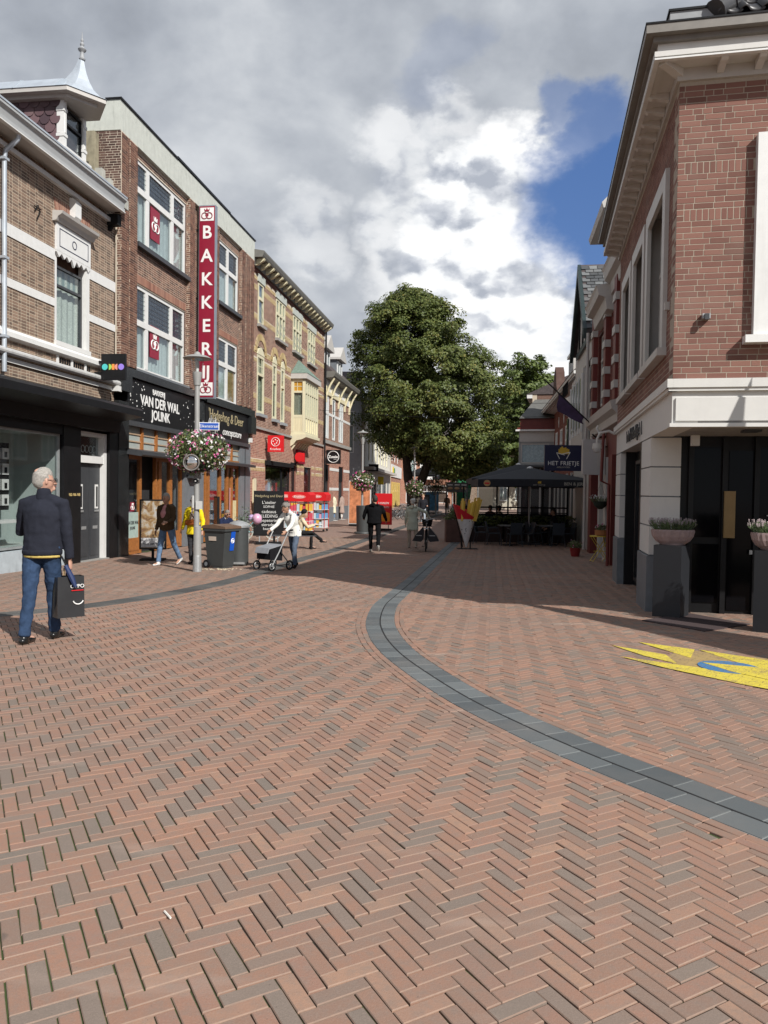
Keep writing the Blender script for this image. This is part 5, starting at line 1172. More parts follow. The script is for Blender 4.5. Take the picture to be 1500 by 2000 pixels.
mb = MB(); mb.tube([(-3.05, -.36, 3.2), (-3.05, -.40, 1.9), (-3.05, -.2, 1.8), (-3.05, -.2, -.4)], .04, OXM, 8); mb.build('drain_pipe', h5)

h6 = thing('half_timbered_house', 'white half timbered house with steep slate cross gable on the right', 'house', mtx=M2.copy())
wall(h6, -15.0, -8.65, -.5, 7.0, [(-14.0, -12.2, 3.4, 6.0), (-11.4, -9.4, 3.4, 6.0)], B_RED, plain=GREYW, name='wall')
for a, b_ in ((-14.0, -12.2), (-11.4, -9.4)): window(h6, a, b_, 3.4, 6.0, WHITE, y=.02, mull=[a+.6, b_-.6], trans=[5.2], curtain=CURTAIN)
solid(h6, -15.0, -8.65, -.5, 7.0, 8, y0=.35)
mb = MB(); mb.box(-13.8, -9.6, -.25, .0, 3.2, 5.9, GREYW); mb.box(-13.5, -9.9, -.28, -.25, 3.9, 5.6, mat('dim_glass', (.04, .05, .055), .1)); 
for x in (-13.8, -12.7, -11.7, -10.7, -9.68): mb.box(x, x+.1, -.31, -.25, 3.7, 5.7, WHITE)
mb.build('bay_window', h6)
GB = mat('dark_green_board', (.02, .035, .035), .5)
mb = MB(); mb.prism([(-14.0, 6.9), (-9.3, 6.9), (-11.6, 9.75)], -.06, 5, GREYW, 'y'); mb.box(-13.9, -9.4, -.10, -.06, 6.85, 7.05, GB); mb.build('gable', h6)
R_ = MB(); 
for s, (xa, za, xb, zb) in enumerate(((-9.2, 7.0, -11.65, 9.85), (-14.1, 7.0, -11.65, 9.85))):
    R_.add([(xa, -.2, za), (xb, -.2, zb), (xb, 5, zb), (xa, 5, za), (xa, -.2, za+.14), (xb, -.2, zb+.14), (xb, 5, zb+.14), (xa, 5, za+.14)], [(0, 1, 2, 3), (4, 5, 6, 7), (0, 1, 5, 4), (1, 2, 6, 5), (2, 3, 7, 6), (3, 0, 4, 7)], SLATE)
R6 = R_.build('roof', h6)
SL2 = brick_mat('grey_slate', [(0, (.05, .055, .058)), (.5, (.10, .105, .11)), (1, (.20, .21, .21))], rough=.6)
V = []; Q = []; bv = []; o0 = Vector((-9.2, -.2, 7.14)); uu = Vector((0, 1, 0)); vv = Vector((-2.45, 0, 2.85)).normalized(); nn_ = uu.cross(vv).normalized(); nn_ = nn_ if nn_.z > 0 else -nn_
for j in range(19):
    for i in range(17):
        c_ = o0+uu*(i+(.5 if j % 2 else 0))*.29+vv*j*.19; k = len(V)
        for a, b_, e in ((0, 0, .04), (.27, 0, .04), (.27, .24, .012), (0, .24, .012)): V.append(tuple(c_+uu*a+vv*b_+nn_*(e+rng.uniform(0, .006))))
        for a, b_ in ((0, 0), (.27, 0)): V.append(tuple(c_+uu*a+vv*b_))
        Q += [(k, k+1, k+2, k+3), (k+4, k+5, k+1, k)]; bv += [rng.random()]*2
link('slate', mesh_np('slate', V, Q, bv, [SL2]), R6, 'stuff')
mb = MB(); mb.prism([(-9.15, 6.8), (-9.15, 7.15), (-11.65, 10.0), (-14.15, 7.15), (-14.15, 6.8), (-11.65, 9.6)], -.32, -.2, GB, 'y'); mb.build('bargeboard', h6)
mb = MB(); mb.box(-15.0, -8.7, -.05, .0, 5.98, 6.14, BLACKM); mb.build('timber', h6); one('timber', h6, -10.5, -10.3, -.11, -.06, 7.0, 8.2, BLACKM); one('timber', h6, -12.9, -12.7, -.11, -.06, 7.0, 8.2, BLACKM); one('timber', h6, -11.7, -11.5, -.11, -.06, 7.0, 9.4, BLACKM)
mb = MB(); mb.tube([(-8.75, -.2, 6.9), (-8.75, -.2, -.3)], .05, GREYW, 8); mb.build('drain_pipe', h6)

M4 = rframe(8.6, 32.2, .12)
h7 = thing('long_eaved_house', 'red brick house with long white eaves, dormers and rounded white bay further down right', 'house', mtx=M4.copy())
W7 = [(-3.0-i*2.6-1.3, -3.0-i*2.6, 2.9, 5.2) for i in range(5)]
wall(h7, -16.0, 0, -.5, 6.5, W7, brick_mat('rust_brick', [(0, (.13, .04, .03)), (.5, (.19, .06, .042)), (1, (.24, .085, .06))]), mortar=mat('rust_mortar', (.17, .10, .08), .9), name='wall')
for a, b_, c, d in W7: window(h7, a, b_, c, d, WHITE, y=.0, mull=[(a+b_)/2], trans=[4.4], fw=.12, mw=.12, curtain=CURTAIN)
solid(h7, -16.0, 0, -.5, 6.5, 8, y0=.35)
for i in range(5): 
    q = MB(); x = -2.3-i*2.6; q.prism([(x-.15, 5.7), (x, 5.4), (x+.15, 5.7), (x, 6.0)], -.03, .0, WHITE, 'y'); q.build('diamond_block', h7)
mb = MB(); mb.prism([(-.75, 6.60), (-.75, 6.72), (.3, 7.0), (.3, 6.5), (.0, 6.45)], -16.2, .0, WHITE, 'x'); mb.build('eaves', h7)
ev = MB()
for i in range(5): ev.box(-16.1, -.05, -.70+i*.14, -.69+i*.14, 6.50, 6.598, GREYW)
ev.build('soffit_board', h7)
mb = MB(); mb.prism([(-.78, 6.72), (2.8, 9.6), (6.5, 6.72)], -16.2, .0, SLATE, 'x'); mb.build('roof', h7)
for x in (-3.6, -6.6, -9.6):
    d = MB(); d.box(x, x+1.5, .2, 2.8, 6.9, 8.8, GREYW); d.box(x-.12, x+1.62, .05, 2.9, 8.8, 8.95, WHITE); o = d.build('dormer', h7); window(o, x+.1, x+1.4, 7.3, 8.65, WHITE, y=.12, mull=[x+.75], fw=.1, mw=.1, name='dormer_window')
mb = MB(); mb.prism([(-16.0, 6.6), (-13.2, 6.6), (-13.2, 7.6), (-13.7, 8.0), (-14.0, 8.8), (-14.6, 9.2), (-15.2, 8.8), (-15.5, 8.0), (-16.0, 7.6)], -.10, .4, B_BRN, 'y'); mb.build('shaped_gable', h7)
mb = MB(); mb.lathe([(1.1, 2.6), (1.1, 3.1), (1.0, 3.15), (1.0, 4.9), (1.15, 5.0), (1.15, 5.7), (.9, 5.8)], WHITE, (-1.2, .2, 0), 16); o = mb.build('round_bay', h7)
mb = MB()
for k in range(5):
    a = -PI/2-1.0+k*.5; mb.box(-1.2+1.005*math.cos(a)-.16, -1.2+1.005*math.cos(a)+.16, .2+1.02*math.sin(a)-.02, .2+1.02*math.sin(a)+.02, 3.2, 4.8, mat('dim_glass', (0, 0, 0)))
mb.build('pane', o)
mb = MB(); 
for k in range(12): mb.tube([(-2.2+k*.18, -.95, 5.75), (-2.2+k*.18, -.95, 6.3)], .012, BLACKM, 4)
mb.tube([(-2.25, -.95, 6.3), (-.1, -.95, 6.3)], .02, BLACKM, 4); mb.build('balcony_rail', h7)
mb = MB(); mb.box(-16, 0, -.04, .0, -.4, 2.5, DARKIN)
for i in range(8): mb.box(-15.9+i*2, -15.7+i*2, -.10, .0, -.4, 2.6, GREYW)
mb.build('shopfront', h7)

h8 = thing('grey_corner_shop', 'low grey corner shop with wide upper window and slate roof behind the parasols', 'shop building', mtx=frame(8.35, 48, .98, -.24))
wall(h8, 0, 4.2, -.5, 5.4, [(.12, 1.85, 3.4, 4.65)], B_RED, plain=mat('dull_grey_paint', (.30, .31, .31), .6, dirt=.2))
solid(h8, .0, 4.2, -.5, 5.4, 9, m=GREYW, y0=.3)
w = window(h8, .12, 1.85, 3.4, 4.65, GREYW, y=.02, mull=[], fw=.08, curtain=mat('net_curtain', (.30, .31, .30), .9, var=.3, scale=10))
one('white_panel', h8, .05, 2.6, -.03, .0, 4.75, 5.5, GREYW); one('red_trim', h8, -.1, 4.2, -.15, .2, 5.52, 5.62, OXM); one('white_trim', h8, -.2, 4.2, -.22, .2, 5.40, 5.50, WHITE)
mb = MB(); mb.box(.05, 4.2, .1, 6, 5.5, 6.3, OXM); mb.build('attic', h8)
GS = mat('grey_tile', (.12, .118, .11), .8, var=.15, scale=6)
mb = MB(); mb.add([(0, -.1, 6.2), (4.4, -.1, 6.2), (4.4, 3.2, 8.0), (1.0, 3.2, 8.0), (0, 7, 6.2), (4.4, 7, 6.2)], [(0, 1, 2, 3), (0, 3, 4), (3, 2, 5, 4), (0, 4, 5, 1)], GS); mb.build('roof', h8)
mb = MB(); mb.box(-.1, 4.2, -1.2, 0, 3.15, 3.25, DGREY); mb.box(.1, 4, -.02, 0, -.4, 3.1, DARKIN)
for i in range(7): mb.box(.1+i*.6, .2+i*.6, -.06, -.02, -.4, 3.1, GREYW)
mb.build('shopfront', h8)

# signs and fittings along the right wall
def rthing(name, label, cat, M, x, y, z, group=None): return thing(name, label, cat, mtx=M @ Matrix.Translation((x, y, z)), group=group)
lb = thing('lightbox_sign', 'blank white lightbox sign hanging from the oxblood pilaster', 'sign', (5.62, 21.9, 2.6), rad(-4))
mb = MB(); mb.box(0, .62, -.12, .12, -.50, .50, mat('lightbox_acrylic', (.48, .47, .46), .5, var=.03)); mb.build('box', lb); mb = MB(); mb.box(.4, .6, -.135, -.12, -.30, .36, GREYW); mb.build('panel_edge', lb); mb = MB(); mb.tube([(.6, 0, .3), (.95, 0, .3)], .02, BLACKM, 6); mb.build('bracket', lb)
hf = thing('shop_sign', 'navy HET FRIETJE sign with yellow fries emblem beside the white lightbox', 'sign', (4.98, 24, 2.66), rad(-3))
NAVY = mat('navy_sign', (.010, .014, .05), .45, var=.03); FRY = mat('fries_yellow', (.62, .40, .04), .5, var=.08)
mb = MB(); mb.box(0, 1.16, -.06, .06, -.40, .40, NAVY); mb.build('sign_box', hf)
txt(hf, 'HET FRIETJE', .58, -.066, -.17, .185, LETTER, sx=.92, space=1.08); txt(hf, 'APELDOORN', .58, -.066, -.29, .07, GREYW)
q = MB()
for i, (x, h) in enumerate(((.42, .20), (.46, .26), (.51, .30), (.56, .25), (.61, .27), (.66, .22), (.70, .20))): q.box(x, x+.05, -.068-.001*i, -.062, .12, .11+h*.82, FRY)
q.build('fries_emblem', hf)
q = MB()
for a, b_ in (((.36, .16), (.46, -.03)), ((.78, .18), (.67, -.03)), ((.36, .16), (.62, .09)), ((.78, .18), (.5, .11))): q.tube([(a[0], -.072, a[1]), (b_[0], -.072, b_[1])], .011, LETTER, 4)
q.build('cone_outline', hf); mb = MB(); mb.tube([(1.1, 0, .32), (2.2, 0, .32)], .018, BLACKM, 6); mb.build('bracket', hf)
bl_ = thing('swan_bracket', 'small white animal figure on a dark bracket above the lightbox', 'ornament', (6.25, 22.1, 3.22)); mb = MB(); mb.ball((0, 0, .08), .12, WHITE, 6, (1.2, .5, .7)); mb.tube([(-.1, 0, .1), (-.18, 0, .2), (-.14, 0, .3)], .03, WHITE, 6); mb.tube([(.1, 0, .1), (.2, 0, .25)], .03, WHITE, 6); mb.build('figure', bl_, smooth=True); mb = MB(); mb.tube([(.5, 0, 0), (.2, 0, -.02), (-.2, 0, -.04), (-.3, 0, .05)], .025, BLACKM, 6); mb.build('bracket', bl_)
fl = thing('flag', 'dark purple flag hanging from a pole slanting out of the right wall', 'flag', (6.35, 23, 3.55))
mb = MB(); mb.tube([(.3, .2, -.3), (-1.35, 1.2, 1.55)], .022, BLACKM, 6); mb.build('flagpole', fl)
mb = MB(); FLG = mat('purple_flag', (.035, .015, .055), .8, var=.3); P1 = [(-1.0+.10*i, .98-.06*i, 1.16-.11*i) for i in range(8)]
rowz = []; 
for j in range(6): rowz.append([(x+.03*math.sin(j*1.3+i), y, z-.12*j*(1-.08*i)) for i, (x, y, z) in enumerate(P1)])
vs = [p for r in rowz for p in r]; fs = [(j*8+i, j*8+i+1, (j+1)*8+i+1, (j+1)*8+i) for j in range(5) for i in range(7)]; mb.add(vs, fs, FLG); mb.build('cloth', fl, smooth=True)
cm = rthing('security_camera', 'white dome camera on a curved arm at the far pilaster', 'camera', FR, -7.0, -.05, 2.55)
mb = MB(); mb.tube([(0, 0, .28), (0, -.12, .34), (0, -.30, .30), (0, -.36, .18), (0, -.36, .08)], .028, GREYW, 8); mb.lathe([(.09, .08), (.10, .0), (.10, -.03)], GREYW, (0, -.36, 0), 14); mb.ball((0, -.36, -.04), .085, mat('camera_dome', (.5, .5, .5), .2), 6); mb.build('housing', cm, smooth=True)
for i, (x, y, zz, sc) in enumerate(((6.08, 21.6, 1.35, 1), )):
    hb = thing('hanging_pot', 'hanging basket of white flowers on the oxblood pilaster', 'hanging basket', (x, y, zz))
    mb = MB(); mb.lathe([(.06, -.22), (.17, -.12), (.21, 0), (.18, 0)], mat('basket_green', (.02, .03, .02), .9), n=14); mb.build('basket', hb); mb = MB(); mb.tube([(-.18, 0, 0), (0, 0, .5), (.18, 0, 0)], .006, BLACKM, 4); mb.build('chain', hb); herb(hb, .26, .26, -.04, .2, 120, HG[:2]+[WHITE], True)
# ------------------------------------------------------------------ houses at the end of the street
def simple_house(name, label, M, W, Hh, depth, wm, wins, roofm=None, rh=2.0, cat='house', plain=True, fm=WHITE, trim=None, shop=None):
    t_ = thing(name, label, cat, mtx=M)
    w = wall(t_, 0, W, -.6, Hh, wins, wm if not plain else B_RED, plain=wm if plain else None, mortar=PALEM, reveal=.15)
    mb = MB(); mb.box(.02, W-.02, .32, depth, -.6, Hh-.01, wm if plain else mat('plain_rear_brick', (0, 0, 0))); mb.build('rear_wall', t_)
    for a, b_, c, d in wins: window(t_, a, b_, c, d, fm, y=.03, mull=[(a+b_)/2] if b_-a > .9 else [], trans=[c+(d-c)*.65], fw=.1, mw=.09, curtain=CURTAIN if c > 3 else None)
    if roofm: mb = MB(); mb.prism([(-.4, Hh), (depth/2, Hh+rh), (depth, Hh)], -.05, W+.05, roofm, 'x'); mb.build('roof', t_)
    mb = MB(); mb.box(-.03, W+.03, -.35, .0, Hh-.25, Hh, trim or WHITE); mb.build('cornice', t_)
    if shop:
        mb = MB(); mb.box(.1, W-.1, -.08, -.002, 2.6, 3.4, shop); mb.build('fascia', t_)
    return t_
PWALL = mat('white_render', (.62, .60, .54), .8, dirt=.15); GWALL = mat('grey_render', (.36, .38, .40), .8, dirt=.15)
# grey end wall looking back up the street, then the sunlit shops behind it
simple_house('grey_gable_house', 'pale grey shaded house with one tall window beyond the boutique', frame(-8.8, 62, 1, .02), 6.9, 9.4, 6, GWALL, [(4.8, 6.3, 4.6, 8.0)], SLATE, 2.2, trim=GREYW)
MB6 = frame(-1.7, 64, .09, 1)
h9 = simple_house('white_shop_house', 'white rendered shop house with narrow window slits and grey shopfront in the sun', MB6, 26, 9.0, 8, PWALL, [(4.0, 5.6, -.3, 2.5), (8, 10, -.3, 2.5), (13, 15.5, -.3, 2.5), (18, 21, -.3, 2.5)], SLATE, 2, fm=DGREY)
for i in range(7): one('slit_frame', h9, 3.0+i*3.0, 3.35+i*3.0, -.08, .0, 4.2, 7.6, CREAM)
one('shop_canopy', h9, .0, 26, -.8, .0, 3.35, 3.6, GREYW); one('shop_panel', h9, .02, 25.9, -.06, -.002, 2.5, 3.35, MGREY)
for x in (.4, 6.5, 11.2, 16.5, 22.5): one('shop_column', h9, x, x+.7, -.10, .0, -.5, 2.5, MGREY)
YS = mat('bright_yellow_sign', (.80, .56, .01), .4, var=0)
def worldsign(name, label, x, y, z, w, h, m, txts=(), d=.12, group=None):
    t_ = thing(name, label, 'sign', (x, y, z), 0); mb = MB(); mb.box(-w/2, w/2, -d/2, d/2, -h/2, h/2, m); mb.build('sign_box', t_); mb = MB(); mb.tube([(-w/2, 0, 0), (-w/2-.4, .2, 0)], .02, BLACKM, 5); mb.build('bracket', t_)
    for s_, dz, sz, mm in txts: txt(t_, s_, 0, -d/2-.006, dz, sz, mm)
    return t_
worldsign('shop_sign', 'yellow square sign under the white shop house canopy', -.35, 73, 2.55, .55, .75, YS)
worldsign('shop_sign', 'black rectangular sign with gold letters beside the white shop house', -.95, 66, 3.55, .85, .62, BLACK, [('GOOSSENS', 0, .14, GOLD)])
M10 = frame(.75, 91, .09, 1)
h10 = simple_house('brick_opticians', 'brick shop with white upper fascia and yellow columned front in the sun', M10, 17, 9.5, 8, B_PNK, [(1, 2.6, 5.2, 7.8), (5, 6.6, 5.2, 7.8), (10, 11.6, 5.2, 7.8), (.8, 16, -.3, 2.6)], SLATE, 2.2, plain=False)
one('fascia', h10, 0, 17, -.12, .0, 3.3, 4.8, WHITE)
for x in (1.0, 4.0, 7.0, 10.0, 13.0): one('yellow_column', h10, x, x+.7, -.14, .0, -.5, 2.7, mat('ochre_paint', (.60, .42, .12), .5))
mb = MB(); mb.box(2, 4.4, -.16, -.12, 3.7, 4.4, mat('leaf_green', (.05, .30, .08), .5)); mb.box(1.0, 2.4, -.17, -.12, 3.8, 4.5, YS); mb.build('logo', h10)
TERR = mat('terracotta_render', (.42, .14, .07), .8, var=.06, dirt=.1)
B_OR = brick_mat('orange_far_brick', [(0, (.30, .10, .06)), (1, (.42, .16, .09))])
h11 = simple_house('orange_street_end_house', 'orange brick house with white stone window surrounds closing the street', frame(2.6, 128, 1, -.05), 9, 10.5, 9, B_OR, [(1.2, 2.4, 4.2, 7.4), (3.6, 5.2, 4.4, 7.6), (6.6, 7.8, 4.2, 7.4), (1.0, 8.0, -.3, 2.6)], SLATE, 3, plain=False)
for a, b_ in ((.95, 1.2), (2.4, 2.65), (3.3, 3.6), (5.2, 5.5), (6.35, 6.6), (7.8, 8.05)): one('stone_surround', h11, a, b_, -.06, .0, 4.0, 7.7, WHITE)
one('balcony', h11, 3.2, 5.6, -1.0, .0, 3.6, 4.3, WHITE)
h12 = simple_house('brown_street_end_house', 'brown brick house beside the orange one at the end of the street', frame(11.8, 127, 1, -.05), 12, 9.5, 9, brick_mat('brown_far_brick', [(0, (.16, .10, .07)), (1, (.26, .16, .11))]), [(1.0+i*2.6, 2.1+i*2.6, 4.0, 6.6) for i in range(4)]+[(1.0+i*2.6, 2.4+i*2.6, -.3, 2.6) for i in range(4)], SLATE, 3, plain=False)
h13 = simple_house('cream_hall', 'long cream building with tall windows seen under the parasols', frame(13, 92, 1, .1), 14, 6.5, 8, mat('cream_render', (.50, .45, .36), .8, dirt=.1), [(.8+i*1.9, 1.8+i*1.9, .6, 4.6) for i in range(7)], SLATE, 2)
h14 = simple_house('right_terrace_house', 'brick terrace house behind the low grey corner shop', frame(12.5, 62, -.25, -1), 12, 8, 8, B_BRN, [(1.5+i*2.6, 2.6+i*2.6, 3.5, 6.0) for i in range(4)], SLATE, 2, plain=False)

# ------------------------------------------------------------------ trees
def leaf_mat(name, cols):
    m, t, b = principled(name); a = t.new('ShaderNodeAttribute', attribute_type='GEOMETRY', attribute_name='bv').outputs['Fac']
    c = t.ramp(a, cols); t.l.new(c, b.inputs['Base Color']); b.inputs['Roughness'].default_value = .5; b.inputs['Specular IOR Level'].default_value = .35
    tr = t.new('ShaderNodeBsdfTranslucent'); t.l.new(t.mix(.5, c, (.14, .20, .02, 1)), tr.inputs[0]); mx = t.new('ShaderNodeMixShader'); mx.inputs[0].default_value = .22
    out = next(n for n in t.n if n.type == 'OUTPUT_MATERIAL'); t.l.new(b.outputs[0], mx.inputs[1]); t.l.new(tr.outputs[0], mx.inputs[2]); t.l.new(mx.outputs[0], out.inputs[0]); MATS[name] = m; return m
LEAF = leaf_mat('lime_leaf', [(0, (.055, .080, .022)), (.45, (.110, .138, .036)), (.8, (.185, .185, .050)), (1, (.27, .20, .055))])
LEAF2 = leaf_mat('pale_leaf', [(0, (.07, .10, .025)), (.6, (.12, .16, .045)), (1, (.20, .22, .07))])
BARK = mat('dark_bark', (.045, .036, .028), .95, var=.35, scale=6, bump=1.0, bscale=14)
def leaves(clumps, n_per, leaf, rad_):
    """leaf-sized faces in clumps; each clump is a flattened tuft whose leaves face mostly outward and up"""
    C_ = np.array([c for c, r, o in clumps]); Rr = np.array([r for c, r, o in clumps]); O = np.array([o for c, r, o in clumps]); n = len(C_)*n_per
    idx = np.repeat(np.arange(len(C_)), n_per); u = rng.normal(0, 1, (n, 3)); u /= np.linalg.norm(u, axis=1)[:, None]; rr = rng.random(n)**.45
    P = C_[idx]+u*(rr*Rr[idx])[:, None]*np.array([1, 1, .62]); P[:, 2] -= .25*Rr[idx]*rr**2
    N = u*.6+O[idx]*.7+np.array([0, 0, .55])+rng.normal(0, .45, (n, 3)); N /= np.linalg.norm(N, axis=1)[:, None]
    T = np.cross(N, rng.normal(0, 1, (n, 3))); T /= np.linalg.norm(T, axis=1)[:, None]; B = np.cross(N, T)
    L = leaf*rng.uniform(.7, 1.25, n); W_ = L*.42
    V = np.stack([P-T*L[:, None]*.5, P+B*W_[:, None]-T*L[:, None]*.05, P+T*L[:, None]*.5-N*L[:, None]*.12, P-B*W_[:, None]-T*L[:, None]*.05], 1).reshape(-1, 3)
    cl = rng.random(len(C_)); bv = np.clip(.25+.35*cl[idx]+rng.normal(0, .16, n), 0, 1)
    return V, np.arange(4*n).reshape(-1, 4), bv
def limb_tree(root, trunk, r0, tips, m=BARK):
    mb = MB()
    for tp, rr in tips:
        b0 = Vector(trunk[-1]); t_ = Vector(tp); mid = b0.lerp(t_, .5)+Vector((rng.normal(0, .5), rng.normal(0, .5), rng.uniform(.2, .9)))
        pts = [b0.lerp(mid, k/3) for k in range(3)]+[mid.lerp(t_, k/4) for k in range(5)]; rs = [r0*rr*(1-.85*i/7) for i in range(8)]; mb.tube(pts, rs, m, 7)
    return mb.build('branches', root, smooth=True)
# the big lime tree
tr = thing('lime_tree', 'large dark green lime tree with a forked trunk standing mid street', 'tree', (2.3, 60, gz(60)))
mb = MB(); mb.tube([(0, 0, -.1), (.02, 0, .8), (.0, 0, 1.9)], [.75, .55, .50], BARK, 12); mb.tube([(-.1, 0, 1.5), (-.45, .1, 3.0), (-.7, .1, 5.2)], [.42, .38, .28], BARK, 10); mb.tube([(.1, 0, 1.5), (.75, 0, 3.2), (1.5, -.1, 5.6)], [.42, .36, .26], BARK, 10); mb.build('trunk', tr, smooth=True)
# crown outline in the x-z plane as seen from the street (relative to the trunk foot), fitted to a solid of revolution-like volume
PROF = [(3.6, 3.4, 5.8), (4.4, 1.4, 6.8), (5.2, -1.8, 7.2), (6.6, -4.2, 7.4), (8.4, -4.9, 7.5), (10, -5.2, 7.6), (11.6, -5.1, 7.2), (13.2, -5.1, 6.1), (14.8, -4.9, 4.7), (16.4, -3.9, 2.7), (17.4, -2.2, 1.6), (18.0, -1.2, .3)]
pz, pl_, pr_ = (np.array([p[i] for p in PROF]) for i in range(3))
cl = []; tips = []
while len(cl) < 1000:
    z = rng.uniform(3.6, 18.0); xl, xr = np.interp(z, pz, pl_), np.interp(z, pz, pr_); cx_, hw = (xl+xr)/2, (xr-xl)/2
    a = rng.uniform(0, 2*PI); r = math.sqrt(rng.uniform(.18, 1)); r = r if rng.random() < .8 else r*.8
    lob = 1+.12*math.sin(a*3+z*.9)+.10*math.sin(a*5+z*1.7); x = cx_+hw*r*math.cos(a)*lob; y = hw*.95*r*math.sin(a)*lob
    if abs(x-cx_) > hw*1.03: continue
    o = np.array([(x-cx_)/hw, y/hw, (z-9)/9]); o = o/np.linalg.norm(o)
    cl.append(((x, y, z+rng.normal(0, .2)), rng.uniform(.5, 1.15), o))
    if r > .85 and rng.random() < .05: tips.append(((x*.85, y*.85, z*.93), rng.uniform(.35, .6)))
V, Q, bv = leaves(cl, 210, .185, 1); crw = link('crown', mesh_np('crown', V, Q, bv, [LEAF]), tr, 'stuff'); crw.scale = (.95, .95, .965)
limb_tree(tr, [(0, 0, 4.6)], .30, tips[:26])
# hanging skirt twigs at lower left and right
# trees behind
def blob_tree(name, label, x, y, hgt, wid, lm, n, group=None, z0=2.5):
    t_ = thing(name, label, 'tree', (x, y, gz(y)), 0, group); mb = MB(); mb.tube([(0, 0, -.1), (.1, 0, hgt*.3), (.2, .1, hgt*.7)], [.4, .3, .12], BARK, 8); mb.build('trunk', t_, smooth=True)
    cl = []
    while len(cl) < n:
        p = rng.uniform(-1, 1, 3)
        if np.linalg.norm(p) > 1 or np.linalg.norm(p) < .45: continue
        lob = 1+.15*math.sin(p[0]*5+p[2]*4); q = (p[0]*wid*lob, p[1]*wid*lob, z0+(hgt-z0)*(p[2]*.5+.5)); cl.append((q, rng.uniform(.5, 1.1), p/np.linalg.norm(p)))
    V, Q, bv = leaves(cl, 90, .34, 1); link('crown', mesh_np('crown', V, Q, bv, [lm]), t_, 'stuff'); return t_
blob_tree('plane_tree', 'pale green tree rising behind the grey slate roof at right', 18.2, 92, 16.6, 5.2, LEAF2, 260, 'trees behind the right row')
blob_tree('plane_tree', 'pale green tree between the lime tree and the grey corner shop', 15.3, 84, 17.3, 4.4, LEAF2, 300, 'trees behind the right row')
# overhead wires
for i, (z0, y0, z1, y1) in enumerate(((7.0, 44, 6.6, 43), (6.2, 44.5, 5.9, 43.5))):
    mb = MB(); mb.tube([(-4.0+k*1.33, y0+(y1-y0)*k/10, z0+(z1-z0)*k/10-.25*math.sin(PI*k/10)) for k in range(11)], .010, BLACKM, 4)
    setp(mb.build('overhead_wire'), ['upper thin dark wire spanning the street before the lime tree', 'lower thin dark wire spanning the street before the lime tree'][i], 'wire')
# ------------------------------------------------------------------ street furniture
LAMPM = mat('lamp_grey_paint', (.34, .34, .33), .45, .2, var=.06)
FLOW = [mat('petal_pink', (.62, .13, .32), .6, var=.2), mat('petal_white', (.72, .70, .68), .6, var=.05), mat('petal_magenta', (.55, .04, .25), .6), mat('petal_pale', (.68, .38, .45), .6)]
PLG = [mat('basket_leaf', (.06, .095, .025), .6, var=.3), mat('basket_leaf_pale', (.13, .15, .05), .6, var=.3), mat('basket_leaf_brown', (.12, .085, .04), .7, var=.3)]
def flower_ball(parent, c, rx, rz, n, nf, ls=.03, fs=.028):
    V = []; Q = []; mi = []
    def quad(p, n_, s, m):
        n_ = n_/np.linalg.norm(n_); t_ = np.cross(n_, rng.normal(0, 1, 3)); t_ /= np.linalg.norm(t_); b_ = np.cross(n_, t_); o = len(V)
        for a, d in ((-s, 0), (0, s*.55), (s, 0), (0, -s*.55)): V.append(tuple(p+t_*a+b_*d))
        Q.append((o, o+1, o+2, o+3)); mi.append(m)
    for i in range(n):
        u = rng.normal(0, 1, 3); u /= np.linalg.norm(u); r = rng.uniform(.55, 1.03)*(1+.10*math.sin(u[0]*6+u[2]*4)); p = np.array([c[0]+rx*u[0]*r, c[1]+rx*u[1]*r, c[2]+rz*u[2]*r-(.06 if rng.random() < .3 else 0)])
        quad(p, u+rng.normal(0, .6, 3), ls*rng.uniform(.6, 1.3), int(rng.choice([0, 0, 1, 2], p=[.35, .25, .25, .15])))
    for i in range(nf):
        u = rng.normal(0, 1, 3); u /= np.linalg.norm(u); p = np.array([c[0]+rx*u[0]*1.03, c[1]+rx*u[1]*1.03, c[2]+rz*u[2]*1.03]); m = 3+int(rng.choice([0, 1, 2, 3], p=[.3, .32, .15, .23]))
        if u[0] > .2 and rng.random() < .4: m = 4
        for k in range(3): quad(p+rng.normal(0, .012, 3), u+rng.normal(0, .5, 3), fs*rng.uniform(.7, 1.1), m)
    return link('flowers', mesh_np('flowers', V, Q, mats=PLG+FLOW, mi=mi), parent, 'stuff')
def street_lamp(x, y, label, h=4.72, lean=0.0, group='lamp posts with flower baskets'):
    t_ = thing('street_lamp', label, 'lamp post', (x, y, gz(y)), 0, group)
    mb = MB(); mb.tube([(0, 0, 0), (0, 0, 1.0), (-.02, 0, 1.01), (-.03, 0, h-.55)], [.088, .085, .062, .055], LAMPM, 14); mb.build('pole', t_, smooth=True)
    mb = MB(); mb.lathe([(.10, 0), (.10, .02), (.09, .35), (.088, .36)], STEEL, n=14); mb.build('base_sleeve', t_)
    mb = MB(); mb.lathe([(.075, -.62), (.08, -.55), (.10, -.42), (.105, -.34), (.09, -.33)], LAMPM, (-.03, 0, h), 14); mb.lathe([(.06, -.05), (.30, -.045), (.315, -.035), (.22, .02), (.08, .05), (.05, .10), (.01, .12)], LAMPM, (-.03, 0, h), 20); mb.build('lamp_shade', t_, smooth=True)
    mb = MB(); mb.lathe([(.10, -.33), (.13, -.18), (.14, -.05)], glass_mat('lamp_glass', (.9, .93, .93)), (-.03, 0, h), 14); mb.lathe([(.03, -.33), (.045, -.2), (.03, -.08)], mat('lamp_bulb_white', (.7, .7, .68), .4), (-.03, 0, h), 8); mb.build('lantern', t_)
    return t_
lamp1 = street_lamp(-4.11, 16.93, 'near grey lamp post before the bakery with a convex mirror and street sign')
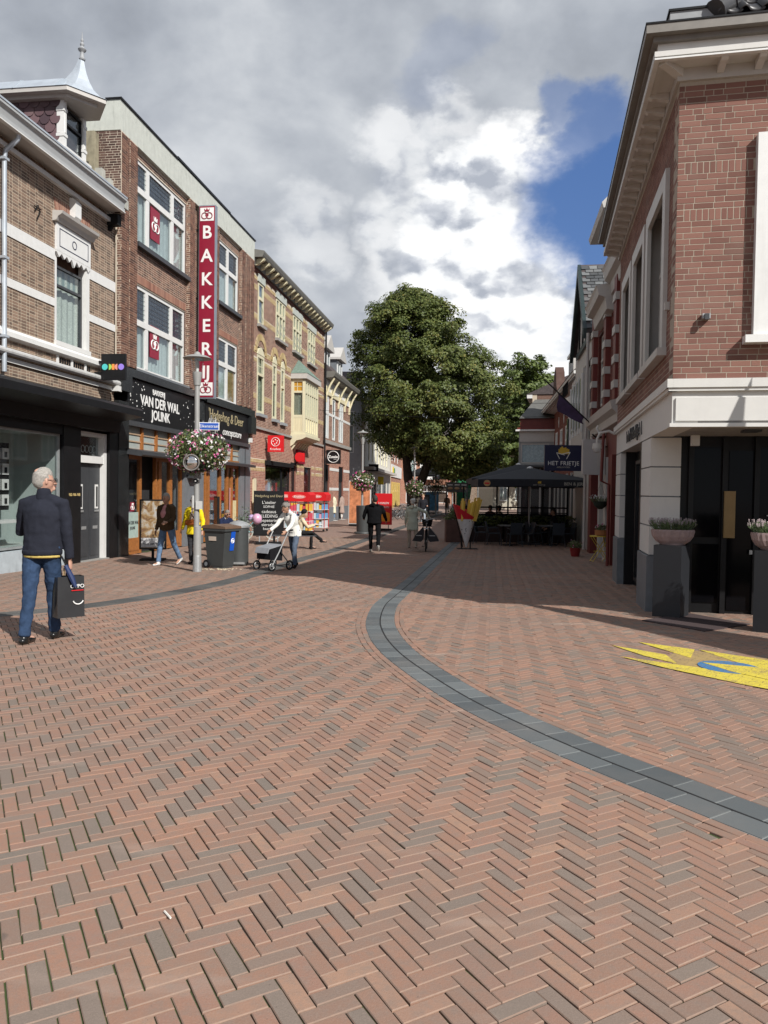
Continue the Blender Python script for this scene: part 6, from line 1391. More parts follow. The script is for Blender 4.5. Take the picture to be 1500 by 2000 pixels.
mb = MB(); mb.tube([(-.10, 0, 1.42), (-.10, 0, 1.68)], .035, mat('meter_grey', (.5, .5, .48), .5), 8); mb.box(-.02, .12, -.10, -.05, 1.38, 1.56, mat('meter_grey', (0, 0, 0))); mb.build('cable_box', lamp1)
mb = MB(); mb.prism([(-.03+.055*math.cos(a), 2.0+.055*math.sin(a)) for a in [2*PI*i/16 for i in range(16)]], -.085, -.075, BLACK, 'y'); mb.box(-.05, -.02, -.09, -.085, 1.99, 2.01, LETTER); mb.build('sticker', lamp1)
cmr = thing('convex_mirror', 'round convex traffic mirror fixed to the near lamp post below the flowers', 'mirror', (-4.08, 16.22, 2.10))
mb = MB(); mb.ring((0, 0, 0), .165, .014, mat('mirror_rim', (.2, .19, .18), .5), 'y', 24, 6); mb.build('rim', cmr)
mb = MB(); mb.ball((0, .04, 0), .16, mat('mirror_glass', (.75, .72, .68), .03, 1.0, var=0), 8, (1, .45, 1)); mb.build('mirror_face', cmr, smooth=True)
hb1 = thing('flower_basket', 'big round basket of pink and white flowers around the near lamp post', 'flower basket', (-4.10, 16.93, 2.05), 0, 'flower baskets on the lamp posts')
mb = MB(); mb.lathe([(.12, -.12), (.30, -.08), (.42, .08), (.40, .10)], mat('basket_green', (0, 0, 0)), n=16); mb.build('basket', hb1); flower_ball(hb1, (0, 0, .32), .66, .46, 5200, 330, .032, .033)
ss = thing('street_name_sign', 'blue enamel street name sign on the near lamp post above the flowers', 'sign', (-3.86, 16.9, 2.92)); mb = MB(); mb.box(-.22, .22, -.012, .012, -.085, .085, LETTER); mb.box(-.205, .205, -.018, -.012, -.07, .07, mat('enamel_blue', (.02, .09, .42), .35)); mb.build('plate', ss); txt(ss, 'Eikenstraat', 0, -.020, 0, .095, LETTER)
def small_lamp(x, y, l1, l2, h=5.0, bz=2.35, r=.62, n=1500, nf=120):
    L = street_lamp(x, y, l1, h); b = thing('flower_basket', l2, 'flower basket', (x, y, gz(y)+bz), 0, 'flower baskets on the lamp posts'); mb = MB(); mb.lathe([(.12, -.12), (.28, -.05), (.38, .08)], MATS['basket_green'], n=12); mb.build('basket', b); flower_ball(b, (0, 0, .1), r, r*.85, n, nf, .06, .055)
small_lamp(-1.13, 40.2, 'second grey lamp post standing before the grey gable house', 'pink flower basket on the second lamp post beside the boutique')
small_lamp(2.25, 57.0, 'lamp post standing in front of the lime tree trunk', 'flower basket hanging against the dark lime tree trunk', 5.2, 2.1, .75, 1300, 60)
small_lamp(4.45, 66, 'lamp post to the right of the lime tree trunk', 'flower basket to the right of the lime tree trunk', 6.0, 2.4, .9, 1300, 100)
small_lamp(6.4, 72, 'last lamp post near the green beach flag', 'flower basket beside the green beach flag', 6.0, 2.4, .8, 1100, 90)

BIN = mat('bin_grey_plastic', (.050, .054, .054), .55, var=.08); BINL = mat('brown_bin_lid', (.14, .085, .055), .5)
def wheelie(x, y, rz, label, lid, s=1.0, name='wheelie_bin', sticker=True):
    t_ = thing(name, label, 'rubbish bin', (x, y, gz(y)), rz)
    mb = MB(); b0, b1 = (.21, .24), (.285, .34); zb, zt = .06, .95
    vs = [(sx*b0[0], sy*b0[1]+.03, zb) for sx, sy in ((-1, -1), (1, -1), (1, 1), (-1, 1))]+[(sx*b1[0], sy*b1[1], zt) for sx, sy in ((-1, -1), (1, -1), (1, 1), (-1, 1))]
    mb.add(vs, [(0, 1, 5, 4), (1, 2, 6, 5), (2, 3, 7, 6), (3, 0, 4, 7), (3, 2, 1, 0)], BIN); mb.box(-.31, .31, -.365, .365, zt-.06, zt, BIN); mb.box(-.2, .2, -.20, .1, .0, .07, BIN); mb.build('bin_body', t_)
    mb = MB(); mb.prism([(-.38, zt), (-.37, zt+.05), (.05, zt+.10), (.36, zt+.07), (.40, zt)], -.32, .32, lid, 'x'); mb.tube([(-.25, .42, zt+.02), (.25, .42, zt+.02)], .018, BIN, 6); mb.build('lid', t_)
    for sx in (-1, 1):
        mb = MB(); mb.lathe([(.0, -.025), (.10, -.025), (.10, .025), (.0, .025)], BLACKM, n=16); w_ = mb.build('wheel', t_); w_.location = (sx*.255, .27, .10); w_.rotation_euler = (0, PI/2, 0)
        mb = MB(); mb.lathe([(.0, -.03), (.05, -.03), (.05, .03), (0, .03)], MGREY, n=10); mb.build('hub', w_)
    if sticker:
        mb = MB(); mb.box(-.14, .10, -.005, .0, .0, .1, mat('paper_label', (.6, .5, .42), .7)); o = mb.build('paper_label', t_); o.location = (-.268, .05, .66); o.rotation_euler = (.085, 0, -PI/2)
    return t_
wb = wheelie(-3.80, 18.0, rad(62), 'grey wheelie bin with brown lid and blue sticker beside the near lamp post', BINL); wb.scale = (.92, .92, .98)
mb = MB(); mb.box(-.08, .08, -.006, .0, 0, .46, mat('sticker_blue', (.01, .09, .50), .4)); mb.ring((0, -.008, .24), .055, .010, LETTER, 'y', 16, 4); mb.box(-.06, .06, -.010, -.006, .22, .26, LETTER); o = mb.build('blue_sticker', wb); o.location = (.05, -.272, .42); o.rotation_euler = (.145, 0, 0)
lb2 = thing('litter_bin', 'round grey litter bin with domed lid behind the wheelie bin', 'litter bin', (-3.55, 18.75, gz(18.7))); mb = MB(); mb.lathe([(.22, 0), (.25, .03), (.25, .92), (.22, .94)], BIN, n=18); mb.box(-.2, .2, -.26, -.24, .05, .10, STEEL); mb.build('bin_body', lb2, smooth=True); mb = MB(); mb.lathe([(.27, .93), (.27, .98), (.2, 1.05), (.08, 1.09), (.0, 1.10)], STEEL, n=18); mb.build('domed_lid', lb2, smooth=True)
lb3 = thing('litter_bin', 'dark round litter bin left of the man in black at mid street', 'litter bin', (-.95, 35.2, gz(35))); mb = MB(); mb.lathe([(.42, 0), (.40, .06), (.30, .08), (.33, 1.25), (.30, 1.27)], BIN, n=18); mb.build('bin_body', lb3, smooth=True)
for i, (x, y) in enumerate(((-4.0, 17.6), (-3.9, 17.7), (-3.6, 17.75))): pass
cr = MB()
for i in range(60):
    x, y = -3.75+rng.normal(0, .22), 17.55+rng.normal(0, .12); s = rng.uniform(.006, .018); cr.box(x-s, x+s, y-s, y+s, gz(y)+.002, gz(y)+.01, mat('crumb', (.6, .52, .38), .8))
setp(cr.build('bread_crumbs'), 'pale bread crumbs scattered at the foot of the wheelie bin', 'crumbs', kind='stuff')

def poster_stand(x, y, rz, label, face, w=.68, h=1.05, z0=.28, frame_m=BLACK, base=True, texts=(), name='sidewalk_sign'):
    t_ = thing(name, label, 'sidewalk sign', (x, y, gz(y)), rz)
    mb = MB(); mb.box(-w/2, w/2, -.03, .03, z0, z0+h, frame_m); mb.build('frame', t_); mb = MB(); mb.box(-w/2+.04, w/2-.04, -.036, -.03, z0+.04, z0+h-.04, face); p = mb.build('poster', t_)
    if base:
        mb = MB(); mb.box(-w*.42, w*.42, -.22, .22, 0, .09, BLACKM); mb.build('foot', t_)
        for s in (-1, 1): one('leg', t_, s*w*.3-.02, s*w*.3+.02, -.02, .02, .09, z0, STEEL)
    for s_, z, sz, m in texts: txt(p, s_, 0, -.042, z, sz, m)
    return t_
def food_mat(name):
    m, t, b = principled(name); g = t.new('ShaderNodeTexCoord').outputs['Object']
    n = t.noise(g, 5.5, 5, .6, .8); c = t.ramp(n, [(.30, (.42, .42, .42)), (.44, (.36, .32, .26)), (.52, (.28, .18, .08)), (.62, (.12, .06, .03)), (.75, (.38, .28, .2))]); t.l.new(c, b.inputs['Base Color']); b.inputs['Roughness'].default_value = .35; return m
ps = poster_stand(-6.0, 19.95, rad(8), 'black framed bread poster on a post outside the bakery door', food_mat('bread_poster'), .68, 1.30, .28, base=False)
mb = MB(); mb.tube([(0, 0, 0), (0, 0, .3)], .035, BLACKM, 8); mb.box(-.3, .3, -.25, .25, 0, .04, BLACKM); mb.build('foot', ps)
mb = MB(); mb.box(-.29, .29, -.043, -.037, .34, .58, mat('poster_pale', (.6, .6, .6), .5)); o = mb.build('poster_caption', ps); txt(o, 'VAN DER WAL', 0, -.048, .42, .07, DGREY)
poster_stand(-4.62, 21.2, rad(-70), 'second black framed poster stand partly hidden behind the yellow jacket', mat('orange_poster', (.5, .2, .08), .5, var=.3), .7, 1.4, .28)
CH_ = mat('chalk_white', (.62, .62, .6), .8)
pb_ = poster_stand(-4.05, 27.0, rad(10), 'tall black A board lettered in white between the blue bicycle and the walker', BLACKM, 1.06, 1.58, .30)
for s_, z, sz in (("L'atelier", 1.42, .15), ('SOPHIE', 1.27, .12), ('cadeaus', 1.10, .16), ('KLEDING', .94, .15), ('papeterie', .79, .15), ('sieraden', .64, .15), ('kaarten', .50, .13)): txt(pb_, s_, 0, -.045, z+.05, sz, CH_)
txt(pb_, 'Hedgehog and Deer', 0, -.045, 1.70, .12, GOLD)
kb = poster_stand(-.02, 38.0, rad(-15), 'red and orange drugstore sidewalk board behind the man in black', RED, .85, 1.55, .28, RED, texts=(('3 HALEN', 1.35, .14, LETTER), ('2 BETALEN', 1.15, .12, LETTER)))
mb = MB(); mb.prism([(-.33, .45), (.33, .45), (.33, .85), (-.33, 1.1)], -.045, -.040, mat('orange_print', (.75, .28, .02), .5), 'y'); mb.build('print', kb)
poster_stand(-1.35, 42.5, rad(-20), 'white and orange roll up banner behind the second flower basket', mat('banner_orange', (.62, .25, .12), .5, var=.5, scale=3), 1.3, 2.4, .1, WHITE)
poster_stand(4.3, 69, rad(-10), 'bright blue and pink poster stand far down the street', mat('poster_blue_pink', (.12, .38, .65), .5, var=.5, scale=3), 1.2, 1.7, .25, mat('sky_frame', (.2, .45, .65), .4))
cb = thing('utility_cabinet', 'dark grey utility cabinet between the white haired walker and the blue poster', 'cabinet', (2.95, 62, gz(62))); mb = MB(); mb.box(-.7, .7, -.3, .3, 0, 1.7, DGREY); mb.build('cabinet_body', cb); one('door_panel', cb, -.6, .6, -.32, -.3, .1, 1.55, MGREY)
bf = thing('beach_flag', 'green feather banner standing far down the street', 'banner', (7.2, 70, gz(70))); mb = MB(); mb.prism([(-.6, .4), (.5, .6), (.75, 2.4), (.35, 3.2), (-.2, 3.45), (-.6, 3.2)], -.02, .02, mat('banner_green', (.02, .20, .08), .7, var=.3, scale=2), 'y'); mb.build('banner_cloth', bf); mb = MB(); mb.tube([(-.63, 0, 0), (-.63, 0, 3.2)], .025, BLACKM, 6); mb.build('mast', bf)

# drugstore display racks
RC = [mat('pack_%d' % i, c, .5, var=.1) for i, c in enumerate([(.6, .6, .62), (.15, .35, .6), (.6, .08, .12), (.75, .45, .06), (.5, .65, .7), (.65, .3, .4)])]
def rack(x, y, rz, label):
    t_ = thing('display_rack', label, 'display rack', (x, y, gz(y)), rz, 'red topped display racks'); w, d, h = .42, .36, 1.85
    mb = MB()
    for sx in (-1, 1):
        for sy in (-1, 1): mb.box(sx*w-.02*sx, sx*w, sy*d-.02*sy, sy*d, .12, h-.35, RED)
    for z in (.2, .62, 1.04, 1.40): mb.box(-w, w, -d, d, z-.02, z, WHITE)
    mb.build('rack_frame', t_); mb = MB(); mb.prism([(-w-.06, h-.4), (w+.06, h-.4), (w+.08, h-.12), (w-.05, h), (-w+.05, h), (-w-.08, h-.12)], -d-.06, d+.06, RED, 'y'); c = mb.build('rack_canopy', t_)
    mb = MB(); mb.prism([(.30*math.cos(a), h-.2+.085*math.sin(a)) for a in [2*PI*i/20 for i in range(20)]], -d-.070, -d-.062, mat('pale_red', (.75, .25, .22), .5), 'y'); o = mb.build('name_badge', c); txt(o, 'Kruidvat', 0, -d-.074, h-.2, .13, LETTER)
    for z in (.2, .62, 1.04):
        for i in range(6):
            hh = rng.uniform(.2, .34); mb = MB(); mb.box(-w+.03+i*.133, -w+.145+i*.133, -d+.02, d-.05, z, z+hh, RC[int(rng.integers(6))]); mb.build('packet', t_)
    for sx in (-1, 1):
        for sy in (-1, 1): mb = MB(); mb.ball((sx*w*.85, sy*d*.8, .06), .06, BLACKM, 4); mb.build('castor', t_)
    return t_
rack(-4.85, 32.6, rad(-8), 'red topped display rack against the drugstore window, nearest of the four'); rack(-4.55, 36.0, rad(-8), 'red topped display rack half hidden behind the walker woman'); rack(-3.55, 33.2, rad(-12), 'red topped display rack of blue and white packets right of the seated woman'); rack(-3.12, 36.4, rad(-12), 'rearmost red topped display rack near the boutique corner')

def spoke_wheel(parent, r, x, y, z, tyre, rim, name='wheel', wth=.018, n=16, axis='y'):
    w_ = bpy.data.objects.new(name, None); 
    mb = MB(); mb.ring((0, 0, 0), r-wth, wth, tyre, axis, 26, 6); o = mb.build(name, parent); o.location = (x, y, z)
    mb = MB(); mb.ring((0, 0, 0), r-wth*2.6, .008, rim, axis, 22, 4)
    for i in range(n):
        a = 2*PI*i/n; p = (math.cos(a)*(r-.04), 0, math.sin(a)*(r-.04)) if axis == 'y' else (0, math.cos(a)*(r-.04), math.sin(a)*(r-.04)); mb.tube([(0, 0, 0), p], .0016, STEEL, 3)
    mb.tube([(0, -.04, 0), (0, .04, 0)] if axis == 'y' else [(-.04, 0, 0), (.04, 0, 0)], .022, STEEL, 8); mb.build('rim', o); return o
def bicycle(x, y, rz, label, fm, tyre=BLACKM, group=None, basket=False, pann=None):
    """built along local x: front wheel at +x"""
    t_ = thing('bicycle', label, 'bicycle', (x, y, gz(y)), rz, group); R = .34
    spoke_wheel(t_, R, -.55, 0, R, tyre, STEEL); spoke_wheel(t_, R, .55, 0, R, tyre, STEEL)
    mb = MB(); bbk = (-.08, 0, .30); st = (-.22, 0, .78); hd = (.36, 0, .86); hb_ = (.40, 0, .66)
    for a, b_, r in ((bbk, st, .016), (bbk, hb_, .018), (st, (.37, 0, .80), .016), ((-.55, .03, R), (-.20, .02, .70), .009), ((-.55, -.03, R), (-.20, -.02, .70), .009), ((-.55, .03, R), bbk, .010), ((-.55, -.03, R), bbk, .010), (hd, hb_, .020), (hb_, (.55, .04, R), .012), (hb_, (.55, -.04, R), .012)): mb.tube([a, b_], r, fm, 8)
    mb.build('bike_frame', t_, smooth=True)
    mb = MB(); mb.tube([st, (-.24, 0, .92)], .012, STEEL, 6); mb.build('seat_post', t_); mb = MB(); mb.ball((-.27, 0, .95), .13, BLACKM, 6, (1, .55, .28)); mb.build('saddle', t_, smooth=True)
    mb = MB(); mb.tube([(.33, -.29, 1.0), (.42, -.22, 1.03), (.40, 0, .98), (.42, .22, 1.03), (.33, .29, 1.0)], .012, STEEL, 7); mb.tube([hd, (.39, 0, .99)], .013, STEEL, 6); mb.build('handlebar', t_, smooth=True)
    for s in (-1, 1): mb = MB(); mb.tube([(.25, s*.30, .985), (.35, s*.29, 1.005)], .017, BLACKM, 6); mb.build('grip', t_)
    mb = MB(); mb.ring((-.08, .05, .30), .09, .008, STEEL, 'y', 16, 4); mb.tube([(-.08, .06, .30), (-.02, .07, .14)], .009, STEEL, 5); mb.tube([(-.08, -.06, .30), (-.14, -.07, .46)], .009, STEEL, 5); mb.box(-.08, .02, .06, .15, .125, .145, BLACKM); mb.box(-.2, -.1, -.15, -.06, .45, .47, BLACKM); mb.build('crank', t_)
    for cx_ in (-.55, .55):
        mb = MB(); pts = [(cx_+(R+.03)*math.cos(a), 0, R+(R+.03)*math.sin(a)) for a in [rad(20)+rad(150)*i/10 for i in range(11)]]
        for p, q in zip(pts, pts[1:]): mb.add([(p[0], -.025, p[2]), (p[0], .025, p[2]), (q[0], .025, q[2]), (q[0], -.025, q[2]), (p[0], -.025, p[2]-.004), (p[0], .025, p[2]-.004), (q[0], .025, q[2]-.004), (q[0], -.025, q[2]-.004)], [(0, 1, 2, 3), (7, 6, 5, 4)], fm)
        mb.build('mudguard', t_)
    mb = MB(); mb.box(-.85, -.32, -.07, .07, .74, .755, STEEL); mb.tube([(-.8, .06, .74), (-.56, .05, .36)], .007, STEEL, 4); mb.tube([(-.8, -.06, .74), (-.56, -.05, .36)], .007, STEEL, 4); mb.build('luggage_rack', t_)
    if pann:
        for s in (-1, 1): mb = MB(); mb.prism([(.08*s, .78), (.10*s, .80), (.34*s, .52), (.42*s, .36), (.14*s, .33), (.08*s, .4)], -.82, -.34, pann, 'x'); mb.box(-.826, -.82, s*.12, s*.3, .52, .54, mat('reflective_grey', (.5, .5, .5), .3)); mb.build('pannier', t_)
    if basket: mb = MB(); mb.lathe([(.14, 0), (.19, .24), (.185, .24)], BLACKM, (.66, 0, .76), 12); mb.build('front_basket', t_)
    return t_
bicycle(-4.75, 29.2, rad(20), 'pale blue bicycle with cream tyres leaning beside the A board', mat('pale_blue_bike', (.20, .52, .62), .4), mat('cream_tyre', (.55, .53, .45), .6))
bicycle(1.40, 25.1, rad(85), 'black bicycle with dark saddlebags pushed by the woman in the pale coat', BLACKM, pann=mat('pannier_black', (.014, .014, .018), .7), basket=True)
for i, (x, y, r, l) in enumerate(((.9, 52, 30, 'parked dark bicycle left of the pale coated woman, nearest of the row'), (1.3, 54, 50, 'parked dark bicycle in the middle of the row before the yellow shop'), (1.9, 56, 20, 'parked dark bicycle at the right end of the row before the trunk'))): bicycle(x, y, rad(r), l, DGREY, group='bicycles parked before the lime tree')
# balloon, pot and plant outside the concept store
bn_ = thing('balloon', 'pink balloon floating low beside the blue bicycle wheel', 'balloon', (-4.30, 26.0, .55)); mb = MB(); mb.ball((0, 0, 0), .17, mat('balloon_pink', (.62, .35, .50), .3), 9, (1, 1, 1.1)); mb.ball((-.2, .1, .02), .13, mat('balloon_lilac', (.45, .33, .55), .3), 8); mb.build('balloon_skin', bn_, smooth=True)
pt_ = thing('potted_olive', 'grey leaved plant in a white pot outside the concept store', 'potted plant', (-4.72, 26.0, gz(26))); mb = MB(); mb.lathe([(.14, 0), (.17, .42), (.15, .42)], WHITE, n=14); mb.build('pot', pt_)
V, Q, bv = leaves([((rng.normal(0, .18), rng.normal(0, .18), .8+rng.normal(0, .25)), .16, np.array([0, 0, 1.])) for _ in range(40)], 16, .06, 1); link('foliage', mesh_np('foliage', V, Q, bv, [leaf_mat('olive_leaf', [(0, (.12, .17, .13)), (1, (.25, .30, .24))])]), pt_, 'stuff')

# the fries cone figure
fc = thing('fries_cone', 'large red and white paper cone figure filled with yellow fries', 'advertising figure', (2.80, 26.1, gz(26.1)))
CONEW = mat('cone_white', (.75, .75, .75), .5, dirt=.15); CONER = mat('cone_red', (.62, .015, .03), .45)
def conemesh(z0, z1, m, n=28, top=None):
    V = []; 
    def rad_at(z): return .02+.43*max(0, (z-.05))/1.45
    for z in (z0, z1):
        for k in range(n):
            a = 2*PI*k/n; zz = z if (z != z1 or top is None) else top(a); r = rad_at(zz); V.append((r*math.cos(a)+ (zz-.8)*(-.02), r*.8*math.sin(a), zz))
    return MB().add(V, [(k, (k+1) % n, n+(k+1) % n, n+k) for k in range(n)], m)
conemesh(.06, 1.02, CONEW).build('cone', fc, smooth=True); conemesh(1.0, 1.5, CONER, top=lambda a: 1.30-.22*math.cos(a)+.06*math.sin(a)).build('red_band', fc, smooth=True)
for i in range(26):
    x, y = rng.uniform(-.20, .32), rng.uniform(-.20, .20); lx, ly = x*.55+.10, y*.3; h_ = rng.uniform(.55, .78)+.15*max(0, x); mb = MB(); s = .032
    z0 = .95; vs = [(x+dx, y+dy, z0) for dx, dy in ((-s, -s), (s, -s), (s, s), (-s, s))]+[(x+lx*h_+dx, y+ly*h_+dy, z0+h_) for dx, dy in ((-s, -s), (s, -s), (s, s), (-s, s))]
    mb.add(vs, [(0, 1, 5, 4), (1, 2, 6, 5), (2, 3, 7, 6), (3, 0, 4, 7), (4, 5, 6, 7)], mat('fry_%d' % (i % 3), [(.78, .52, .06), (.85, .60, .12), (.66, .42, .05)][i % 3], .55)); mb.build('fry', fc)
mb = MB(); mb.box(-.17, -.13, .0, .04, 0, .6, BLACKM); mb.box(.13, .17, .0, .04, 0, .6, BLACKM); mb.box(-.3, .4, -.2, .2, 0, .015, BLACKM); mb.tube([(-.45, .02, 1.45), (-.30, .02, .9), (-.1, .02, .05)], .015, BLACKM, 5); mb.build('stand', fc)
mb = MB(); 
for i in range(10): a = -PI/2+rng.uniform(-.9, .9); z = rng.uniform(.45, .95); r = (.02+.43*(z-.05)/1.45)+.003; mb.ball((r*math.cos(a), r*.8*math.sin(a), z), .014, BLACKM, 4)
mb.build('print_dots', fc)
cornerpot = thing('corten_planter', 'rust brown cube planter with small shrub left of the fries cone', 'planter', (2.75, 29.9, gz(29.9))); mb = MB(); mb.box(-.35, .35, -.35, .35, 0, .85, mat('corten', (.10, .05, .04), .8, var=.2)); mb.build('box', cornerpot)
def shrub(parent, x0, x1, y0, y1, z0, z1, n, lm=None, leaf=.07):
    cl = [((rng.uniform(x0, x1), rng.uniform(y0, y1), rng.uniform(z0, z1)), .13, np.array([0, -.3, .8])) for _ in range(n)]
    V, Q, bv = leaves(cl, 26, leaf, 1); return link('foliage', mesh_np('foliage', V, Q, bv, [lm or LEAF]), parent, 'stuff')
shrub(cornerpot, -.3, .3, -.3, .3, .9, 1.25, 30)

# terrace under the dark parasols
NV = mat('parasol_navy', (.012, .014, .020), .8, var=.1)
def parasol(x, y, rz, label, half, ztip, zval, prints=False, group='dark terrace parasols', val=.26, m=NV):
    t_ = thing('parasol', label, 'parasol', (x, y, 0), rz, group)
    c4 = [(-half, -half), (half, -half), (half, half), (-half, half)]; mb = MB(); V = [(0, 0, ztip)]; N = 8
    for k in range(4):
        a, b_ = c4[k], c4[(k+1) % 4]
        for i in range(N): t__ = i/N; V.append((a[0]+(b_[0]-a[0])*t__, a[1]+(b_[1]-a[1])*t__, zval+.03*math.sin(PI*t__)))
    n = 4*N; F = [(0, 1+i, 1+(i+1) % n) for i in range(n)]; mb.add(V, F, m)
    V2 = [V[1+i] for i in range(n)]+[(V[1+i][0], V[1+i][1], V[1+i][2]-val) for i in range(n)]; mb.add(V2, [(i, n+i, n+(i+1) % n, (i+1) % n) for i in range(n)], m); cn_ = mb.build('canopy', t_)
    mb = MB(); mb.lathe([(.12, 0), (.10, .05), (.02, .08)], WHITE, (0, 0, ztip-.03), 10); mb.build('cap', t_)
    mb = MB(); mb.tube([(0, 0, gz(y)), (0, 0, ztip-.05)], .035, LAMPM, 10); mb.build('pole', t_)
    for cx_, cy_ in c4: mb = MB(); mb.tube([(0, 0, ztip-.06), (cx_, cy_, zval-.03)], .014, DGREY, 4); mb.build('rib', t_)
    mb = MB(); mb.box(-.4, .4, -.4, .4, gz(y), gz(y)+.07, DGREY); mb.build('foot', t_)
    if prints:
        q = MB(); q.prism([(-half+.32+.12*math.cos(a), zval-.13+.11*math.sin(a)) for a in [2*PI*i/20 for i in range(20)]], -half-.012, -half-.005, mat('print_sand', (.45, .28, .12), .6), 'y'); q.build('round_print', cn_)
        q = MB(); q.box(-half+.24, -half+.40, -half-.016, -half-.012, zval-.16, zval-.11, CONER); q.build('round_print_band', cn_)
        txt(cn_, 'HET FRIETJE', .05, -half-.012, zval-.18, .08, mat('dim_print', (.30, .29, .26), .7)); q = MB(); 
        for i in range(4): q.box(.0+i*.03, .025+i*.03, -half-.012, -half-.006, zval-.12, zval-.06+.02*(i % 2), FRY)
        q.build('fries_print', cn_); txt(cn_, "BEN & JERRY'S", half-.72, -half-.012, zval-.13, .15, mat('dim_print', (0, 0, 0)), bold=.004)
    return t_
parasol(5.52, 29.2, rad(-3), 'large navy square parasol over the terrace in front of the grey shop', 2.1, 2.52, 2.02, True)
parasol(6.0, 34.5, rad(-3), 'second dark square parasol behind the large navy one', 2.2, 2.85, 2.15)
parasol(8.0, 66, rad(10), 'far dark parasol left of the street end beyond the fries cone', 3.2, 4.2, 2.9, m=DGREY)
parasol(5.2, 74, rad(0), 'far black awning parasol by the last flower basket', 3.0, 4.6, 3.3, m=BLACKM)
GBm = mat('menu_board', (.04, .035, .03), .6); mbd = thing('menu_board', 'dark menu board with burger pictures above the fries cone', 'menu board', (2.98, 31.5, 1.75), rad(-3)); mb = MB(); mb.box(-.45, .45, -.03, .03, -.2, .2, GBm); mb.build('board', mbd)
for i in range(3): q = MB(); q.ball((-.28+i*.28, -.035, -.04), .11, mat('burger_print', (.30, .17, .08), .6), 5, (1, .1, .5)); q.box(-.38+i*.28, -.18+i*.28, -.036, -.03, .08, .12, GREYW); q.build('burger_picture', mbd)
mb = MB(); mb.tube([(-.42, 0, -.2), (-.42, 0, -2.1)], .02, BLACKM, 5); mb.tube([(.42, 0, -.2), (.42, 0, -2.1)], .02, BLACKM, 5); mb.build('post', mbd)
ws = thing('wind_screen', 'black framed glass wind screen round the terrace under the parasols', 'wind screen', (0, 31.0, gz(31)))
for x in (3.2, 4.55, 5.0, 6.4, 7.4): one('post', ws, x-.03, x+.03, -.03, .03, 0, 2.2, BLACKM)
one('rail', ws, 3.2, 7.4, -.035, .035, 1.32, 1.38, BLACKM); one('rail', ws, 3.2, 7.4, -.035, .035, 1.12, 1.16, BLACKM); one('lower_panel', ws, 3.2, 7.4, -.02, .02, .05, 1.1, BLACKM); one('pane', ws, 3.25, 7.35, -.004, .004, 1.4, 2.1, GLASSD)
for i, (x, l) in enumerate(((3.9, 'long dark planter with hedge on the left of the terrace'), (5.6, 'long dark planter with hedge in the middle of the terrace'), (7.1, 'short dark planter with hedge at the right end of the terrace'))):
    w_ = (.75, .85, .5)[i]; t_ = thing('terrace_planter', l, 'planter', (x, 30.3, gz(30)), 0, 'hedge planters round the terrace'); mb = MB(); mb.box(-w_, w_, -.22, .22, 0, .62, mat('dark_corten', (.035, .018, .016), .8)); mb.build('box', t_); shrub(t_, -w_, w_, -.2, .2, .65, 1.05, int(90*w_))
CHM = mat('terrace_chair_blue', (.020, .030, .042), .5)
def make_chair():
    t_ = thing('terrace_chair', 'x', 'chair', (0, 0, 0), 0, 'dark terrace chairs')
    mb = MB(); mb.box(-.22, .22, -.21, .22, .43, .46, CHM); mb.build('seat', t_)
    mb = MB(); mb.prism([(.20, .46), (.24, .46), (.33, .86), (.30, .87)], -.21, .21, CHM, 'x'); mb.build('backrest', t_)
    for sx in (-1, 1):
        for y0, y1 in ((-.2, -.26), (.2, .30)): mb = MB(); mb.tube([(sx*.2, y0, .44), (sx*.24, y1, 0)], .013, CHM, 6); mb.build('leg', t_)
        mb = MB(); mb.tube([(sx*.23, .26, .64), (sx*.25, -.1, .66), (sx*.23, -.2, .45)], .013, CHM, 6); mb.build('armrest', t_)
    return t_
TT = mat('table_top_grey', (.20, .20, .20), .4)
def make_table():
    t_ = thing('terrace_table', 'x', 'table', (0, 0, 0), 0, 'dark terrace tables'); mb = MB(); mb.box(-.42, .42, -.35, .35, .72, .75, TT); mb.build('table_top', t_); mb = MB(); mb.tube([(0, 0, .72), (0, 0, .04)], .03, BLACKM, 8); mb.build('column', t_); mb = MB(); mb.box(-.28, .28, -.04, .04, 0, .04, BLACKM); mb.box(-.04, .04, -.28, .28, 0, .039, BLACKM); mb.build('foot', t_); return t_
chair0, table0 = make_chair(), make_table()
tabs = [(4.65, 28.2, 'left front terrace table under the navy parasol'), (6.15, 28.5, 'right front terrace table under the navy parasol'), (5.4, 29.5, 'rear terrace table beside the parasol pole')]
for i, (x, y, l) in enumerate(tabs):
    if i == 0: table0.location = (x, y, gz(y)); table0['label'] = l
    else: dup(table0, (x, y, gz(y)), 0, l)
chs = [(4.05, 28.2, 90, 'chair at the left end of the left front table'), (5.2, 28.1, -80, 'chair between the left front table and the parasol pole'), (5.6, 28.5, 95, 'chair on the left side of the right front table'), (6.75, 28.4, -85, 'chair on the right side of the right front table'), (4.7, 27.6, 185, 'chair before the left front table with its back to the street'), (6.3, 27.8, 175, 'chair before the right front table with its back to the street'), (3.7, 28.8, 70, 'leftmost terrace chair behind the fries cone'), (6.1, 29.3, -90, 'chair at the rear table beside the pole')]
for i, (x, y, r, l) in enumerate(chs):
    if i == 0: chair0.location = (x, y, gz(y)); chair0.rotation_euler.z = rad(r); chair0['label'] = l
    else: dup(chair0, (x, y, gz(y)), rad(r), l)
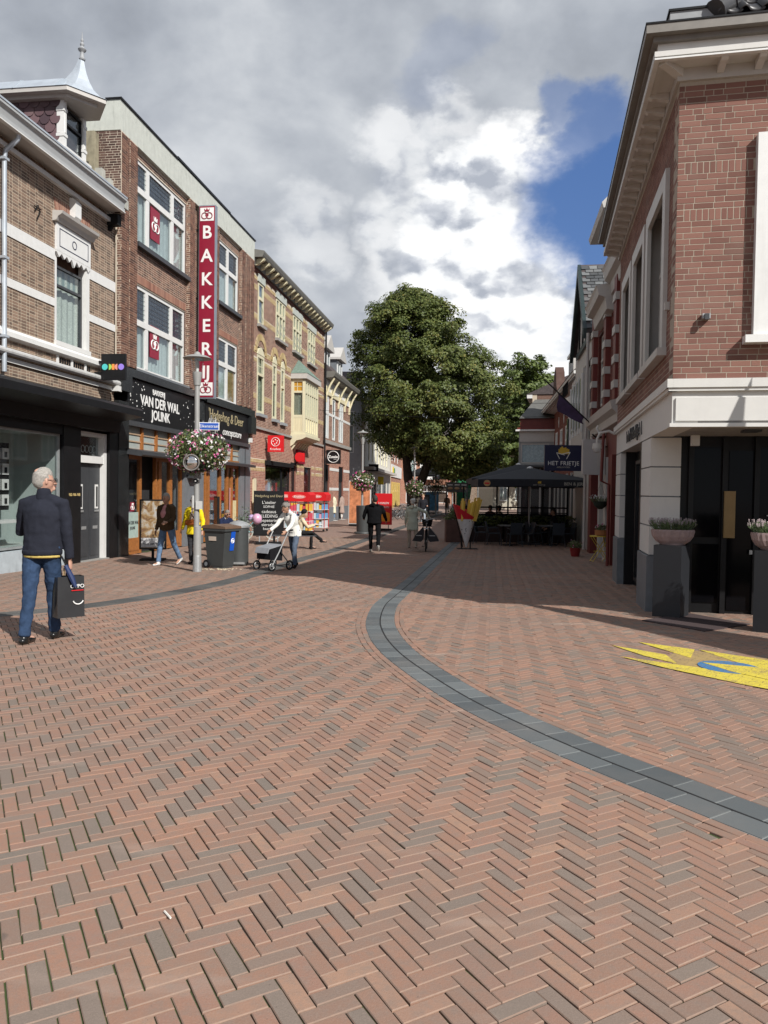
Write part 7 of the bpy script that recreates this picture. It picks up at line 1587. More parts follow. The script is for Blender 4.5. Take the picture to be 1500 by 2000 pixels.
# small yellow bistro set
YB_ = mat('bistro_yellow', (.60, .43, .05), .45)
bt = thing('bistro_table', 'small round yellow folding table by the oxblood pilaster', 'table', (6.10, 21.6, gz(21.6)))
mb = MB(); mb.lathe([(.0, .70), (.30, .70), (.30, .725), (.0, .725)], YB_, n=20); mb.build('table_top', bt)
for a, b_ in (((-.24, -.15), (.22, -.15)), ((-.24, .15), (.22, .15))):
    mb = MB(); mb.tube([(a[0], a[1], 0), (b_[0], b_[1], .70)], .011, YB_, 6); mb.tube([(b_[0], b_[1], 0), (a[0], a[1], .70)], .011, YB_, 6); mb.build('leg', bt)
mb = MB(); mb.tube([(-.22, -.15, .3), (.22, -.15, .3)], .009, YB_, 5); mb.tube([(-.24, -.15, .02), (-.24, .15, .02)], .009, YB_, 5); mb.build('brace', bt)
bc_ = thing('bistro_chair', 'small yellow folding chair tucked behind the yellow table', 'chair', (6.45, 21.75, gz(21.7)), rad(70))
mb = MB()
for i in range(5): mb.box(-.18, .18, -.17+i*.07, -.12+i*.07, .43, .45, YB_)
mb.build('seat', bc_, kind='stuff')
for sx in (-1, 1): mb = MB(); mb.tube([(sx*.18, -.2, 0), (sx*.18, .16, .45), (sx*.18, .22, .82)], .010, YB_, 6); mb.tube([(sx*.16, .22, 0), (sx*.16, -.16, .45)], .010, YB_, 6); mb.build('leg', bc_)
mb = MB(); mb.box(-.18, .18, .2, .215, .74, .81, YB_); mb.box(-.18, .18, .19, .205, .60, .65, YB_); mb.build('backrest', bc_)
pp = thing('flower_pot', 'terracotta pot of flowers on the yellow table', 'flower pot', (6.14, 21.6, gz(21.6)+.725)); mb = MB(); mb.lathe([(.12, 0), (.19, .02), (.20, .16), (.18, .16)], mat('terracotta', (.35, .14, .05), .7), n=16); mb.build('pot', pp); flower_ball(pp, (0, 0, .22), .17, .12, 500, 24, .025, .025)
rp = thing('flower_pot', 'red pot of flowers on the ground left of the yellow table', 'flower pot', (5.85, 23.4, gz(23.4))); mb = MB(); mb.lathe([(.12, 0), (.17, .26), (.15, .26)], mat('dull_red_pot', (.22, .012, .012), .6), n=14); mb.build('pot', rp); flower_ball(rp, (0, 0, .36), .22, .14, 400, 12, .03, .022)
# bench in front of the A board (seat for the reading woman)
bh = thing('street_bench', 'dark backless bench under the seated woman in the beret', 'bench', (-2.95, 24.9, gz(24.9)), rad(10)); 
for i in range(4): one('seat_slat', bh, -.75, .75, -.22+i*.11, -.13+i*.11, .42, .45, DGREY)
for x in (-.6, .6): one('leg', bh, x-.03, x+.03, -.2, .2, 0, .42, BLACKM)
bh2 = thing('street_bench', 'dark backless bench under the seated woman in the navy jacket', 'bench', (-5.0, 24.0, gz(24)), rad(10)); 
for i in range(4): one('seat_slat', bh2, -.6, .6, -.22+i*.11, -.13+i*.11, .42, .45, DGREY)
for x in (-.5, .5): one('leg', bh2, x-.03, x+.03, -.2, .2, 0, .42, BLACKM)
# ------------------------------------------------------------------ people
def skin(name, c): return mat(name, c, .55, var=.08, scale=25)
SK = skin('skin_fair', (.52, .30, .22)); SKT = skin('skin_tanned', (.42, .23, .15)); HAIRG = mat('hair_grey', (.32, .30, .27), .8, var=.3, scale=60, bump=.6, bscale=120); HAIRD = mat('hair_dark', (.03, .022, .018), .7, var=.3, scale=60); HAIRM = mat('hair_pepper', (.20, .18, .16), .8, var=.45, scale=50, bump=.6, bscale=120); HAIRB = mat('hair_light_brown', (.28, .19, .10), .7, var=.3, scale=50)
def cloth(name, c, var=.12, rough=.95): return mat(name, c, rough, var=var, scale=9, bump=.25, bscale=70, spec=.12)
DENIM = cloth('denim', (.034, .060, .115), .35); DENIML = cloth('light_denim', (.12, .19, .30), .3)
CLT = bpy.data.textures.new('folds', 'CLOUDS'); CLT.noise_scale = .11; CLT.noise_depth = 2
CLT2 = bpy.data.textures.new('trouser_folds', 'CLOUDS'); CLT2.noise_scale = .075; CLT2.noise_depth = 2
def limb(mb, pts, rs, m, sq=1.0, n=12, side=(1, 0, 0), c0=1.0, c1=1.0):
    """closed rounded limb; sq squashes it front to back"""
    pts = [Vector(p) for p in pts]; P = []; R = []
    d0 = (pts[0]-pts[1]).normalized(); d1 = (pts[-1]-pts[-2]).normalized()
    for k in (.99, .8, .45): P.append(pts[0]+d0*rs[0]*k*c0); R.append(rs[0]*math.sqrt(max(.02, 1-k*k)))
    for i in range(len(pts)): P.append(pts[i]); R.append(rs[i])
    for k in (.45, .8, .99): P.append(pts[-1]+d1*rs[-1]*k*c1); R.append(rs[-1]*math.sqrt(max(.02, 1-k*k)))
    V = []; s0 = Vector(side)
    for i, p in enumerate(P):
        t_ = (P[min(i+1, len(P)-1)]-P[max(i-1, 0)]).normalized(); a = (s0-t_*s0.dot(t_)); a = a.normalized() if a.length > .05 else Vector((0, 1, 0)); b_ = t_.cross(a).normalized()
        V += [p+a*math.cos(2*PI*k/n)*R[i]+b_*math.sin(2*PI*k/n)*R[i]*sq for k in range(n)]
    F = [(i*n+k, i*n+(k+1) % n, (i+1)*n+(k+1) % n, (i+1)*n+k) for i in range(len(P)-1) for k in range(n)]+[tuple(range(n))[::-1], tuple(range((len(P)-1)*n, len(P)*n))]
    mb.add(V, F, m)
def soften(o, vox, it=4, fold=0.0, tex=None, sub=0):
    r = o.modifiers.new('remesh', 'REMESH'); r.mode = 'VOXEL'; r.voxel_size = vox; r.use_smooth_shade = True
    s = o.modifiers.new('smooth', 'SMOOTH'); s.iterations = it; s.factor = .5
    if fold: d = o.modifiers.new('folds', 'DISPLACE'); d.texture = tex or CLT; d.strength = fold; d.mid_level = .5; d.texture_coords = 'LOCAL'
def person(label, loc, rz, h=1.75, lean=0, legs=((0, 0, 3), (0, 0, 3)), arms=((5, 8, 10), (5, 8, 10)), skinm=SK, hair=HAIRG, hair_l='short', top=None, trousers=None, shoes=None, coat=0.0, coat_m=None, turn=0, nod=0, wide=1.0, vox=.014, sit=None, under=None, female=False, face=True, cuff=True, belly=0.0, group=None, bald=False, hood=None, collar=None, arm_in=(0, 0), dress=None, extra=None, foot_turn=0):
    """arms/legs: index 0 = the person's left (-x), 1 = right (+x); person faces +y"""
    t_ = thing('person', label, 'person', loc, rz, group); k = h/1.75; J = {}
    L = rad(lean); up = Vector((0, math.sin(L), math.cos(L)))
    def dirv(a, ab, s): a, ab = rad(a), rad(ab); return Vector((s*math.sin(ab), math.sin(a)*math.cos(ab), -math.cos(a)*math.cos(ab)))
    pel = Vector((0, 0, 0)); ch = pel+up*.30; nk = pel+up*.50; hd = nk+Vector((0, math.sin(L+rad(nod))*.14+.01, math.cos(L+rad(nod))*.145)); sw = (.175 if female else .195)*wide
    low = 0
    for i, s in ((0, -1), (1, 1)):
        a, kn, ab = legs[i]; hip = pel+Vector((s*.09*wide, 0, -.03)); kne = hip+dirv(a, ab, s)*.44; ank = kne+dirv(a-kn, ab*.3, s)*.42; fa = a-kn; pitch = rad(max(-60, min(20, fa*.8 if fa < -15 else 0))); ft = rad(foot_turn)*s
        fd = Vector((math.sin(ft), math.cos(pitch)*math.cos(ft), math.sin(pitch))); J['hip%d' % i], J['kn%d' % i], J['an%d' % i], J['fd%d' % i] = hip, kne, ank, fd
        low = min(low, (ank+Vector((0, 0, -.085))).z, (ank+fd*.17).z-.075)
        sh = nk+Vector((s*sw, 0, -.092)); fl, ab2, el = arms[i]; elb = sh+dirv(fl, ab2, s)*.29; fore = dirv(fl+el, ab2*.4-arm_in[i], s); wr = elb+fore*.25; J['sh%d' % i], J['el%d' % i], J['wr%d' % i], J['fo%d' % i] = sh, elb, wr, fore
    dz = Vector((0, 0, -low)); 
    for q in J: 
        if not q.startswith('fd') and not q.startswith('fo'): J[q] = J[q]+dz
    pel, ch, nk, hd = pel+dz, ch+dz, nk+dz, hd+dz; J.update(pel=pel, ch=ch, nk=nk, hd=hd)
    T = rad(turn); fwd = Vector((math.sin(T), math.cos(T), -math.sin(rad(nod)*.8))).normalized(); rgt = Vector((math.cos(T), -math.sin(T), 0)); upv = rgt.cross(fwd).normalized()
    body = MB()
    # body: head, neck, trunk, arms, hands with fingers, legs, feet as one continuous skin
    limb(body, [hd+upv*.055-fwd*.012, hd-upv*.01, hd-upv*.055+fwd*.018, hd-upv*.088+fwd*.040], [.078, .080, .066, .036], skinm, 1.12, 14, tuple(rgt))
    limb(body, [hd+fwd*.088+upv*.012, hd+fwd*.108-upv*.022], [.008, .014], skinm, 1, 8)
    limb(body, [hd+fwd*.088-upv*.062, hd+fwd*.088-upv*.075], [.016, .018], skinm, 1, 8)
    for s in (-1, 1): limb(body, [hd+rgt*s*.082+upv*.012-fwd*.005, hd+rgt*s*.083-upv*.022-fwd*.002], [.014, .010], skinm, 1, 8)
    limb(body, [hd-upv*.05-fwd*.02, nk-Vector((0, 0, .02))], [.050, .058], skinm); limb(body, [nk-up*.06, ch, pel+up*.05, pel], [.085, .12*wide, .11*wide, .11*wide], skinm, .62, c0=.4, c1=.2)
    for i, s in ((0, -1), (1, 1)):
        limb(body, [nk-up*.08+Vector((s*.05, 0, 0)), J['sh%d' % i]+Vector((-s*.02, 0, -.01)), J['el%d' % i], J['wr%d' % i]], [.035, .038, .034, .024], skinm)
        limb(body, [J['hip%d' % i], J['kn%d' % i], J['an%d' % i]], [.078, .050, .036], skinm); limb(body, [J['an%d' % i]+Vector((0, 0, -.03)), J['an%d' % i]+J['fd%d' % i]*.14+Vector((0, 0, -.045))], [.036, .030], skinm, .8)
        f = J['fo%d' % i]; w = J['wr%d' % i]; sd = Vector((0, 1, 0)); sd = (sd-f*sd.dot(f)).normalized(); pn = f.cross(sd).normalized()*(-s)   # palm faces the body
        limb(body, [w, w+f*.05, w+f*.085], [.022, .034, .034], skinm, .45, 10, tuple(sd))
        for fi, (off, ln) in enumerate(((.027, .070), (.009, .080), (-.009, .074), (-.026, .058))):
            b0 = w+f*.085+sd*off; b1 = b0+f*ln*.45+pn*.012; b2 = b1+f*ln*.30+pn*.028; limb(body, [b0, b1, b2], [.0095, .0088, .0075], skinm, 1, 6)
        b0 = w+f*.03+sd*.028; limb(body, [b0, b0+f*.035+sd*.024+pn*.012, b0+f*.06+sd*.022+pn*.026], [.012, .0105, .009], skinm, 1, 6)
    bo = body.build('body', t_); soften(bo, min(vox, .009), 2)
    if face:
        for s in (-1, 1): q = MB(); q.ball(tuple(hd+fwd*.094+rgt*s*.031+upv*.012), .009, mat('eye_dark', (.03, .02, .02), .3), 4); q.build('eye', t_)
        q = MB(); limb(q, [hd+fwd*.100-upv*.047-rgt*.02, hd+fwd*.103-upv*.047+rgt*.02], [.005, .005], mat('lips', (.35, .10, .09), .5), 1, 6); q.build('mouth', t_)
    H = MB()
    if hair:
        limb(H, [hd+upv*.068-fwd*.004, hd+upv*.045-fwd*.022, hd-upv*.005-fwd*.034], [.076, .084, .077], hair, 1.14, 14, tuple(rgt))
        if hair_l == 'bob': limb(H, [hd+upv*.06-fwd*.02, hd-fwd*.035, hd-upv*.07-fwd*.04], [.094, .103, .082], hair, 1.05, 14, tuple(rgt))
        if hair_l == 'curly':
            for _ in range(26): u = Vector(rng.normal(0, 1, 3)).normalized(); u.z = abs(u.z); limb(H, [hd+upv*.03-fwd*.02+u*.085, hd+upv*.035-fwd*.02+u*.10], [.026, .022], hair, 1, 6)
        if hair_l == 'long': limb(H, [hd+upv*.05-fwd*.03, hd-upv*.06-fwd*.06, nk-fwd*.09-Vector((0, 0, .04)), nk-fwd*.10-Vector((0, 0, .16))], [.09, .09, .07, .04], hair, .8, 12, tuple(rgt))
        ho = H.build('hair', t_); soften(ho, max(.007, vox*.6), 2, .012, CLT2)
    if bald: q = MB(); limb(q, [hd+upv*.108-fwd*.045, hd+upv*.100-fwd*.070], [.034, .030], skinm, .8, 10, tuple(rgt)); o = q.build('bald_patch', t_); soften(o, .007, 3)
    if top:
        C = MB(); b = belly
        limb(C, [nk-up*.02, nk-up*.075, nk-up*.15, ch, pel+up*.12+Vector((0, b*.5, 0)), pel-up*.085], [.065*wide, .135*wide, .178*wide, .182*wide, (.172 if not female else .152)*wide+b*.3, .180*wide], top, .74, 16, c0=.5, c1=.10)
        if coat: limb(C, [pel+up*.1, pel-Vector((0, 0, coat*.5)), pel-Vector((0, -.0, coat))], [.168*wide, .185*wide, .195*wide], top, .72, 16, c0=.1, c1=.08)
        for i, s in ((0, -1), (1, 1)):
            limb(C, [nk-up*.04+Vector((s*.06, 0, 0)), J['sh%d' % i]+Vector((-s*.01, 0, .01)), J['sh%d' % i].lerp(J['el%d' % i], .45), J['el%d' % i], J['wr%d' % i]-J['fo%d' % i]*.005], [.062, .068, .064, .055, .043], top, c1=.12)
        o = C.build('jacket' if coat or True else 'top', t_); soften(o, vox, 3, .022)
    if collar: q = MB(); limb(q, [nk-up*.03, nk+up*.035], [.078, .070], collar, .95, 14); soften(q.build('collar', t_), vox, 2)
    if hood: q = MB(); limb(q, [nk-up*.02+Vector((-.10, -.07, 0)), nk+Vector((0, -.12, -.02)), nk-up*.02+Vector((.10, -.07, 0))], [.05, .075, .05], hood, 1, 12); soften(q.build('hood', t_), vox, 3, .02)
    if under: q = MB(); limb(q, [nk-up*.05+Vector((0, .05, 0)), ch+Vector((0, .075+belly*.4, 0)), pel+up*.08+Vector((0, .06+belly*.5, 0)), pel+Vector((0, .05, .0))], [.055, .085, .085, .075], under, .85, 12); soften(q.build('shirt', t_), vox, 3, .01)
    if trousers:
        C = MB(); limb(C, [pel+up*.06, pel-up*.05], [.138*wide, .142*wide], trousers, .74, 14, c1=.5)
        limb(C, [J['hip0']+Vector((.02, 0, -.03)), J['hip1']+Vector((-.02, 0, -.03))], [.085, .085], trousers)
        for i in (0, 1): limb(C, [J['hip%d' % i]+Vector((0, 0, .02)), J['hip%d' % i].lerp(J['kn%d' % i], .5), J['kn%d' % i], J['kn%d' % i].lerp(J['an%d' % i], .5), J['an%d' % i]+Vector((0, 0, .0))], [.092, .086, .067, .060, .057], trousers, c1=.25)
        soften(C.build('trousers', t_), vox, 3, .024, CLT2)
    if dress: q = MB(); limb(q, [pel+up*.1, pel-Vector((0, 0, .45)), pel-Vector((0, 0, dress))], [.14, .19, .17], trousers or top, .8); soften(q.build('skirt', t_), vox, 3, .02)
    if shoes:
        for i in (0, 1):
            q = MB(); a_, fd = J['an%d' % i], J['fd%d' % i]; dn = Vector((0, 0, -1)) if abs(fd.z) < .2 else Vector((0, fd.z, -fd.y))
            limb(q, [a_+dn*.045-fd*.035, a_+dn*.050+fd*.06, a_+dn*.060+fd*.165], [.040, .044, .030], shoes, .82, 12); limb(q, [a_+dn*.0, a_+dn*.05], [.046, .044], shoes)
            soften(q.build('shoe', t_), min(vox, .012), 2)
    t_.scale = (k, k, k)
    return t_, J, k
def wp(t_, J, k, key, off=(0, 0, 0)):
    c, s = math.cos(t_.rotation_euler.z), math.sin(t_.rotation_euler.z); v = (J[key]+Vector(off))*k; return Vector((t_.location.x+c*v.x-s*v.y, t_.location.y+s*v.x+c*v.y, t_.location.z+v.z))
def bag_handles(t_, x, z0, z1, w, m, y=0): mb = MB(); mb.tube([(x, -w, z0), (x, -w*.45, z1), (x, w*.45, z1), (x, w, z0)], .007, m, 6); mb.build('handle', t_)

NAVJ = cloth('navy_sweater', (.022, .024, .034), .12)
m1, J, k = person('elderly man seen from behind in dark navy sweater and jeans carrying shopping bags', (-3.56, 8.0, gz(8)-.0), rad(-4), 1.83, 3, ((-10, 4, -1), (15, 8, -5)), ((16, 14, 70), (-2, 7, 10)), SK, HAIRG, top=NAVJ, trousers=DENIM, shoes=mat('black_leather', (.012, .012, .012), .25), turn=48, wide=1.07, vox=.011, bald=True, collar=NAVJ, belly=.01)
mb = MB(); limb(mb, [J['pel']+Vector((0, 0, -.085)), J['pel']+Vector((0, 0, -.110))], [.178*1.07, .176*1.07], mat('yellow_hem', (.55, .42, .12), .8), .72, 18, c0=.05, c1=.05); o = mb.build('shirt_hem', m1); soften(o, .011, 2)
mb = MB(); limb(mb, [J['pel']+Vector((0, 0, -.035)), J['pel']+Vector((0, 0, -.085))], [.186*1.07, .184*1.07], NAVJ, .75, 18, c0=.05, c1=.05); o = mb.build('waistband', m1); soften(o, .011, 2)
T = rad(48); fw = Vector((math.sin(T), math.cos(T), 0)); rg = Vector((math.cos(T), -math.sin(T), 0)); q = MB()
for s in (-1, 1): c_ = J['hd']+fw*.105+rg*s*.034+Vector((0, 0, .012)); q.tube([c_+rg*.026*math.cos(a)+Vector((0, 0, .020*math.sin(a))) for a in [2*PI*i/12 for i in range(13)]], .0028, BLACK, 5); q.tube([c_+rg*s*.026, J['hd']+rg*s*.086+Vector((0, 0, .016))-fw*.0], .003, BLACK, 5)
q.build('glasses', m1)
hw = wp(m1, J, k, 'wr1', J['fo1']*.11)
bg = thing('shopping_bag', 'dark grey glossy paper bag with white smile print hanging from the man\'s right hand', 'shopping bag', (hw.x-.03, hw.y+.02, hw.z-.50), rad(42))
mb = MB(); a, b_, z1 = .140, .075, .43
mb.add([(-a, -b_, 0), (a, -b_, 0), (a, b_, 0), (-a, b_, 0), (-a*.97, -b_*.9, z1), (a*.97, -b_*.9, z1), (a*.97, b_*.9, z1), (-a*.97, b_*.9, z1), (-a*.8, 0, z1*.45), (-a*.93, 0, z1*.98)], [(3, 2, 1, 0), (0, 1, 5, 4), (1, 2, 6, 5), (2, 3, 7, 6), (3, 0, 8), (0, 4, 9, 8), (3, 8, 9, 7)], mat('bag_black', (.028, .029, .031), .28, var=.12)); mb.build('bag_body', bg); bag_handles(bg, 0, z1, z1+.12, .07, BLACKM)
txt(bg, 'OPPO', .06, -b_-.006, .325, .055, LETTER)
q = MB(); q.box(.0, .125, -b_-.008, -b_-.002, .278, .286, RED); q.build('red_line', bg); q = MB(); q.tube([(.07+.055*math.cos(a), -b_-.006, .19+.055*math.sin(a)) for a in [rad(200)+rad(140)*i/8 for i in range(9)]], .006, LETTER, 5); q.build('smile_print', bg)
b2_ = thing('shopping_bag', 'small brown paper bag behind the dark bag in the man\'s hand', 'shopping bag', (hw.x-.12, hw.y+.12, hw.z-.42), rad(20)); mb = MB(); mb.prism([(-.12, 0), (.12, 0), (.09, .30), (-.03, .34)], -.05, .05, mat('kraft_paper', (.42, .29, .14), .7, var=.1), 'y'); mb.build('bag_body', b2_); bag_handles(b2_, 0, .30, .42, .04, mat('kraft_paper', (0, 0, 0)))
um = thing('umbrella', 'folded dark blue umbrella hooked at the man\'s right wrist', 'umbrella', (hw.x-.03, hw.y-.06, hw.z+.02), rad(10)); mb = MB(); mb.tube([(-.04, 0, .12), (-.09, 0, .17), (-.13, 0, .12), (-.12, 0, .04)], .010, BLACKM, 7); mb.tube([(-.04, 0, .12), (.02, 0, .0)], .010, BLACKM, 7); mb.build('handle', um, smooth=True); mb = MB(); mb.tube([(.0, 0, .03), (.06, 0, -.10), (.10, 0, -.20)], [.022, .030, .018], mat('umbrella_blue', (.015, .03, .10), .6), 8); mb.build('folded_canopy', um, smooth=True)

m2, J, k = person('white haired man in brown jacket and pink shirt walking past the bakery poster', (-5.22, 18.5, gz(18.5)), rad(158), 1.76, 4, ((-16, 18, 1), (15, 4, 1)), ((20, 10, 60), (-10, 8, 30)), SKT, HAIRG, top=cloth('brown_jacket', (.075, .048, .026)), trousers=DENIML, shoes=mat('white_trainer', (.65, .65, .63), .5), under=cloth('pink_shirt', (.50, .24, .24)), vox=.016, belly=.09, wide=1.08)
q = MB(); limb(q, [J['ch']+Vector((0, -.17, .1)), J['ch']+Vector((0, -.18, -.12))], [.12, .12], BLACKM, .6); soften(q.build('backpack', m2), .016, 2)
m3, J, k = person('woman in bright yellow raincoat and sunglasses standing behind the near lamp post', (-4.68, 18.9, gz(18.9)), rad(172), 1.68, 0, ((4, 4, 2), (-6, 4, 2)), ((0, 14, 20), (6, 10, 30)), SK, HAIRD, top=cloth('yellow_raincoat', (.78, .60, .02)), trousers=mat('black_check_trousers', (.03, .03, .035), .8, var=.7, scale=30), shoes=BLACKM, coat=.20, female=True, vox=.016, under=cloth('beige_top', (.50, .38, .30)), hair_l='short')
q = MB(); 
for s in (-1, 1): q.ball(tuple(J['hd']+Vector((s*.034, .098, .012))), .028, BLACK, 6, (1, .35, .8))
q.build('sunglasses', m3); q = MB(); limb(q, [J['pel']+Vector((-.10, .17, .12)), J['pel']+Vector((.10, .17, .10))], [.075, .075], cloth('orange_bag', (.42, .12, .03)), .5); soften(q.build('belt_bag', m3), .012, 2)
q = MB(); q.tube([J['sh1']+Vector((-.06, .06, .02)), J['ch']+Vector((0, .15, .0)), J['pel']+Vector((-.13, .12, .13))], .008, BLACKM, 5); q.build('strap', m3)
SITL = ((82, 84, 4), (86, 80, 4))
m4, J, k = person('grey haired person in navy jacket and dark glasses seated behind the wheelie bin', (-5.0, 24.0, gz(24)), rad(-140+360), 1.66, 14, SITL, ((40, 8, 40), (40, 8, 40)), SKT, HAIRM, top=cloth('navy_jacket', (.018, .025, .06)), trousers=BLACKM, shoes=BLACKM, nod=24, vox=.018, collar=cloth('white_collar', (.6, .6, .6)))
q = MB()
for s in (-1, 1): q.ball(tuple(J['hd']+Vector((s*.032, .10, .0))), .026, BLACK, 6, (1, .35, .8))
q.build('sunglasses', m4)
OFFW = cloth('off_white_jacket', (.74, .73, .68), .06)
m5, J, k = person('grey haired woman in cream jacket bending over her walker', (-2.12, 18.15, gz(18.15)), rad(142), 1.62, 24, ((14, 14, 3), (-8, 12, 3)), ((34, 12, 22), (34, 12, 22)), SKT, HAIRM, top=OFFW, trousers=cloth('blue_grey_trousers', (.10, .13, .18)), shoes=BLACKM, coat=.16, female=True, nod=22, turn=14, vox=.016, wide=1.12, hair_l='curly', under=mat('patterned_blouse', (.12, .13, .14), .8, var=.9, scale=45), collar=cloth('white_scarf', (.55, .56, .62)))
# the walker: four wheels, frame, handles, dark basket, grey seat flap
rw = thing('walker', 'four wheeled walking frame with black basket and grey flap pushed by the woman', 'rollator', (-2.50, 17.68, gz(17.7)), rad(142)); DK = mat('walker_dark', (.03, .032, .035), .4)
for x, y in ((-.25, .33), (.25, .33), (-.27, -.20), (.27, -.20)):
    spoke_wheel(rw, .115, x, y, .115, BLACKM, STEEL, n=5, axis='x', wth=.018)
for s in (-1, 1):
    mb = MB(); mb.tube([(s*.26, .33, .14), (s*.25, .12, .42), (s*.25, -.18, .90)], .014, STEEL, 8); mb.tube([(s*.27, -.20, .14), (s*.25, .08, .45)], .014, DK, 8); mb.tube([(s*.27, -.2, .13), (s*.26, .33, .13)], .012, DK, 6); mb.build('side_frame', rw, smooth=True)
    mb = MB(); mb.tube([(s*.25, -.16, .90), (s*.25, -.32, .92)], .020, BLACKM, 8); mb.tube([(s*.25, -.20, .87), (s*.25, -.32, .85)], .008, BLACKM, 5); mb.build('hand_grip', rw)
mb = MB(); mb.prism([(-.02, .22), (.36, .26), (.36, .50), (-.02, .56)], -.22, .22, cloth('basket_black', (.012, .012, .014)), 'x'); mb.build('basket', rw); mb = MB(); mb.prism([(.0, .57), (.38, .50), (.42, .40), (.44, .41), (.39, .53), (.0, .60)], -.21, .21, cloth('grey_flap', (.26, .27, .29)), 'x'); mb.build('seat_flap', rw)
mb = MB(); mb.tube([(-.25, .05, .5), (.25, .05, .5)], .012, DK, 6); mb.tube([(-.26, .33, .15), (.26, .33, .15)], .012, DK, 6); mb.build('cross_bar', rw)
m6, J, k = person('woman in beret and cream sweater seated on the bench reading with crossed legs', (-2.75, 24.95, gz(24.9)), rad(-78), 1.66, 12, ((84, 86, 2), (92, 40, -6)), ((38, 6, 70), (38, 6, 70)), SK, HAIRB, top=cloth('cream_sweater', (.62, .52, .36)), trousers=BLACKM, shoes=BLACKM, nod=26, female=True, vox=.018, hair_l='long')
q = MB(); limb(q, [J['hd']+Vector((-.02, -.03, .085)), J['hd']+Vector((.02, -.04, .10))], [.11, .10], BLACKM, 1.1); soften(q.build('beret', m6), .015, 2); pg_ = wp(m6, J, k, 'wr1', (-.10, .12, .02)); rd = thing('newspaper', 'small open paper held by the seated woman in the beret', 'paper', tuple(pg_), rad(-78)); mb = MB(); mb.prism([(-.16, .0), (.0, -.03), (.16, .0), (.15, .012), (.0, -.018), (-.15, .012)], -.1, .12, WHITE, 'y'); mb.build('sheet', rd)
BLKC = cloth('black_hoodie', (.006, .006, .007))
m7, J, k = person('man in black hoodie and black trousers walking away down the middle of the street', (-.30, 24.0, gz(24)), rad(-3), 1.80, 4, ((16, 8, 0), (-14, 34, 4)), ((14, 16, 60), (10, 16, 50)), SKT, HAIRD, top=BLKC, trousers=cloth('black_trousers', (.006, .006, .007)), shoes=mat('pale_trainer', (.50, .48, .44), .6), vox=.016, wide=1.24, hood=BLKC, coat=.06, turn=-30)
PCO = cloth('pale_green_coat', (.50, .53, .43), .08)
m8, J, k = person('white haired woman in pale green coat from behind, right arm reaching out', (.98, 26.2, gz(26.2)), rad(-2), 1.68, 4, ((3, 2, 2), (-4, 8, 3)), ((6, 8, 12), (22, 68, 10)), SK, mat('hair_white', (.55, .54, .50), .8, var=.15, scale=50), top=PCO, trousers=cloth('beige_trousers', (.42, .36, .29)), shoes=mat('beige_shoe', (.4, .35, .3), .6), coat=.34, female=True, vox=.016, hood=PCO, wide=1.1, hair_l='curly')
m9, J, k = person('man in dark sweater and pale jeans walking towards us beyond the pale coat', (2.30, 45.5, gz(45.5)), rad(175), 1.80, 0, ((14, 6, 2), (-14, 14, 2)), ((10, 10, 80), (0, 10, 10)), SK, HAIRB, top=cloth('charcoal_sweater', (.02, .02, .025)), trousers=cloth('pale_jeans', (.36, .40, .45)), shoes=BLACKM, vox=.025)
m10, J, k = person('woman in beige coat beside the blue poster stand far down the street', (5.4, 66, gz(66)), rad(170), 1.72, 0, ((6, 2, 2), (-6, 2, 2)), ((10, 10, 40), (10, 10, 40)), SK, HAIRB, top=cloth('tan_coat', (.45, .30, .20)), trousers=cloth('grey_trousers', (.2, .2, .2)), shoes=BLACKM, coat=.35, vox=.035)
for i, (x, y, c, l) in enumerate(((3.55, 33.0, (.02, .02, .025), 'person in dark top under the parasols left of the menu board post'), (5.0, 36.0, (.10, .02, .025), 'dark haired person in deep red top seated on the far terrace'), (5.5, 36.4, (.45, .42, .40), 'person in pale top seated on the far terrace beside the red top'), (6.6, 29.6, (.012, .012, .014), 'person in black sitting in the shade at the right of the terrace'))):
    person(l, (x, y, gz(y)+(.0 if i == 0 else .0)), rad(180-30*i), 1.72, 6, ((0, 0, 3), (0, 0, 3)) if i == 0 else SITL, ((20, 8, 40), (20, 8, 40)), SKT, HAIRD, top=cloth('terrace_top_%d' % i, c), trousers=BLACKM, shoes=BLACKM, vox=.03, hair_l='bob' if i in (1, 2) else 'short')
    if i: s_ = dup(chair0, (x, y-.02 if i != 3 else y, gz(y)), rad(180-30*i)+PI, ['', 'far terrace chair under the person in the deep red top', 'far terrace chair under the person in the pale top', 'terrace chair under the person in black in the shade'][i])
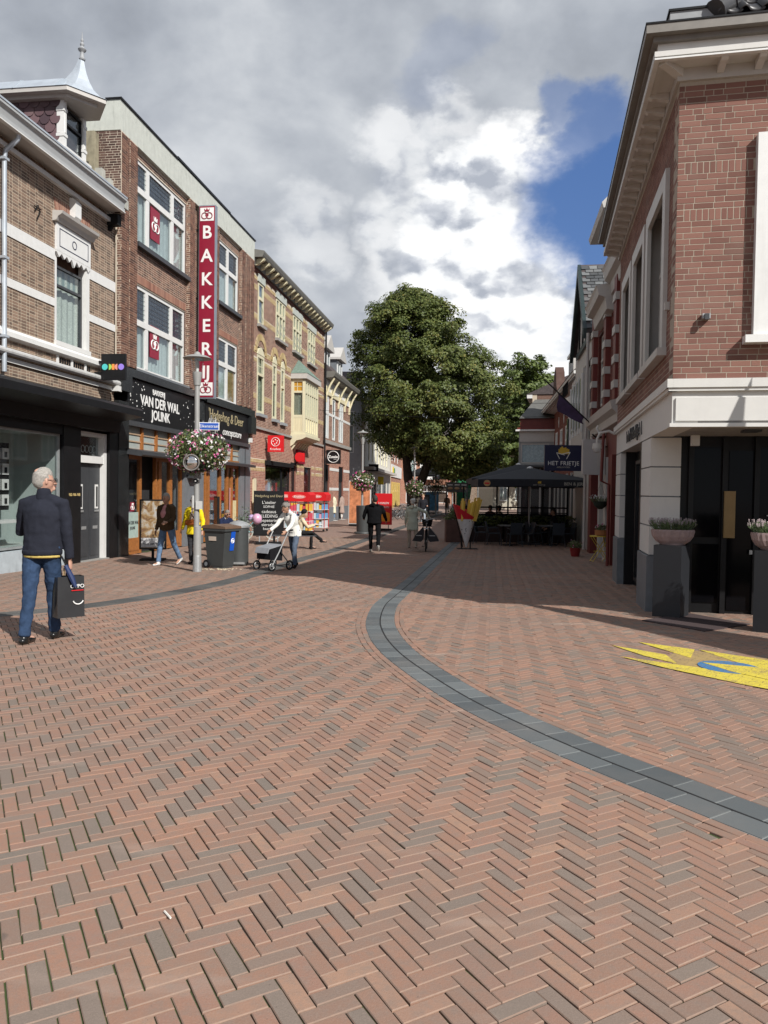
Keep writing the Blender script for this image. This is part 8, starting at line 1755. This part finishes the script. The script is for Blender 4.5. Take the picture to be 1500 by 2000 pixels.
# shop mannequins
MAN = mat('mannequin_white', (.68, .66, .62), .4)
def mannequin(x, y, rz, label, topm, skirt, sm, trou=None):
    t_ = thing('mannequin', label, 'mannequin', (x, y, gz(y)), rz, 'mannequins outside the boutique')
    mb = MB(); mb.lathe([(.0, 0), (.26, 0), (.26, .015), (.02, .03), (.015, .7)], MAN, n=18); mb.build('stand', t_)
    q = MB(); limb(q, [(0, 0, 1.52), (0, 0, 1.42)], [.04, .05], MAN); limb(q, [(0, 0, 1.38), (0, 0, 1.2), (0, 0, .98), (0, 0, .85)], [.12, .14, .11, .14], MAN, .7)
    for s in (-1, 1): limb(q, [(s*.17, 0, 1.38), (s*.23, 0, 1.1), (s*.24, .05, .85)], [.045, .035, .025], MAN); limb(q, [(s*.08, 0, .85), (s*.07, 0, .5), (s*.06, 0, .15)], [.075, .05, .03], MAN)
    soften(q.build('body', t_), .02, 3)
    q = MB(); limb(q, [(0, 0, 1.40), (0, 0, 1.2), (0, 0, .98), (0, 0, skirt)], [.14, .165, .15, .24 if not trou else .2], topm, .75, c1=.1)
    for s in (-1, 1): limb(q, [(s*.16, 0, 1.40), (s*.24, 0, 1.1), (s*.25, .05, .88)], [.07, .065, .06], topm)
    soften(q.build('garment', t_), .02, 3, .02)
    if trou: q = MB(); [limb(q, [(s*.08, .03, .9), (s*.07, .03, .5), (s*.06, .03, .25)], [.09, .08, .09], trou) for s in (-1, 1)]; soften(q.build('trousers', t_), .02, 2)
    return t_
mannequin(-3.25, 49.6, rad(60), 'mannequin in long cream cardigan outside the boutique, left of the pair', cloth('cream_cardigan', (.66, .62, .46)), .5, None, DENIML); mannequin(-2.85, 51.8, rad(60), 'mannequin in belted taupe dress outside the boutique, right of the pair', cloth('taupe_dress', (.36, .27, .23)), .45, None); mannequin(-4.1, 47.6, rad(70), 'mannequin in cream dress in the first boutique doorway', cloth('cream_dress', (.6, .58, .48)), .3, None)

# lettering: turn the text curves into plain meshes
dg = bpy.context.evaluated_depsgraph_get(); dg.update()
for o in [o for o in bpy.data.objects if o.type == 'FONT']:
    me = bpy.data.meshes.new_from_object(o.evaluated_get(dg)); me.name = 'lettering'
    n_ = bpy.data.objects.new('lettering', me); COL.objects.link(n_); n_.parent = o.parent
    n_.location = o.location; n_.rotation_euler = o.rotation_euler; n_.scale = o.scale
    if o.parent is None: n_.matrix_world = o.matrix_world
    bpy.data.objects.remove(o)
